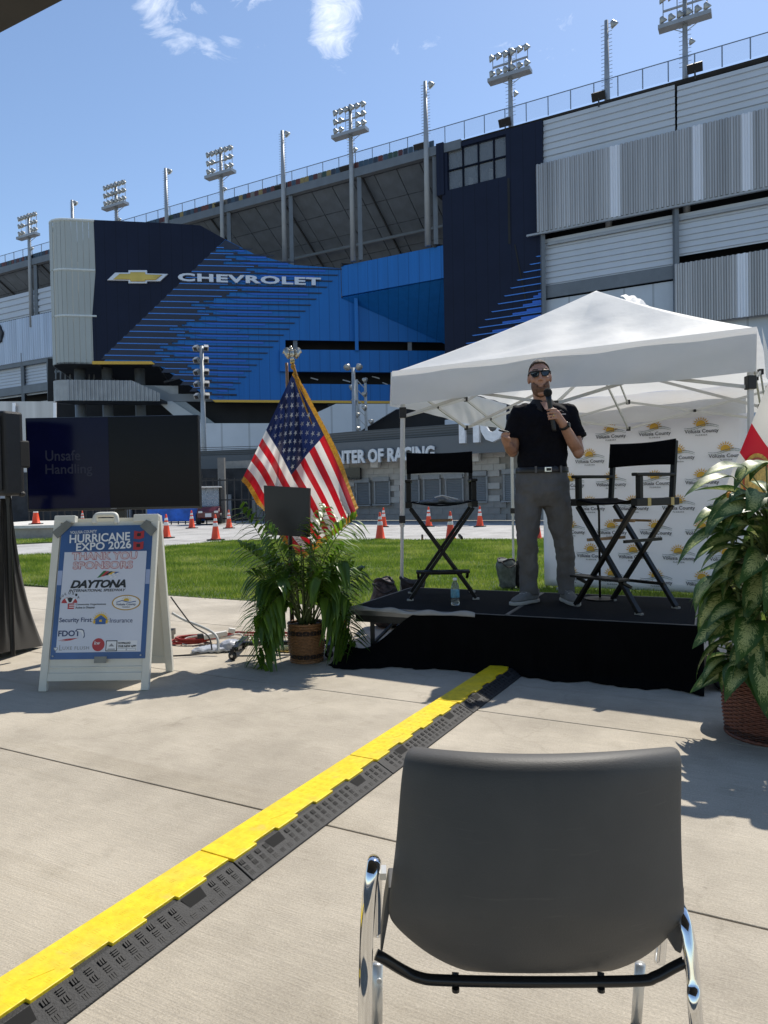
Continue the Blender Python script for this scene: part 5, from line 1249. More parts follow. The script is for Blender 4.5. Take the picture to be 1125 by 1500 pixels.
# the poster
PU0, PU1, PV0, PV1 = -.415, .455, .175, .935
def pp(x, y, off=.0): return sbp(PU0+(PU1-PU0)*x, PV0+(PV1-PV0)*y, .0155+off)
def ppoly(mb, pts, off, mi=0): mb.poly([pp(x, y, off) for x, y in pts], mi)
ps = MB(); panel(ps, PU0, PU1, PV0, PV1, .0155, .003); po_ = ps.build('poster', m_psb, sb)
m_psl = mat('poster_pale_blue', (.33, .40, .60), .35)
w_ = MB(); w_.prism([pp(*q, .0005) for q in ((.055, .05), (.95, .05), (.95, .80), (.055, .80))], pp(0, 0, .001)-pp(0, 0, 0)); w_.build('poster_sheet', m_pst, po_)
w_ = MB()
for x0, x1 in ((.0, .05), (.955, 1.0)): ppoly(w_, [(x0, .55), (x1, .55), (x1, .66), (x0, .66)], .0008)
w_.build('poster_fade', m_psl, po_)
m_tw = mat('text_white', (.75, .77, .80), .4, var=.02); m_tk = mat('text_black', (.012, .012, .014), .4); m_tr = mat('text_red', (.42, .03, .035), .4); m_tn = mat('text_navy', (.02, .04, .13), .4); m_tg = mat('text_green', (.02, .16, .04), .4); m_ty = mat('text_yellow', (.65, .42, .02), .4); m_tgr = mat('text_grey', (.25, .26, .28), .4); m_tgold = mat('text_gold', (.45, .28, .06), .4); m_tb = mat('text_blue', (.03, .10, .30), .4)
TM = [m_tw, m_tk, m_tr, m_tn, m_tg, m_ty, m_tgr, m_tgold, m_tb]
def ptext(body, x, y, w_, h_, mi, bold=0, shear=0, off=.0022, sp=1.0, rot=0, par=None):
    o_ = pp(x, y, off); xd = (pp(x+w_, y+rot, off)-o_); yd = (pp(x, y+h_, off)-o_); mb = MB()
    yd = yd - xd*(yd.dot(xd)/xd.dot(xd))
    lettering(mb, body, o_, xd, yd, yd.length, xd.length, depth=.0006, bold=bold, shear=shear, spacing=sp)
    return mb.build('poster_lettering', TM[mi], po_)
ptext('VOLUSIA COUNTY', .10, .940, .29, .022, 0, .01, rot=.006)
ptext('HURRICANE', .10, .868, .66, .066, 0, .022, rot=.014)
ptext('EXPO 2026', .18, .806, .60, .062, 0, .022, rot=.016)
fl_ = MB()
for y0 in (.895, .812):
    ppoly(fl_, [(.80, y0), (.86, y0-.006), (.91, y0+.006), (.91, y0+.062), (.86, y0+.052), (.80, y0+.062)], .0022, 0)
    ppoly(fl_, [(.835, y0+.018), (.875, y0+.018), (.875, y0+.042), (.835, y0+.042)], .0032, 1)
fl_.build('warning_flags', [m_tr, m_tk], po_)
def outlined(body, x, y, w_, h_):
    ptext(body, x-.006, y-.005, w_+.012, h_+.010, 2, .040, off=.0022); ptext(body, x, y, w_, h_, 0, -.006, off=.0034)
outlined('THANK YOU', .145, .742, .70, .050); outlined('SPONSORS', .165, .672, .64, .050)
fg = MB()
for i, (dx, mi) in enumerate(((0, 4), (.035, 2), (.075, 1), (.115, 5), (.155, 8))):
    ppoly(fg, [(.43+dx, .60+.008*i), (.475+dx, .607+.006*i), (.53+dx*.9, .655-.003*i), (.495+dx*.9, .652-.002*i)], .0022+i*.0004, mi)
for i in range(4):
    for j in range(3):
        if (i+j) % 2: ppoly(fg, [(.55+i*.022+j*.01, .600+j*.012), (.57+i*.022+j*.01, .602+j*.012), (.577+i*.022+j*.01, .612+j*.012), (.557+i*.022+j*.01, .611+j*.012)], .0046, 0)
fg.build('race_flag', TM, po_)
ptext('DAYTONA', .150, .524, .60, .062, 1, .045, .32, sp=.92); ptext('INTERNATIONAL SPEEDWAY', .140, .497, .61, .020, 1, .02, .25)
lg = MB()
ppoly(lg, [(.07+.085+.085*math.cos(R(a_)), .415+.045*math.sin(R(a_))) for a_ in range(0, 181, 15)], .0022, 2)
ppoly(lg, [(.135, .415), (.185, .415), (.215, .448), (.16, .462), (.105, .448)], .0030, 0); ppoly(lg, [(.15, .42), (.175, .42), (.19, .45), (.16, .458), (.13, .45)], .0036, 1)
ppoly(lg, [(.14, .37), (.21, .37), (.21, .412), (.14, .412)], .0022, 2)
for y_ in (.381, .396): ppoly(lg, [(.155, y_), (.21, y_), (.21, y_+.006), (.155, y_+.006)], .003, 0)
lg.build('organisation_logo', TM, po_)
for ch, a_ in zip('VOLUSIA', range(160, 10, -22)):
    c_, s_ = math.cos(R(a_)), math.sin(R(a_)); ptext(ch, .155+.105*c_-.011, .425+.062*s_-.006, .022, .018, 1, .01)
ptext('Community Organizations', .225, .394, .325, .016, 1, .012); ptext('Active in Disaster', .225, .372, .21, .016, 1, .012)
ov_ = MB(); ppoly(ov_, [(.765+.155*math.cos(R(a_)), .412+.058*math.sin(R(a_))) for a_ in range(0, 360, 12)], .0022, 7); ppoly(ov_, [(.765+.140*math.cos(R(a_)), .412+.050*math.sin(R(a_))) for a_ in range(0, 360, 12)], .0030, 0)
ppoly(ov_, [(.765+.032*math.cos(R(a_)), .424+.021*math.sin(R(a_))) for a_ in range(0, 181, 15)], .0036, 5)
for a_ in range(10, 180, 23): ppoly(ov_, [(.765+.040*math.cos(R(a_-6)), .424+.026*math.sin(R(a_-6))), (.765+.040*math.cos(R(a_+6)), .424+.026*math.sin(R(a_+6))), (.765+.058*math.cos(R(a_)), .424+.037*math.sin(R(a_)))], .0036, 5)
ppoly(ov_, [(.66, .418), (.72, .43), (.80, .416), (.87, .424), (.87, .418), (.80, .410), (.72, .424), (.66, .412)], .0040, 8); ov_.build('county_logo', TM, po_)
ptext('Volusia County', .66, .386, .21, .022, 3, .008, off=.0042); ptext('FLORIDA', .73, .374, .08, .009, 3, .005, off=.0042)
ptext('Security First', .065, .262, .345, .044, 3, .012); ptext('Insurance', .605, .264, .24, .034, 3, .0)
hs = MB(); ppoly(hs, [(.505+.078*math.cos(R(a_)), .272+.060*math.sin(R(a_))) for a_ in range(-12, 193, 12)], .0022, 5)
for a_ in range(0, 181, 15): ppoly(hs, [(.505+.082*math.cos(R(a_-3)), .272+.064*math.sin(R(a_-3))), (.505+.082*math.cos(R(a_+3)), .272+.064*math.sin(R(a_+3))), (.505+.098*math.cos(R(a_)), .272+.078*math.sin(R(a_)))], .0022, 5)
ppoly(hs, [(.45, .254), (.56, .254), (.56, .285), (.58, .285), (.505, .322), (.43, .285), (.45, .285)], .0030, 8); ppoly(hs, [(.492, .272), (.52, .272), (.52, .288), (.492, .288)], .0038, 5); hs.build('house_logo', TM, po_)
ptext('FDOT', .065, .168, .235, .044, 3, .025, .0)
sw = MB(); ppoly(sw, [(.065, .136), (.15, .150), (.26, .156), (.16, .143)], .0022, 2); ppoly(sw, [(.10, .132), (.19, .147), (.29, .157), (.20, .138)], .0026, 2)
fl2 = [(.255, .222), (.31, .222), (.335, .212), (.345, .19), (.35, .165), (.338, .152), (.33, .17), (.315, .195), (.30, .205), (.255, .210)]
ppoly(sw, fl2, .0022, 3); ppoly(sw, [(.302+(x-.302)*.8, .188+(y-.188)*.8) for x, y in fl2], .003, 0); sw.build('state_logo', TM, po_)
ptext('L', .09, .066, .03, .038, 6, 0); ptext('UXE FLUSH', .125, .070, .28, .024, 6, 0, sp=1.15)
sh_ = MB(); ppoly(sh_, [(.03, .088), (.075, .088), (.075, .076), (.052, .060), (.03, .076)], .0022, 6); ppoly(sh_, [(.037, .084), (.068, .084), (.068, .078), (.052, .067), (.037, .078)], .003, 0)
ppoly(sh_, [(.50+.066*math.cos(R(a_)), .104+.048*math.sin(R(a_))) for a_ in range(0, 360, 15)], .0022, 2)
ppoly(sh_, [(.58, .055), (.91, .055), (.91, .132), (.58, .132)], .0022, 0); ppoly(sh_, [(.58, .055), (.70, .055), (.70, .134), (.58, .134)], .0028, 1); ppoly(sh_, [(.588, .061), (.692, .061), (.692, .128), (.588, .128)], .0034, 0)
ppoly(sh_, [(.61, .09), (.64, .112), (.67, .09)], .004, 6); ppoly(sh_, [(.60, .066), (.68, .066), (.68, .074), (.60, .074)], .004, 6); ppoly(sh_, [(.70, .058), (.90, .058), (.90, .074), (.70, .074)], .0034, 6); ppoly(sh_, [(.703, .060), (.795, .060), (.795, .072), (.703, .072)], .004, 0); ppoly(sh_, [(.805, .060), (.897, .060), (.897, .072), (.805, .072)], .004, 0)
sh_.build('sponsor_marks', TM, po_)['kind'] = 'stuff'
ptext('kw', .455, .104, .065, .028, 0, .01, .2, off=.003); ptext('DOWNLOAD', .71, .106, .13, .016, 1, .02, off=.0032); ptext('OUR NEW APP!', .71, .082, .19, .017, 1, .025, off=.0032)
tp_ = MB(); tp_.prism([pp(*q, .006) for q in ((-.10, .955), (-.03, .905), (.12, 1.01), (.05, 1.045))], pp(0, 0, .0015)-pp(0, 0)); tp_.build('tape', m_duct, sb)
tp_ = MB(); tp_.prism([pp(*q, .006) for q in ((.86, .99), (.93, 1.04), (1.055, .965), (.99, .91))], pp(0, 0, .0015)-pp(0, 0)); tp_.build('tape', m_duct, sb)
tp_ = MB(); tp_.prism([pp(*q, .004) for q in ((.47, -.03), (.60, -.03), (.60, .018), (.47, .018))], pp(0, 0, .0015)-pp(0, 0)); tp_.build('tape', m_duct, sb)
for x_ in (.03, .955): MB().ball(pp(x_, .025, .003), .007, seg=10).build('poster_screw', m_bolt, sb)
# ================================================================ SCREEN on its stand
tvY = 5.9
TL_, TR_, BL2, BR2 = at(36, 609, tvY), at(290, 610.5, tvY), at(37, 748, tvY), at(290, 746, tvY)
tv = thing('television', 'large dark flat screen showing a faint slide title, behind the sign board', 'television', V((TL_.x+TR_.x)/2, tvY, 0))
cx_, cz_ = (TL_.x+TR_.x)/2, (TL_.z+BL2.z+TR_.z+BR2.z)/4; tw_ = TR_.x-TL_.x; th_ = ((TL_.z-BL2.z)+(TR_.z-BR2.z))/2
m_bez = mat('tv_bezel', (.008, .008, .009), .3); m_scr = mat('tv_screen', (.002, .0022, .007), .16, 0, .3, 1.5, spec=.12)
MB().box(V(cx_, tvY+.035, cz_), (tw_, .06, th_)).build('case', m_bez, tv, bevel=.006)
sc_ = MB().box(V(cx_, tvY+.003, cz_+.006), (tw_-.016, .006, th_-.026)).build('screen', m_scr, tv)
m_scr2 = mat('tv_slide_navy', (.002, .003, .018), .16, spec=.12, emit=.3); MB().box(V(cx_-tw_*.255, tvY-.001, cz_+.006), (tw_*.47, .002, th_-.03)).build('slide_panel', m_scr2, sc_)
m_scr3 = mat('tv_text', (.024, .027, .045), .3, emit=.2, spec=.1)
mb = MB(); lettering(mb, 'Unsafe', V(at(67, 676, tvY).x, tvY-.003, at(67, 675.5, tvY).z), V(1, 0, 0), V(0, 0, 1), .088, .29, depth=.0006, bold=.012)
lettering(mb, 'Handling', V(at(67, 697, tvY).x, tvY-.003, at(67, 699, tvY).z), V(1, 0, 0), V(0, 0, 1), .105, .39, depth=.0006, bold=.012); mb.build('slide_text', m_scr3, sc_)
MB().box(V(cx_, tvY-.0005, cz_-th_/2+.012), (.05, .003, .006)).build('status_light', mat('tv_logo', (.2, .2, .22), .3), tv)
fr = MB(); fr.box(V(cx_, tvY+.12, cz_), (.5, .06, .4)); fr.box(V(cx_, tvY+.16, .8), (.08, .06, 1.6)); fr.build('column', m_bez, tv)
fr = MB(); fr.box(V(cx_, tvY+.15, .09), (.70, .06, .05)); 
for sx_ in (-.35, .35): fr.box(V(cx_+sx_, tvY+.05, .09), (.06, .62, .05))
fr.build('base', m_bez, tv)
for sx_ in (-.35, .35):
    for y_ in (-.24, .34): MB().lathe([(0, -.012), (.032, -.012), (.032, .012), (0, .012)], V(cx_+sx_, tvY+y_, .033), 12, 0, Euler((0, R(90), 0)).to_matrix()).build('caster', m_bez, tv)
# ================================================================ CONFIDENCE MONITOR on rolling stand behind the palm
mY = 5.62
mon = thing('monitor_stand', 'black panel monitor on a rolling stand behind the potted palm', 'monitor', V(at(420, 900, mY).x, mY, 0))
P4 = [at(386, 711, mY), at(453, 715, mY-.12), at(452, 787, mY-.12), at(388, 783, mY)]
nrm = (P4[1]-P4[0]).cross(P4[2]-P4[0]).normalized()
if nrm.y > 0: nrm = -nrm
m_mon = mat('monitor_black', (.018, .019, .021), .42, 0, .12, 10)
MB().prism(P4, -nrm*.035).build('panel', m_mon, mon, bevel=.004)
c_ = sum(P4, V(0, 0, 0))/4; cb = c_-nrm*.06
MB().tube([V(cb.x, cb.y, .1), V(cb.x, cb.y, c_.z)], .018, 8).build('pole', m_blk, mon)
b_ = MB(); xl_ = at(347, 955, mY+.15).x
b_.bar(V(xl_+.01, mY+.05, .088), V(cb.x+.35, mY+.05, .088), .05, .03); b_.bar(V(xl_+.05, mY-.15, .088), V(xl_+.05, mY+.28, .088), .05, .03); b_.bar(V(cb.x+.3, mY-.15, .088), V(cb.x+.3, mY+.28, .088), .05, .03); b_.build('base', m_blk, mon, bevel=.004)
for x_ in (xl_+.03, cb.x+.3):
    for y_ in (-.15, .28):
        cs = MB().lathe([(0, -.013), (.03, -.013), (.035, -.008), (.035, .008), (.03, .013), (0, .013)], V(x_, mY+y_, .036), 16, 0, Euler((0, R(90), R(70))).to_matrix()).build('caster', m_blk, mon, smooth=True)
        MB().lathe([(0, -.016), (.012, -.016), (.012, .016), (0, .016)], V(x_, mY+y_, .036), 10, 0, Euler((0, R(90), R(70))).to_matrix()).build('hub', m_bolt, cs)
        MB().bar(V(x_, mY+y_, .04), V(x_, mY+y_, .09), .03, .03).build('caster_fork', m_blk, mon)
# ================================================================ LOUDSPEAKER on draped stand
m_spk = mat('speaker_black', (.014, .014, .015), .55, 0, .2, 20, bump=.2, bscale=300); sY = 5.45
spk = thing('loudspeaker', 'black loudspeaker box on draped stand at the left picture edge', 'loudspeaker', at(0, 728, sY))
a_ = at(36, 604, sY); b_ = at(31, 724, sY); xr_ = a_.x
zt_, zb_ = at(10, 600, sY).z, at(10, 726, sY).z
MB().prism([V(xr_-.42, sY-.05, zb_), V(xr_-.10, sY-.12, zb_), V(xr_-.02, sY+.0, zb_), V(xr_-.16, sY+.26, zb_), V(xr_-.40, sY+.26, zb_)], (0, 0, zt_-zb_-.02)).build('cabinet', m_spk, spk, bevel=.02)
MB().prism([V(xr_-.40, sY-.06, zb_+.04), V(xr_-.12, sY-.125, zb_+.04), V(xr_-.12, sY-.135, zb_+.04), V(xr_-.40, sY-.07, zb_+.04)], (0, 0, zt_-zb_-.1)).build('grille', mat('speaker_grille', (.02, .02, .021), .6, .2, .4, 90), spk)
hz_ = at(30, 665, sY).z
MB().box(V(xr_-.045, sY+.03, hz_), (.06, .10, .21), (0, 0, R(-20))).build('handle', mat('handle_dark', (.005, .005, .005), .7), spk, bevel=.012)
MB().ball(V(xr_-.04, sY+.0, zb_+.01), (.028, .028, .022), seg=10).build('corner_guard', m_spk, spk)
MB().lathe([(.0, -.03), (.022, -.03), (.022, .03), (0, .03)], V(xr_-.2, sY+.1, zb_-.03), 12).build('pole_socket', m_bez, spk)
ds = thing('speaker_stand', 'speaker tripod wrapped in a black stretch cloth that flares to the ground', 'speaker stand', V(xr_-.2, sY+.1, 0))
MB().tube([V(xr_-.2, sY+.1, .05), V(xr_-.2, sY+.1, zb_-.06)], .018, 10).build('pole', m_bez, ds)
m_drp = mat('stretch_cloth', (.010, .010, .011), .5, 0, .3, 6, sheen=.2)
feet = [ground(64, 948), ground(-70, 985), ground(-95, 930)]
def drape(u, v):
    a_ = u*2*math.pi; i = u*3; k = int(i) % 3; f = i-int(i)
    p0, p1 = feet[k], feet[(k+1) % 3]; dip = .62*math.sin(math.pi*f)
    c_ = V(xr_-.2, sY+.1, 0); base = p0.lerp(p1, f); base = base.lerp(V(c_.x, c_.y, 0), dip*.55)
    r_ = .055 + 0*v
    top = c_ + (base-c_).normalized()*r_
    e = (v**2.0)*.86+.14*v
    p = top.lerp(base, e); z = (zb_-.03)*(1-v)+.01
    fold = .012*math.sin(a_*17+v*6)*math.sin(math.pi*v)
    d_ = (base-c_); d_.z = 0; d_.normalize()
    return V(p.x, p.y, z)+d_*fold+V(0, 0, .05*math.sin(math.pi*f)*v)
MB().grid(drape, 120, 28).build('cloth', m_drp, ds, smooth=True)
# ================================================================ CABLES
def cable(name, label, pts, r_, m, group=None):
    p = [Vector(q) for q in pts]; o = MB().tube(smoothpath(p, 8), r_, 8).build(name, m, smooth=True); return tag(o, label, 'cable', group)
m_red = mat('red_cord', (.30, .028, .02), .5, var=.2); m_whc = mat('white_cord', (.62, .60, .55), .5); m_grc = mat('grey_cable', (.36, .38, .38), .45); m_bkc = mat('black_cord', (.02, .02, .02), .5)
g0 = ground(275, 945)
rc = thing('extension_cord', 'coiled red extension cords heaped beside the sign board', 'cable', V(g0.x, g0.y, 0)); rr = random.Random(3)
for k in range(4):
    pts = []
    for i in range(40):
        a_ = i*.45; pts.append(V(g0.x-.02+.16*math.cos(a_)*(1+.05*rr.uniform(-1, 1))+rr.uniform(-.01, .01)+k*.02, g0.y+.08+.10*math.sin(a_)+rr.uniform(-.01, .01), .012+.012*k+.006*abs(math.sin(a_*3))))
    MB().tube(smoothpath(pts, 3), .0065, 6).build('coil', m_red, rc, smooth=True)
g1 = ground(362, 925)
pts = [V(g0.x+.05, g0.y+.12, .015)] + [V(g0.x+.2+.62*f, g0.y+.22+.06*math.sin(f*9), .012+.03*math.sin(f*3)) for f in (0, .2, .4, .6, .8, 1)]
for k in range(3): MB().tube(smoothpath([p+V(.01*k, .03*k+.02*math.sin(k*2), .008*k) for p in pts], 5), .0065, 6).build('strand', m_red, rc, smooth=True)
cable('power_cable', 'black cable running from the screen down to the power strip', [at(250, 874, 5.75), at(263, 892, 5.75), at(283, 917, 5.72), at(305, 932, 5.7), V(at(312, 938, 5.7).x, 5.66, .045)], .006, m_bkc)
cable('flat_cable', 'flat grey cable looping down from the screen to the plastic bag', [at(252, 898, 5.8), at(270, 908, 5.8), at(295, 918, 5.78), at(312, 927, 5.74), at(319, 937, 5.7), V(at(320, 945, 5.66).x, 5.64, .03)], .011, m_grc)
q0 = ground(256, 962)
cable('black_lead', 'thin black lead on the concrete from sign board to power strip', [V(q0.x-.15, q0.y, .006), V(q0.x+.05, q0.y+.02, .006), V(q0.x+.25, q0.y+.1, .006), V(q0.x+.42, q0.y+.28, .02)], .005, m_bkc)
cable('white_lead', 'white lead curled round the red cords beside the power strip', [V(g0.x+.02, g0.y-.06, .008), V(g0.x-.04, g0.y-.02, .02), V(g0.x-.02, g0.y+.06, .05), V(g0.x+.1, g0.y+.08, .06), V(g0.x+.3, g0.y+.05, .05), V(g0.x+.42, g0.y+.1, .07), V(g0.x+.5, g0.y+.0, .05), V(g0.x+.62, g0.y+.06, .01)], .007, m_whc)
pq = ground(310, 945); pst = thing('power_strip', 'cream power strip with a black plug resting on the plastic bag', 'power strip', V(pq.x, pq.y, 0))
MB().box(V(pq.x+.02, pq.y+.06, .075), (.20, .055, .04), (0, R(-5), R(22))).build('body', m_whc, pst, bevel=.006); MB().box(V(pq.x-.10, pq.y+.02, .075), (.05, .04, .04), (0, 0, R(20))).build('plug', m_bkc, pst, bevel=.006)
MB().box(V(pq.x+.15, pq.y+.12, .10), (.06, .04, .04), (0, R(12), R(10))).build('adapter', m_whc, pst, bevel=.006)
bg_ = ground(320, 957); pb_ = thing('plastic_bag', 'pale grey plastic bag lying on the concrete under the power strip', 'bag', V(bg_.x, bg_.y, 0))
blob_mesh('film', mat('grey_film', (.42, .44, .48), .25, 0, .15, 20), pb_, [(bg_+V(-.04, .08, .022), (.20, .09, .028)), (bg_+V(.08, .1, .045), (.10, .08, .045)), (bg_+V(-.12, .05, .015), (.12, .06, .018))], .009, 2, (.03, .05))
cable('orange_strap', 'bright orange cable bundle beside the palm at the stage corner', [V(ground(505, 905).x, ground(505, 905).y-.1, .01)]+[V(ground(505, 905).x+.04*math.cos(a_), 6.0+.05*math.sin(a_), .10+.02*a_/2) for a_ in (0, 1.2, 2.4, 3.6, 4.8, 6)], .016, mat('orange_cord', (.70, .12, .03), .5))
cr0 = ground(1035, 1000); cable('stage_lead', 'thin black lead from under the stage to the leafy plant', [V(cr0.x-.1, cr0.y+.5, .006), V(cr0.x, cr0.y+.15, .006), V(cr0.x+.1, cr0.y, .006), V(cr0.x+.35, cr0.y-.05, .006)], .006, m_bkc)
# gold-striped barrier board lying on the grass between stage and backdrop
wd0 = SP(1.0, SDEP+.32, .0); bd = thing('striped_board', 'black and yellow striped board edge behind the stage at the backdrop foot', 'board', wd0)
mz = bpy.data.materials.new('hazard_stripe'); mz.use_nodes = True; MATS['hazard_stripe'] = mz
MB().bar(SP(1.0, SDEP+.30, .30), SP(1.75, SDEP+.30, .30), .04, .10).build('board', mat('striped_wood', (.42, .30, .12), .6, 0, .9, 14, stretch=(3, 1, 1)), bd)
MB().bar(SP(1.1, SDEP+.30, .0), SP(1.1, SDEP+.30, .26), .04, .04).bar(SP(1.65, SDEP+.30, .0), SP(1.65, SDEP+.30, .26), .04, .04).build('legs', m_bez, bd)
# ================================================================ FLAGS
def fold_flag(name, A, Bt, C, Dd, Y, fnY, adj, nu=90, nv=60):
    def S(u, v):
        x = A[0]*(1-u)*(1-v)+Bt[0]*u*(1-v)+C[0]*(1-u)*v+Dd[0]*u*v; y = A[1]*(1-u)*(1-v)+Bt[1]*u*(1-v)+C[1]*(1-u)*v+Dd[1]*u*v
        dx, dy = adj(u, v); return at(x+dx, y+dy, Y+fnY(u, v))
    return S
fY = 5.78
fb = at(427, 900, fY); 
usf = thing('flag', 'american flag with gold fringe draped from an eagle-topped pole behind the palm', 'flag', V(fb.x, fY+.03, 0))
def us_y(u, v):
    th = math.atan2(v*.91+.02, u*1.52+.02)           # folds radiate from the top of the pole
    r_ = math.hypot(u*1.5, v*.9)
    return -.085*math.sin(th*9.0+.4)*min(1, r_*1.5) - .035*math.sin(th*21+1)*min(1, r_*1.3) - .07*math.exp(-((th-.55)/.12)**2)*r_ - .03*math.sin(u*7+v*13)*r_
def us_adj(u, v):
    th = math.atan2(v*.91+.02, u*1.52+.02); b_ = math.sin(math.pi*u)*(1-v)
    return (10*b_*(1-v)+2.0*math.sin(v*18)*u*(1-u), 9*b_ + 2.5*math.sin(u*14+v*3)*v)
US_ = fold_flag('us', (428, 549), (521, 748), (357, 697), (440, 814), fY, us_y, us_adj)
def us_flag_mat():
    m = bpy.data.materials.new('flag_cloth'); m.use_nodes = True; t = m.node_tree; n = t.nodes; l = t.links; b = n['Principled BSDF']
    uv = n.new('ShaderNodeUVMap'); sp_ = n.new('ShaderNodeSeparateXYZ'); l.new(uv.outputs[0], sp_.inputs[0])
    def mm(op, a_, b_=None):
        q = n.new('ShaderNodeMath'); q.operation = op
        for i, v_ in enumerate((a_, b_)):
            if v_ is None: continue
            if isinstance(v_, (int, float)): q.inputs[i].default_value = v_
            else: l.new(v_, q.inputs[i])
        return q.outputs[0]
    stripe = mm('MODULO', mm('FLOOR', mm('MULTIPLY', sp_.outputs['Y'], 13)), 2)
    mx = n.new('ShaderNodeMix'); mx.data_type = 'RGBA'; l.new(stripe, mx.inputs['Factor']); mx.inputs['A'].default_value = (.50, .008, .018, 1); mx.inputs['B'].default_value = (.78, .76, .74, 1)
    can = mm('MULTIPLY', mm('LESS_THAN', sp_.outputs['X'], .4), mm('LESS_THAN', sp_.outputs['Y'], 7/13))
    m2 = n.new('ShaderNodeMix'); m2.data_type = 'RGBA'; l.new(can, m2.inputs['Factor']); l.new(mx.outputs['Result'], m2.inputs['A']); m2.inputs['B'].default_value = (.009, .020, .088, 1)
    nz = n.new('ShaderNodeTexNoise'); nz.inputs['Scale'].default_value = 900; bp = n.new('ShaderNodeBump'); bp.inputs['Strength'].default_value = .08; l.new(nz.outputs[0], bp.inputs['Height']); l.new(bp.outputs[0], b.inputs['Normal'])
    l.new(m2.outputs['Result'], b.inputs['Base Color']); b.inputs['Roughness'].default_value = .45; b.inputs['Sheen Weight'].default_value = .2
    tr = n.new('ShaderNodeBsdfTranslucent'); l.new(m2.outputs['Result'], tr.inputs['Color']); ms = n.new('ShaderNodeMixShader'); ms.inputs[0].default_value = .45
    l.new(b.outputs[0], ms.inputs[1]); l.new(tr.outputs[0], ms.inputs[2]); l.new(ms.outputs[0], n['Material Output'].inputs['Surface']); return m
cl = MB().grid(US_, 100, 78, uv=True).build('cloth', us_flag_mat(), usf, smooth=True)
m_star = mat('star_white', (.80, .80, .80), .5, var=.02, transl=.4)
smb = MB()
for r_ in range(9):
    for c_ in range(6 if r_ % 2 == 0 else 5):
        u0 = .4*(1+2*c_+(r_ % 2))/12; v0 = (7/13)*(r_+1)/10
        pts = []
        for k in range(10):
            a_ = R(-90+36*k); q = .0315 if k % 2 == 0 else .0125
            pts.append(US_(u0+q*math.cos(a_)/1.9, v0+q*math.sin(a_)/1.0*.97)+V(0, -.006, 0))
        ctr = US_(u0, v0)+V(0, -.007, 0); smb.add([ctr]+pts, [[0, k+1, (k+1) % 10+1] for k in range(10)])
st_ = smb.build('stars', m_star, cl); st_['kind'] = 'stuff'
m_fringe = mat('gold_fringe', (.55, .28, .03), .5, .1, .35, 60, transl=.25)
fr = MB()
def edge(fn, n, out_px):
    P = []; Q = []
    for i in range(n+1):
        p, d = fn(i/n); P.append(p); Q.append(p+d)
    fr.add(P+Q, [[i, i+1, n+2+i, n+1+i] for i in range(n)])
def fr_edge(fa, da):
    def g_(t_):
        u, v = fa(t_); p = US_(u, v); q = US_(u+da[0], v+da[1]); d = (p-q); 
        if d.length > 0: d = d.normalized()*.045
        return p, d + V(0, .004*math.sin(t_*150), .003*math.sin(t_*210))
    return g_
edge(fr_edge(lambda t_: (t_, 0), (0, .05)), 140, 0); edge(fr_edge(lambda t_: (1, t_), (-.05, 0)), 100, 0); edge(fr_edge(lambda t_: (t_, 1), (0, -.05)), 120, 0)
fr.build('fringe', m_fringe, usf, smooth=True)
m_pole = mat('flagpole_wood', (.20, .10, .04), .35, coat=.3); m_brass = mat('brass', (.60, .42, .14), .25, .9); m_eag = mat('eagle_metal', (.55, .52, .44), .25, .85, .2, 20)
MB().tube([V(fb.x, fY+.06, .04), V(fb.x+.0, fY+.05, at(427, 552, fY).z), V(fb.x, fY+.04, at(427, 530, fY).z)], .013, 10).build('pole', m_pole, usf, smooth=True)
MB().lathe([(0, 0), (.15, 0), (.15, .02), (.06, .045), (.025, .06), (.02, .14), (0, .14)], V(fb.x, fY+.06, 0), 24).build('base', m_brass, usf, smooth=True)
ez_ = at(427, 528, fY).z; ex_ = at(427, 515, fY).x
eg = MB(); E0 = V(ex_, fY+.04, ez_)
eg.lathe([(.014, -.02), (.02, -.012), (.018, .0), (.008, .01), (.008, .03)], E0, 12)
body_ = MB().ball(E0+V(0, 0, .062), (.020, .018, .036), seg=14); body_.ball(E0+V(-.008, -.012, .112), (.012, .014, .012), seg=10).tube([E0+V(-.012, -.02, .112), E0+V(-.026, -.028, .104)], [.005, .001], 6).tube([E0+V(0, 0, .08), E0+V(-.006, -.006, .108)], [.014, .010], 8)
body_.tube([E0+V(0, .0, .04), E0+V(0, .012, .004)], [.014, .022], 8)
eagle = eg.build('finial_base', m_brass, usf, smooth=True); body_.build('eagle_body', m_eag, eagle, smooth=True)
for sx_ in (-1, 1):
    rings = []
    for i in range(9):
        f = i/8; c_ = E0+V(sx_*(.014+.055*f), .004, .088+.026*math.sin(f*2.6)-.008*f); dn = .03+.055*math.sin(math.pi*min(1, f*1.05+.12)); 
        rings.append([c_+V(0, -.004, .006), c_+V(0, .004, .006), c_+V(sx_*.012*f, .003, -dn), c_+V(sx_*.012*f, -.003, -dn)])
    MB().loft(rings).build('wing', m_eag, eagle, smooth=True)
cd_ = MB()
for k in range(2): cd_.tube(smoothpath([E0+V(.006, -.012, -.03), E0+V(.014+.01*k, -.03, -.07), E0+V(.03+.02*k, -.05, -.16), E0+V(.075+.03*k, -.07, -.30), E0+V(.16, -.07, -.52)], 5), .007, 6)
cd_.ball(E0+V(.006, -.014, -.045), (.020, .020, .026), seg=10).build('cord', m_fringe, usf, smooth=True)
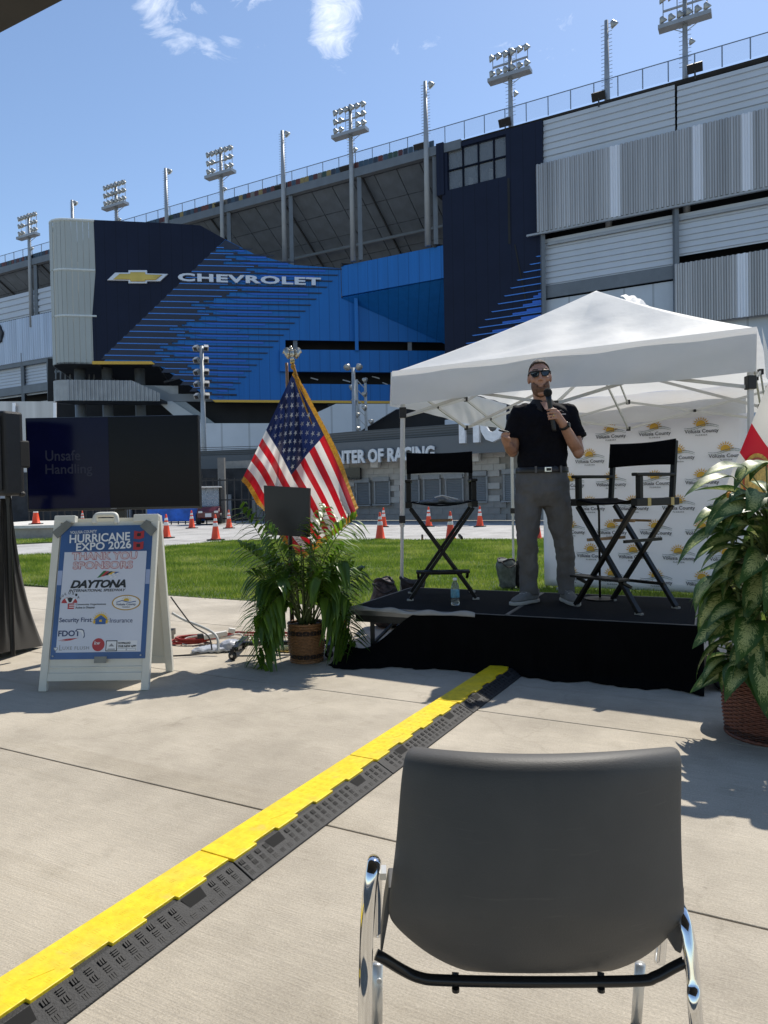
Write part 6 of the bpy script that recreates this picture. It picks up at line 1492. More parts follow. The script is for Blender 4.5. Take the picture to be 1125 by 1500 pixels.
# ---- state flag at the right edge
flY = 4.55
ff = thing('flag', 'white flag with red diagonal band and gold seal at the right picture edge', 'flag', V(at(1150, 900, flY).x, flY+.1, 0))
def fl_y(u, v): return -.05*math.sin(u*9+v*2)-.025*math.sin(v*8+u*5)
FL_ = fold_flag('fl', (1150, 500), (1250, 690), (1062, 716), (1180, 800), flY, fl_y, lambda u, v: (0, 4*math.sin(u*8)))
mfl = bpy.data.materials.new('state_flag_cloth'); mfl.use_nodes = True; t = mfl.node_tree; n = t.nodes; l = t.links; b = n['Principled BSDF']
uvn = n.new('ShaderNodeUVMap'); sp_ = n.new('ShaderNodeSeparateXYZ'); l.new(uvn.outputs[0], sp_.inputs[0])
def _m(op, a_, b_=None):
    q = n.new('ShaderNodeMath'); q.operation = op
    for i, v_ in enumerate((a_, b_)):
        if v_ is None: continue
        if isinstance(v_, (int, float)): q.inputs[i].default_value = v_
        else: l.new(v_, q.inputs[i])
    return q.outputs[0]
band = _m('LESS_THAN', _m('ABSOLUTE', _m('SUBTRACT', _m('ADD', sp_.outputs['Y'], _m('MULTIPLY', sp_.outputs['X'], -.05)), .655)), .10)
mx = n.new('ShaderNodeMix'); mx.data_type = 'RGBA'; l.new(band, mx.inputs['Factor']); mx.inputs['A'].default_value = (.72, .70, .66, 1); mx.inputs['B'].default_value = (.48, .006, .02, 1)
l.new(mx.outputs['Result'], b.inputs['Base Color']); b.inputs['Roughness'].default_value = .5
tr = n.new('ShaderNodeBsdfTranslucent'); l.new(mx.outputs['Result'], tr.inputs['Color']); ms = n.new('ShaderNodeMixShader'); ms.inputs[0].default_value = .4
l.new(b.outputs[0], ms.inputs[1]); l.new(tr.outputs[0], ms.inputs[2]); l.new(ms.outputs[0], n['Material Output'].inputs['Surface'])
MB().grid(FL_, 60, 60, uv=True).build('cloth', mfl, ff, smooth=True)
def disc_on(S, u0, v0, ru, rv, off): return [S(u0+ru*math.cos(a_*math.pi/12), v0+rv*math.sin(a_*math.pi/12))+V(0, -off, 0) for a_ in range(24)]
for k, (q, m_) in enumerate(((.165, mat('seal_gold', (.55, .33, .05), .5, var=.4, scale=40)), (.14, mat('seal_red', (.40, .06, .03), .5)), (.125, mat('seal_field', (.55, .38, .10), .5, var=.7, scale=30)))):
    pts = disc_on(FL_, .235, .80, q, q, .012+.003*k); c_ = FL_(.235, .80)+V(0, -.013-.003*k, 0); MB().add([c_]+pts, [[0, i+1, (i+1) % 24+1] for i in range(24)]).build('seal', m_, ff)
MB().tube([V(at(1152, 900, flY).x, flY+.12, .04), V(at(1152, 900, flY).x, flY+.1, 2.4)], .013, 10).build('pole', m_pole, ff, smooth=True)
MB().lathe([(0, 0), (.15, 0), (.15, .02), (.06, .045), (.02, .06), (.02, .14), (0, .14)], V(at(1152, 900, flY).x, flY+.12, 0), 24).build('base', m_brass, ff, smooth=True)
# ================================================================ WICKER BASKETS
def basket(parent, c, r0, r1, h, m, m2, band=None, nst=36, nrow=30):
    c = Vector(c); ws = MB()
    for i in range(nrow):                                   # woven strands, in front of and behind the stakes in turn
        z_ = h*(i+.5)/nrow; rr_ = r0+(r1-r0)*z_/h+.012*math.sin(math.pi*z_/h); ring = []
        N_ = nst*2
        for k in range(N_):
            a_ = 2*math.pi*k/N_; o_ = .0045*math.cos(math.pi*k+i*math.pi) if k % 2 == 0 else 0
            o_ = .0048*math.cos(k*math.pi/2*1.0*2/2+i*math.pi) ; ring.append(c+V(math.cos(a_)*(rr_+o_), math.sin(a_)*(rr_+o_), z_))
        rad_ = h/nrow*.52; prev = []
        vs = []; 
        for k in range(N_):
            a_ = 2*math.pi*k/N_; d_ = V(math.cos(a_), math.sin(a_), 0)
            for q in range(5):
                b_ = 2*math.pi*q/5; vs.append(ring[k]+d_*math.cos(b_)*rad_+V(0, 0, math.sin(b_)*rad_))
        ws.add(vs, [[k*5+q, ((k+1) % N_)*5+q, ((k+1) % N_)*5+(q+1) % 5, k*5+(q+1) % 5] for k in range(N_) for q in range(5)], 1 if (band and band(z_/h)) else 0)
    w_ = ws.build('weave', [m, m2], parent, smooth=True); w_['kind'] = 'stuff'
    sk_ = MB()
    for k in range(nst):
        a_ = 2*math.pi*k/nst; d_ = V(math.cos(a_), math.sin(a_), 0); sk_.tube([c+d_*(r0+.001)+V(0, 0, .005), c+d_*((r0+r1)/2+.011)+V(0, 0, h/2), c+d_*(r1+.001)+V(0, 0, h)], .0042, 5)
    s_ = sk_.build('stakes', m, parent, smooth=True); s_['kind'] = 'stuff'
    for z_, rr_, q in ((.008, r0+.004, .010), (h, r1+.002, .011), (h-.018, r1+.002, .008)):
        rg_ = []; ro = MB(); N_ = 64; vs = []
        for k in range(N_):
            a_ = 2*math.pi*k/N_; d_ = V(math.cos(a_), math.sin(a_), 0); tw_ = .003*math.sin(k*2.5)
            for p_ in range(6):
                b_ = 2*math.pi*p_/6; vs.append(c+d_*(rr_+math.cos(b_)*(q+tw_*.5))+V(0, 0, z_+math.sin(b_)*q+tw_))
        ro.add(vs, [[k*6+p_, ((k+1) % N_)*6+p_, ((k+1) % N_)*6+(p_+1) % 6, k*6+(p_+1) % 6] for k in range(N_) for p_ in range(6)]); ro.build('rim', m, parent, smooth=True)
    MB().lathe([(0, h*.86), (r1-.015, h*.86)], c, 24).build('soil', mat('potting_soil', (.03, .022, .015), .95, bump=.6), parent)
    MB().lathe([(r0-.012, .004), ((r0+r1)/2-.004, h*.5), (r1-.014, h*.97)], c, 24).build('liner', mat('pot_liner', (.03, .02, .014), .8), parent, smooth=True)
m_wk1 = mat('wicker_tan', (.26, .125, .05), .5, 0, .4, 60); m_wk1d = mat('wicker_tan_dark', (.035, .018, .012), .5, 0, .4, 60)
m_wk2 = mat('wicker_red_brown', (.145, .05, .03), .45, 0, .45, 50); m_wk2d = mat('wicker_brown_dark', (.05, .018, .012), .5, 0, .4, 60)
# ================================================================ PALM
def leaf_mat(name, c1, c2, spec=.5, rough=.35, transl=.3):
    m = bpy.data.materials.new(name); m.use_nodes = True; t = m.node_tree; n = t.nodes; l = t.links; b = n['Principled BSDF']
    g_ = n.new('ShaderNodeNewGeometry'); r = n.new('ShaderNodeValToRGB'); e = r.color_ramp.elements; e[0].color = (*c1, 1); e[1].color = (*c2, 1)
    oi = n.new('ShaderNodeObjectInfo'); ad = n.new('ShaderNodeMath'); ad.operation = 'MULTIPLY_ADD'; ad.inputs[1].default_value = .6; l.new(g_.outputs['Random Per Island'], ad.inputs[0])
    a2 = n.new('ShaderNodeMath'); a2.operation = 'MULTIPLY'; a2.inputs[1].default_value = .4; l.new(oi.outputs['Random'], a2.inputs[0]); l.new(a2.outputs[0], ad.inputs[2])
    l.new(ad.outputs[0], r.inputs[0]); l.new(r.outputs[0], b.inputs['Base Color']); b.inputs['Roughness'].default_value = rough; b.inputs['Specular IOR Level'].default_value = spec
    tr = n.new('ShaderNodeBsdfTranslucent'); hs_ = n.new('ShaderNodeHueSaturation'); hs_.inputs['Value'].default_value = 1.6; hs_.inputs['Saturation'].default_value = 1.1; l.new(r.outputs[0], hs_.inputs['Color']); l.new(hs_.outputs[0], tr.inputs['Color'])
    ms = n.new('ShaderNodeMixShader'); ms.inputs[0].default_value = transl; l.new(b.outputs[0], ms.inputs[1]); l.new(tr.outputs[0], ms.inputs[2]); l.new(ms.outputs[0], n['Material Output'].inputs['Surface']); return m
m_palm = leaf_mat('palm_leaf', (.035, .085, .014), (.19, .31, .045), transl=.42); m_stem = mat('palm_stem', (.10, .13, .04), .5)
pg_ = ground(447, 973); pc_ = V(pg_.x, pg_.y+.12, 0)
pal = thing('potted_palm', 'bushy green palm in a tan wicker basket before the flag', 'potted palm', pc_)
basket(pal, pc_, .115, .132, .29, m_wk1, m_wk1d, lambda f: .12 < f < .24 or .74 < f < .84, 30, 26)
rp_ = random.Random(11)
def frond(base, tip, sag, n_l, ll, wl, seed, side=None):
    r_ = random.Random(seed); base = Vector(base); tip = Vector(tip); mb = MB(); ax = (tip-base); fx_ = r_.uniform(-.5, .5); fy_ = r_.uniform(-.9, -.3)
    def P(t_): p = base.lerp(tip, t_); return p + V(0, 0, sag*math.sin(math.pi*min(1, t_))*(1) )
    pts = [P(i/12) for i in range(13)]; mb.tube(pts, [.006*(1-.75*i/12) for i in range(13)], 5, 1)
    for i in range(n_l):
        t_ = .34+.66*(i+.5)/n_l; p = P(t_); tg = (P(min(1, t_+.02))-P(t_-.02)).normalized()
        sd_ = tg.cross(V(fx_, fy_, .45))
        if sd_.length < .1: sd_ = V(1, 0, 0)
        sd_.normalize(); up_ = sd_.cross(tg)
        for s_ in (-1, 1):
            ln = ll*(.55+.6*math.sin(math.pi*(.18+.72*(i+.5)/n_l)))*r_.uniform(.85, 1.15); w_ = wl*r_.uniform(.85, 1.2)
            d_ = (sd_*s_*r_.uniform(.75, .95)+tg*r_.uniform(.55, .85)+up_*r_.uniform(-.05, .25)).normalized()
            rows_ = []
            for k in range(6):
                f = k/5; c_ = p+d_*(ln*f)+V(0, 0, -.55*ln*f*f*r_.uniform(.8, 1.2)); ww = w_*max(.02, math.sin(math.pi*(.08+.92*f)**.75))
                sv = d_.cross(V(0, 0, 1)).normalized(); rows_.append((c_-sv*ww+V(0, 0, .25*ww), c_, c_+sv*ww+V(0, 0, .25*ww)))
            o_ = len(mb.v); vs = [q for rw in rows_ for q in rw]
            mb.add(vs, [[3*k+j, 3*k+j+1, 3*k+j+4, 3*k+j+3] for k in range(5) for j in range(2)], 0)
    return mb
fronds = []
def fpx(px, py, dy=0): return at(px, py, pc_.y+dy)
spec_ = [ # tip pixel, depth offset, sag, leaflets
 ((350, 742), -.12, .10, 9, .17), ((367, 745), -.05, .12, 8, .15), ((478, 742), -.10, .10, 10, .17), ((505, 800), -.10, .06, 9, .15), ((517, 830), .05, .10, 9, .16), ((380, 850), -.25, .12, 10, .17), ((372, 905), -.15, .20, 10, .17),
 ((375, 965), -.22, .30, 11, .16), ((385, 978), -.28, .30, 11, .15), ((405, 850), -.30, .15, 10, .16), ((505, 960), -.12, .30, 11, .16), ((530, 965), .0, .30, 11, .17), ((500, 905), -.25, .2, 10, .16), ((470, 850), -.34, .16, 9, .15), ((440, 800), -.2, .08, 9, .16), ((410, 800), .15, .08, 9, .15),
 ((455, 770), .1, .06, 9, .15), ((390, 820), .12, .1, 9, .16), ((490, 860), .2, .12, 9, .15), ((365, 935), .05, .3, 10, .16), ((515, 885), .12, .18, 10, .16), ((372, 930), -.30, .22, 10, .15), ((352, 800), .1, .12, 9, .16), ((385, 955), -.1, .34, 11, .17), ((425, 830), .25, .1, 9, .16), ((512, 880), -.2, .18, 10, .16), ((385, 905), -.3, .2, 9, .15), ((450, 840), .2, .1, 8, .15), ((378, 880), -.05, .2, 10, .17), ((498, 840), -.2, .12, 9, .16), ((405, 860), .2, .14, 9, .16), ((520, 940), -.2, .26, 10, .16)]
for k in range(12):
    a_ = rp_.uniform(0, 6.28); px = 438+92*math.cos(a_)*rp_.uniform(.6, 1); py = rp_.uniform(760, 850); spec_.append(((px, py), rp_.uniform(-.3, .3), rp_.uniform(.04, .18), 9, rp_.uniform(.14, .18)))
for i, ((px, py), dy, sag, nl, ll) in enumerate(spec_):
    b_ = pc_+V(rp_.uniform(-.05, .05), rp_.uniform(-.05, .05), .25); frond(b_, fpx(px, py, dy), sag, nl+3, ll*1.08, .0175, 100+i).build('frond', [m_palm, m_stem], pal, smooth=True)
ca_ = MB()
for k in range(7):
    a_ = k*.9; ca_.tube([pc_+V(.05*math.cos(a_), .05*math.sin(a_), .24), pc_+V(.09*math.cos(a_), .07*math.sin(a_), .75+.06*k*.5)], [.008, .005], 6)
ca_.build('canes', m_stem, pal, smooth=True)
# ================================================================ DUMB CANE (variegated plant)
def varieg():
    m = bpy.data.materials.new('variegated_leaf'); m.use_nodes = True; t = m.node_tree; n = t.nodes; l = t.links; b = n['Principled BSDF']
    uv = n.new('ShaderNodeUVMap'); sp_ = n.new('ShaderNodeSeparateXYZ'); l.new(uv.outputs[0], sp_.inputs[0]); oi = n.new('ShaderNodeObjectInfo')
    def mm(op, a_, b_=None, c_=None):
        q = n.new('ShaderNodeMath'); q.operation = op
        for i, v_ in enumerate((a_, b_, c_)):
            if v_ is None: continue
            if isinstance(v_, (int, float)): q.inputs[i].default_value = v_
            else: l.new(v_, q.inputs[i])
        return q.outputs[0]
    ax = mm('ABSOLUTE', mm('SUBTRACT', sp_.outputs['X'], .5))            # 0 at the midrib, .5 at the margin
    diag = mm('SUBTRACT', sp_.outputs['Y'], mm('MULTIPLY', ax, .55))      # veins sweep towards the tip
    cb = n.new('ShaderNodeCombineXYZ'); l.new(mm('MULTIPLY', ax, 7), cb.inputs[0]); l.new(mm('MULTIPLY', diag, 30), cb.inputs[1]); l.new(mm('MULTIPLY', oi.outputs['Random'], 50), cb.inputs[2])
    nz = n.new('ShaderNodeTexNoise'); nz.inputs['Scale'].default_value = 1.7; nz.inputs['Detail'].default_value = 6; nz.inputs['Roughness'].default_value = .65; l.new(cb.outputs[0], nz.inputs['Vector'])
    edge_ = mm('SUBTRACT', 1.0, mm('MULTIPLY', mm('POWER', mm('MULTIPLY', ax, 2.25), 2.2), 1.0)); lenf = mm('SUBTRACT', 1.0, mm('POWER', mm('ABSOLUTE', mm('MULTIPLY_ADD', sp_.outputs['Y'], 2.3, -1.1)), 3.0))
    amt = mm('MINIMUM', edge_, lenf)
    v_ = mm('ADD', nz.outputs['Fac'], mm('MULTIPLY', mm('SUBTRACT', amt, .62), .34))
    r = n.new('ShaderNodeValToRGB'); e = r.color_ramp.elements; e[0].position = .50; e[0].color = (.045, .105, .020, 1); e[1].position = .60; e[1].color = (.46, .50, .20, 1); q = e.new(.545); q.color = (.09, .17, .035, 1)
    l.new(v_, r.inputs[0]); l.new(r.outputs[0], b.inputs['Base Color']); b.inputs['Roughness'].default_value = .42; b.inputs['Specular IOR Level'].default_value = .4
    tr = n.new('ShaderNodeBsdfTranslucent'); l.new(r.outputs[0], tr.inputs['Color']); ms = n.new('ShaderNodeMixShader'); ms.inputs[0].default_value = .22; l.new(b.outputs[0], ms.inputs[1]); l.new(tr.outputs[0], ms.inputs[2]); l.new(ms.outputs[0], n['Material Output'].inputs['Surface']); return m
m_var = varieg(); m_cane = mat('dumb_cane_stem', (.12, .17, .05), .45)
dc = at(1126, 1000, 3.58); dc = V(dc.x, dc.y, 0)
dcn = thing('potted_dumb_cane', 'large variegated leafy plant in a red-brown wicker basket at right', 'potted plant', dc)
basket(dcn, dc, .195, .205, .33, m_wk2, m_wk2d, lambda f: f < .14, 40, 34)
def leafmesh(L_, W_, curl, droop, seed):
    r_ = random.Random(seed); mb = MB(); nu, nv = 6, 14; mb.uv = {}
    for j in range(nv+1):
        f = j/nv; w_ = W_*max(0.004, math.sin(math.pi*f**.72)*(1-f*.15))
        # blade bends down along its length
        ang_ = droop*f; y_ = L_*(math.sin(ang_)/droop if droop > .01 else f); z_ = -L_*((1-math.cos(ang_))/droop if droop > .01 else 0)
        for i in range(nu+1):
            a_ = (i/nu-.5)*2; o_ = .012*math.sin(f*16+i*1.3+seed)*abs(a_)*W_*6
            mb.v.append((a_*w_*math.cos(curl*abs(a_)), y_, z_+abs(a_)*w_*math.sin(curl)*.8+o_*.5)); mb.uv[len(mb.v)-1] = (i/nu, f)
    for j in range(nv):
        for i in range(nu):
            a_ = j*(nu+1)+i; mb.f.append([a_, a_+1, a_+nu+2, a_+nu+1]); mb.m.append(0)
    return mb.mesh('leaf', m_var, True)
lms = [leafmesh(.25+.03*(k % 3), .062+.008*(k % 2), .35+.1*(k % 3), .7+.25*(k % 4), k) for k in range(8)]
rl_ = random.Random(21); stems = []
for k in range(9):
    a_ = k*2*math.pi/9+.3; r0_ = .08; hgt = rl_.uniform(.55, .92); stems.append((dc+V(r0_*math.cos(a_), r0_*math.sin(a_), .27), dc+V((r0_+.09)*math.cos(a_), (r0_+.09)*math.sin(a_), .27+hgt*.9)))
stems.append((dc+V(0, 0, .27), dc+V(.0, .0, 1.2)))
for a_, b_ in stems: MB().tube([a_, a_.lerp(b_, .5)+V(.01, 0, 0), b_], [.013, .011, .007], 7).build('stem', m_cane, dcn, smooth=True)
pt_ = MB()
def put_leaf(pos, yaw, pitch, roll, sc_, k):
    o = link('leaf', lms[k % 8], dcn); M = Matrix.Translation(pos) @ Euler((pitch, roll, yaw)).to_matrix().to_4x4() @ Matrix.Scale(sc_, 4)
    o.matrix_basis = M
n_leaf = 230
for i in range(n_leaf):
    f = (i+.5)/n_leaf; z_ = .34+.90*f**.9
    yaw = i*2.399963+rl_.uniform(-.6, .6)
    rad_ = (.235+.05*math.sin(z_*5))*(1-.30*max(0, (z_-1.0)/.3))*rl_.uniform(.35, 1.15)
    d_ = V(math.cos(yaw), math.sin(yaw), 0); pos = dc+d_*rad_*.85+V(0, 0, z_)
    pitch = rl_.uniform(-.8, .35) if z_ < 1.0 else rl_.uniform(-.5, .7)
    if z_ < .5: pitch -= .15
    put_leaf(pos, yaw-math.pi/2+rl_.uniform(-.5, .5), pitch, rl_.uniform(-.6, .6), rl_.uniform(.6, 1.2), i)
    st0 = min(stems, key=lambda s: (s[0].lerp(s[1], .5)-pos).length); tt = max(0, min(1, (z_-.12-st0[0].z)/(st0[1].z-st0[0].z)))
    pt_.tube([st0[0].lerp(st0[1], tt), st0[0].lerp(st0[1], tt).lerp(pos, .6)+V(0, 0, .03), pos], .0035, 5)
# a few leaves reaching left, as in the photo
for px, py, sc_ in ((1010, 800, 1.05), (1003, 868, 1.0), (1022, 985, .9), (1020, 720, 1.0), (1040, 705, 1.0), (1075, 700, 1.0), (1105, 698, 1.0), (1050, 760, 1.0), (1030, 930, 1.0), (1045, 1000, .9), (1068, 1010, .9)):
    tip = at(px, py, dc.y-.06); d_ = tip-V(dc.x, dc.y, tip.z); d_.z = 0
    base = tip - d_.normalized()*.20*sc_ + V(0, 0, .07); put_leaf(base, math.atan2(d_.y, d_.x)-math.pi/2, rl_.uniform(-.2, .15), rl_.uniform(-.3, .3), sc_, px)
    pt_.tube([V(dc.x, dc.y, max(.3, base.z-.15)), base], .0035, 5)
q = pt_.build('leaf_stalks', m_cane, dcn, smooth=True); q['kind'] = 'stuff'
yl = thing('flower', 'small orange flower among the top leaves of the variegated plant', 'flower', at(1072, 728, dc.y-.05))
MB().ball(at(1072, 729, dc.y-.02), (.02, .012, .035), (0, R(-40), 0), 10).build('bloom', mat('orange_bloom', (.75, .30, .02), .5), yl); MB().tube([at(1078, 738, dc.y), at(1084, 760, dc.y)], .004, 6).build('stalk', m_cane, yl)
# ================================================================ THE SPEAKER
PR = V(1.172, 5.17, SH)
per = thing('person', 'man in black polo, grey trousers and sunglasses speaking into a microphone on stage', 'person', PR, 0)
def Q(x, y, z): return PR+V(x, y, z)
m_skin = mat('skin', (.44, .235, .16), .5, 0, .10, 14, bump=.05, bscale=120); m_hair = mat('hair', (.060, .036, .022), .7, 0, .4, 90, bump=.5, bscale=220, stretch=(1, 1, .4)); m_beard = mat('beard', (.17, .088, .055), .75, 0, .45, 140, bump=.4, bscale=260)
m_polo = mat('polo_shirt', (.0055, .0055, .009), .85, 0, .2, 12, bump=.6, bscale=20, spec=.14); m_trs = mat('trousers', (.115, .112, .112), .75, 0, .16, 10, bump=.55, bscale=22, spec=.25, stretch=(1, 1, .55)); m_belt = mat('belt', (.012, .011, .011), .4); m_shoe = mat('shoe', (.17, .165, .155), .75, 0, .15, 20, bump=.3, bscale=200); m_sole = mat('shoe_sole', (.42, .40, .36), .6)
m_metal = mat('polished_metal', (.65, .65, .66), .2, .9); m_black = mat('black_plastic', (.010, .010, .011), .35)
def tap(mb, pts, rs, seg=14):
    mb.tube(pts, rs, seg)
    for p, r_ in zip(pts, rs): mb.ball(p, r_*.995, seg=12)
    return mb
HM = Matrix.Translation(Q(-.018, -.01, 1.47)) @ Euler((R(3), R(-3), R(-9))).to_matrix().to_4x4()
def Hd(x, y, z): return HM @ V(x, y, z-1.47)
HR = HM.to_3x3()
bd_ = MB()
# head
bd_.ball(Hd(0, .012, 1.655), (.0735, .094, .098), HR, 24)
bd_.ball(Hd(0, -.022, 1.60), (.064, .072, .085), HR, 20)
bd_.ball(Hd(0, -.036, 1.545), (.054, .054, .048), HR, 18)
bd_.ball(Hd(0, -.070, 1.517), (.030, .022, .022), HR, 12)
bd_.ball(Hd(0, -.073, 1.672), (.052, .016, .016), HR, 12)
tap(bd_, [Hd(0, -.088, 1.655), Hd(0, -.106, 1.615)], [.009, .0135], 10); bd_.ball(Hd(-.011, -.096, 1.610), .009, seg=8); bd_.ball(Hd(.011, -.096, 1.610), .009, seg=8)
bd_.ball(Hd(0, -.086, 1.572), (.024, .010, .006), HR, 10); bd_.ball(Hd(0, -.085, 1.562), (.021, .010, .007), HR, 10)
for sx_ in (-1, 1):
    bd_.ball(Hd(sx_*.077, .012, 1.625), (.011, .022, .032), HR, 10); bd_.ball(Hd(sx_*.045, -.062, 1.615), (.022, .022, .024), HR, 10)
tap(bd_, [Hd(0, .012, 1.56), Q(-.005, .015, 1.46), Q(0, .015, 1.40)], [.058, .060, .075])
# torso and legs under the clothes
def ell(c, rx, ry, n=24): return [c+V(rx*math.cos(2*math.pi*k/n), ry*math.sin(2*math.pi*k/n), 0) for k in range(n)]
bd_.loft([ell(Q(x, .01, z), rx, ry) for x, z, rx, ry in ((-.01, .78, .15, .10), (-.01, .95, .155, .10), (0, 1.1, .15, .10), (0, 1.28, .16, .095), (0, 1.36, .13, .08), (0, 1.44, .06, .055))])
for leg in ([Q(-.10, .01, .84), Q(-.125, -.005, .46), Q(-.125, .02, .06)], [Q(.085, .01, .84), Q(.135, -.005, .46), Q(.15, .02, .06)]): tap(bd_, leg, [.075, .05, .034])
# arms
sA, eA, wA, hA = Q(-.180, .01, 1.40), Q(-.222, .03, 1.105), Q(-.290, -.125, 1.150), Q(-.308, -.150, 1.192)
tap(bd_, [sA+V(.03, 0, -.03), sA.lerp(eA, .45), eA, eA.lerp(wA, .35), wA], [.038, .047, .041, .042, .027])
sB, eB, wB_, hB = Q(.184, .01, 1.40), Q(.238, -.045, 1.090), Q(.085, -.205, 1.285), Q(.035, -.222, 1.345)
tap(bd_, [sB+V(-.03, 0, -.03), sB.lerp(eB, .45), eB, eB.lerp(wB_, .35), wB_], [.038, .048, .043, .044, .029])
bd_.ball(eB+V(.002, .01, -.012), .036, seg=12)
# hand round the microphone
MC0, MC1 = Q(.022, -.225, 1.245), Q(-.012, -.215, 1.475)
ma = (MC1-MC0).normalized()
def MP(t_): return MC0+(MC1-MC0)*t_
tap(bd_, [wB_, wB_.lerp(hB, .55), hB+V(.004, 0, .004)], [.029, .030, .028], 12)
for k, (t_, rr_) in enumerate(((.575, .0086), (.48, .0090), (.385, .0087), (.30, .0078))):
    c_ = MP(t_); kn = hB + ma*(t_-.44)*.23 + V(.004, -.012, 0)
    tap(bd_, [kn, c_+V(.016, -.022, 0), c_+V(-.008, -.0255, -.001), c_+V(-.026, -.010, -.003), c_+V(-.020, .010, -.003)], [rr_*1.12, rr_*1.05, rr_, rr_*.95, rr_*.85], 8)
c_ = MP(.62); tap(bd_, [hB+V(.008, .012, .004), c_+V(.024, .012, -.010), c_+V(.012, .023, .008), c_+V(-.004, .022, .022)], [.0145, .012, .0108, .0095], 8)
# hand with the clicker: loosely curled
tap(bd_, [wA, wA.lerp(hA, .6), hA], [.027, .030, .028], 12)
for k in range(4):
    b_ = hA+V(-.020+.013*k, -.018, .012-.005*k); L_ = (.92, 1.0, .95, .8)[k]
    tap(bd_, [b_, b_+V(-.003, -.026*L_, .012), b_+V(.004, -.040*L_, -.008), b_+V(.012, -.026*L_, -.022)], [.0105, .0098, .009, .008], 8)
tap(bd_, [hA+V(.020, -.002, .010), hA+V(.022, -.028, .026), hA+V(.004, -.046, .032), hA+V(-.012, -.050, .030)], [.013, .0115, .0105, .0092], 8)
remeshed(bd_, 'body', m_skin, .0042, per, 3, None, True, .5)
# hair and beard: shells on the skull
def shell_part(name, m, c, r, keep, grow, seg=40, jit=.0015, par=None):
    mb = MB().ball((0, 0, 0), r, seg=seg); vs = []; r_ = random.Random(3)
    ok = [keep(Vector(p)) for p in mb.v]; idx = {}
    o = MB()
    for i, p in enumerate(mb.v):
        d = Vector(p).normalized(); idx[i] = len(o.v); q = Vector(p)+d*(grow+r_.uniform(-jit, jit)); o.v.append(tuple(HM @ (q+Vector(c)-V(0, 0, 1.47))))
    for f in mb.f:
        if all(ok[i] for i in f): o.f.append([idx[i] for i in f]); o.m.append(0)
    me_ = o.mesh(name, m, True); bmh = bmesh.new(); bmh.from_mesh(me_); bmesh.ops.delete(bmh, geom=[v for v in bmh.verts if not v.link_faces], context='VERTS'); bmh.to_mesh(me_); bmh.free()
    ob = link(name, me_, par or per); md = ob.modifiers.new('t', 'SOLIDIFY'); md.thickness = .005; md.offset = -1; return ob
shell_part('hair', m_hair, (0, .014, 1.662), (.0745, .096, .0985), lambda p: p.z > .032 - .42*(p.y) - .30*max(0, abs(p.x)-.045) if p.y < .0 else p.z > -.030-.35*p.y, .004)
shell_part('beard', m_beard, (0, -.034, 1.568), (.0615, .066, .076), lambda p: p.z < .008+max(0, abs(p.x)-.030)*1.3 and p.y < .055 and not (abs(p.x) < .021 and -.010 < p.z < .001 and p.y < 0), .004, seg=72, jit=.0006)
br_ = MB()
for sx_ in (-1, 1): br_.tube([Hd(sx_*.015, -.094, 1.682), Hd(sx_*.034, -.089, 1.687), Hd(sx_*.052, -.075, 1.682)], [.003, .0042, .003], 6)
br_.build('eyebrows', m_hair, per, smooth=True)
# sunglasses
sgl = MB(); m_lens = mat('dark_lens', (.02, .03, .045), .05, .3, .2, 30, spec=.8)
for sx_ in (-1, 1):
    pts = [(sx_*.008, 1.668), (sx_*.012, 1.642), (sx_*.028, 1.633), (sx_*.050, 1.636), (sx_*.062, 1.652), (sx_*.065, 1.670)]
    sgl.tube([Hd(x, -.097+abs(x)**2*5.2, z) for x, z in pts+[pts[0]]], .0042, 8)
sgl.tube([Hd(x, -.099+abs(x)**2*5.2, 1.671) for x in (-.066, -.045, -.02, 0, .02, .045, .066)], .0055, 8)
for sx_ in (-1, 1): sgl.tube([Hd(sx_*.066, -.076, 1.669), Hd(sx_*.078, -.03, 1.664), Hd(sx_*.080, .02, 1.655)], .0042, 6)
so = sgl.build('sunglasses', m_black, per, smooth=True)
for sx_ in (-1, 1):
    pts = [(sx_*.010, 1.668), (sx_*.013, 1.643), (sx_*.028, 1.635), (sx_*.050, 1.638), (sx_*.061, 1.653), (sx_*.063, 1.668)]
    MB().prism([Hd(x, -.0965+abs(x)**2*5.2, z) for x, z in pts], HR @ V(0, .003, 0)).build('lens', m_lens, so)
# polo shirt
sh_ = MB()
tor = [(-.012, .955, .172, .120), (-.014, .985, .180, .128), (-.010, 1.03, .180, .130), (-.004, 1.10, .176, .124), (0, 1.18, .182, .126), (.002, 1.26, .198, .134), (.003, 1.33, .212, .130), (.003, 1.375, .212, .115), (.002, 1.415, .178, .098), (0, 1.438, .125, .084), (0, 1.446, .095, .072)]
sh_.loft([ell(Q(x, .012, z), rx, ry, 32) for x, z, rx, ry in tor])
for s_, e_ in ((sA, eA), (sB, eB)):
    o_ = V(-.012 if s_ is sA else .012, 0, .0)
    tap(sh_, [s_+V(.05 if s_ is sA else -.05, 0, .0), s_+o_*.5, s_.lerp(e_, .38)+o_*.6, s_.lerp(e_, .62)+o_], [.070, .073, .071, .072], 18) if False else sh_.tube([s_+V(.07 if s_ is sA else -.07, 0, .004), s_+V(0, 0, -.006), s_.lerp(e_, .2)+o_*.5, s_.lerp(e_, .42)+o_*.7, s_.lerp(e_, .62)+o_], [.050, .062, .068, .068, .070], 20)
shirt = remeshed(sh_, 'polo_shirt', m_polo, .0085, per, 9, (.030, .075))
def collar(u, v, sx_=1):
    a_ = R(-90)+sx_*(R(14)+u*R(172)); fr_ = (1-u)
    rr_ = .066+.038*v; return Q(-.003, .016, 0)+V(rr_*math.cos(a_), rr_*math.sin(a_)*.98-.012*fr_*fr_, 1.486-.036*v-.048*fr_**3*(.4+v)-.006*fr_)
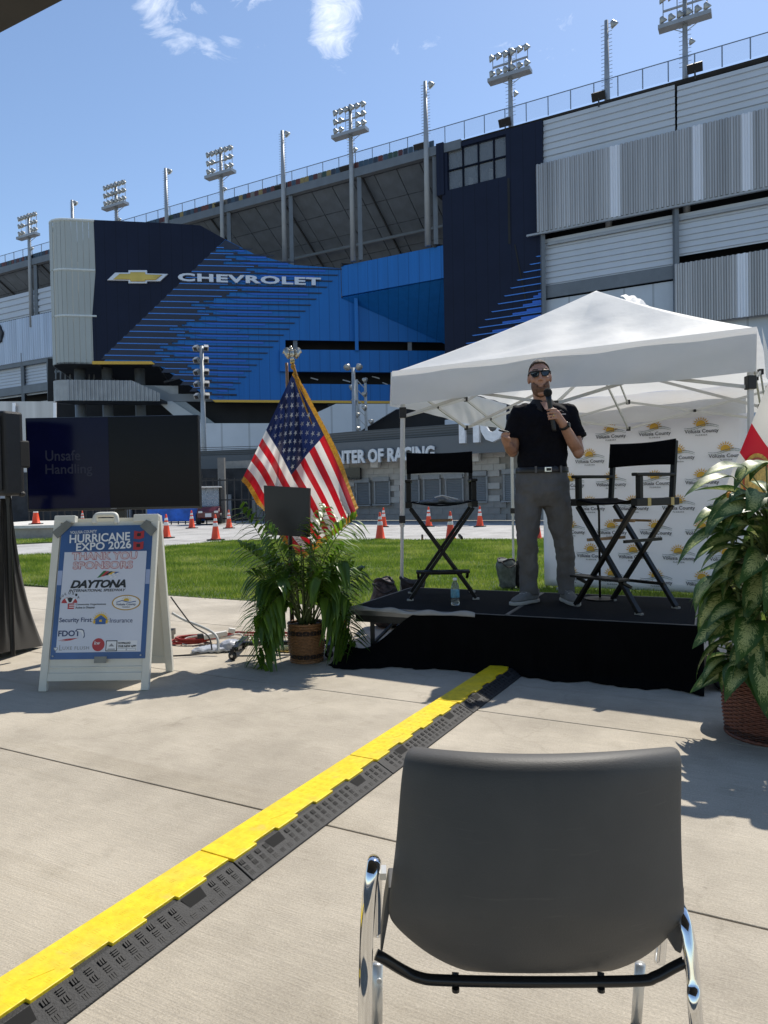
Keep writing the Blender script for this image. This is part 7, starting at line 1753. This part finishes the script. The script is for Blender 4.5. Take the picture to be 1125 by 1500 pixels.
for sx_ in (-1, 1): MB().grid(lambda u, v, s=sx_: collar(u, v, s), 20, 5).build('collar', mat('polo_collar_rimlit', (.022, .021, .024), .8, 0, .2, 12, spec=.3), shirt, smooth=True, solid=.005)  # greyer than the shirt: rim light put into the collar colour
MB().poly([Q(-.036, -.066, 1.452), Q(.030, -.066, 1.452), Q(.010, -.1075, 1.392), Q(-.012, -.1075, 1.392)]).build('neckline', m_skin, shirt)
for s_, e_ in ((sA, eA), (sB, eB)):
    o_ = V(-.012 if s_ is sA else .012, 0, 0); MB().tube([s_.lerp(e_, .60)+o_, s_.lerp(e_, .66)+o_], .0725, 22).build('cuff', m_polo, shirt, smooth=False)
lgx = Q(.093, -.128, 1.365); mb = MB(); mb.tube([lgx+V(-.03, .004, 0), lgx+V(-.012, -.002, .016), lgx+V(.004, -.002, .018), lgx+V(.022, .002, .006)], .0015, 5); mb.box(lgx+V(.006, .0, -.010), (.062, .003, .0075)); mb.build('chest_mark', mat('mark_white', (.45, .45, .45), .5, var=.8, scale=300), shirt)
# belt and trousers
trs = MB()
trs.loft([ell(Q(x, .012, z), rx, ry, 32) for x, z, rx, ry in ((-.012, .988, .178, .125), (-.014, .94, .186, .132), (-.014, .88, .194, .138), (-.012, .82, .196, .136), (-.012, .76, .188, .125), (-.012, .70, .150, .098))])
LL = [Q(-.105, .015, .86), Q(-.118, .012, .72), Q(-.128, .0, .56), Q(-.130, -.005, .44), Q(-.124, .015, .28), Q(-.120, .022, .14), Q(-.118, .016, .055)]
LR = [Q(.082, .015, .86), Q(.090, .012, .72), Q(.118, .0, .56), Q(.136, -.005, .44), Q(.148, .012, .28), Q(.152, .020, .14), Q(.153, .012, .055)]
trs.tube(LL, [.095, .100, .086, .077, .070, .066, .067], 22); trs.tube(LR, [.095, .100, .083, .071, .064, .061, .063], 22)
tro = remeshed(trs, 'trousers', m_trs, .0085, per, 5, (.034, .09))
MB().loft([ell(Q(-.013, .012, z), rx, ry, 36) for z, rx, ry in ((.945, .191, .137), (.950, .193, .139), (.982, .190, .136), (.986, .186, .132))], cap=True).build('belt', m_belt, tro, smooth=True)
MB().box(Q(.0, -.128, .966), (.050, .010, .036)).build('buckle', m_metal, tro, bevel=.003); MB().box(Q(.003, -.1315, .966), (.034, .010, .020)).build('buckle_gap', m_belt, tro)
for x_, y_ in ((-.085, -.113), (.095, -.107)): MB().box(Q(x_, y_-.002, .966), (.014, .012, .05)).build('belt_loop', m_trs, tro)
# shoes
def shoe(c, yaw, nm):
    M = Matrix.Translation(c) @ Matrix.Rotation(yaw, 4, 'Z'); T = lambda x, y, z: M @ V(x, y, z)
    out_ = [(.030, .075), (.043, .03), (.040, -.03), (.048, -.09), (.046, -.14), (.030, -.185), (.0, -.20), (-.028, -.185), (-.040, -.14), (-.041, -.09), (-.034, -.03), (-.037, .03), (-.028, .075), (0, .092)]
    o = MB()
    rings = []
    for z_, sc_, sh_y in ((.022, .97, 0), (.035, 1.0, 0), (.052, .93, .008), (.070, .74, .03), (.085, .60, .055), (.095, .56, .062)):
        rings.append([T(x*sc_ if z_ < .07 else x*sc_, (y-.0)*(sc_ if z_ > .05 else 1)+sh_y*(1 if z_ > .05 else 0), z_) for x, y in out_])
    o.loft(rings); s_ = o.build(nm, m_shoe, per, smooth=True); md = s_.modifiers.new('s', 'SUBSURF'); md.levels = 1; md.render_levels = 2
    MB().prism([T(x*1.06, y*1.04, .0) for x, y in out_], (0, 0, .026)).build('sole', m_sole, s_, bevel=.006)
    lc = MB()
    for k in range(4): lc.bar(T(-.022, -.085+.026*k, .076+.006*k), T(.022, -.085+.026*k, .076+.006*k), .008, .005)
    lc.build('laces', m_sole, s_)
shoe(Q(-.118, .0, 0), R(-52), 'shoe'); shoe(Q(.153, .0, 0), R(6), 'shoe')
# watch and ring
wd_ = (wB_-eB).normalized(); wc_ = eB.lerp(wB_, .90); RM = wd_.to_track_quat('Z', 'Y').to_matrix()
wt = MB().lathe([(.0325, -.011), (.0355, -.011), (.0355, .011), (.0325, .011), (.0325, -.011)], wc_, 20, 0, RM).build('watch', m_black, per, smooth=True)
wn = (V(.35, -.75, .45)-wd_*V(.35, -.75, .45).dot(wd_)).normalized(); MB().lathe([(0, -.004), (.019, -.004), (.019, .005), (.016, .006), (0, .006)], wc_+wn*.037, 18, 0, wn.to_track_quat('Z', 'Y').to_matrix()).build('watch_face', m_black, wt)
c_ = MP(.39); MB().lathe([(.0108, -.003), (.0122, -.003), (.0122, .003), (.0108, .003), (.0108, -.003)], c_+V(.004, -.0245, 0), 14, 0, Euler((0, R(90), R(8))).to_matrix()).build('ring', mat('gold_ring', (.6, .45, .2), .25, .9), per)
# microphone and clicker: held things of their own
mic = thing('microphone', 'black handheld microphone with foam head held at the man\'s chin', 'microphone', MC0)
MB().tube([MC0-ma*.02, MC0, MC1-ma*.04, MC1-ma*.005], [.014, .0155, .017, .021], 16).build('handle', m_black, mic, smooth=True)
fo = MB().ball(MC1+ma*.022, (.030, .030, .034), ma.to_track_quat('Z', 'Y').to_matrix(), 20).build('foam_head', mat('mic_foam', (.008, .008, .008), .95, 0, .4, 60, bump=.6, bscale=260), mic, smooth=True)
ck = thing('clicker', 'small black slide clicker held in the man\'s lowered hand', 'clicker', hA+V(-.012, -.03, .03))
MB().box(hA+V(-.014, -.044, .044), (.075, .026, .014), (R(15), R(12), R(18))).build('case', m_black, ck, bevel=.004); MB().box(hA+V(-.022, -.046, .052), (.012, .010, .004), (R(15), R(12), R(18))).build('button', m_metal, ck)

# he stands a little further back on the stage and is a tall man: move and scale him with what he holds
old = per.matrix_basis.copy()
new = Matrix.Translation(V(1.243, 5.49, SH)) @ Matrix.Scale(1.062, 4)
for o in (per, mic, ck): o.matrix_basis = new @ Matrix.Translation(-PR) @ o.matrix_basis
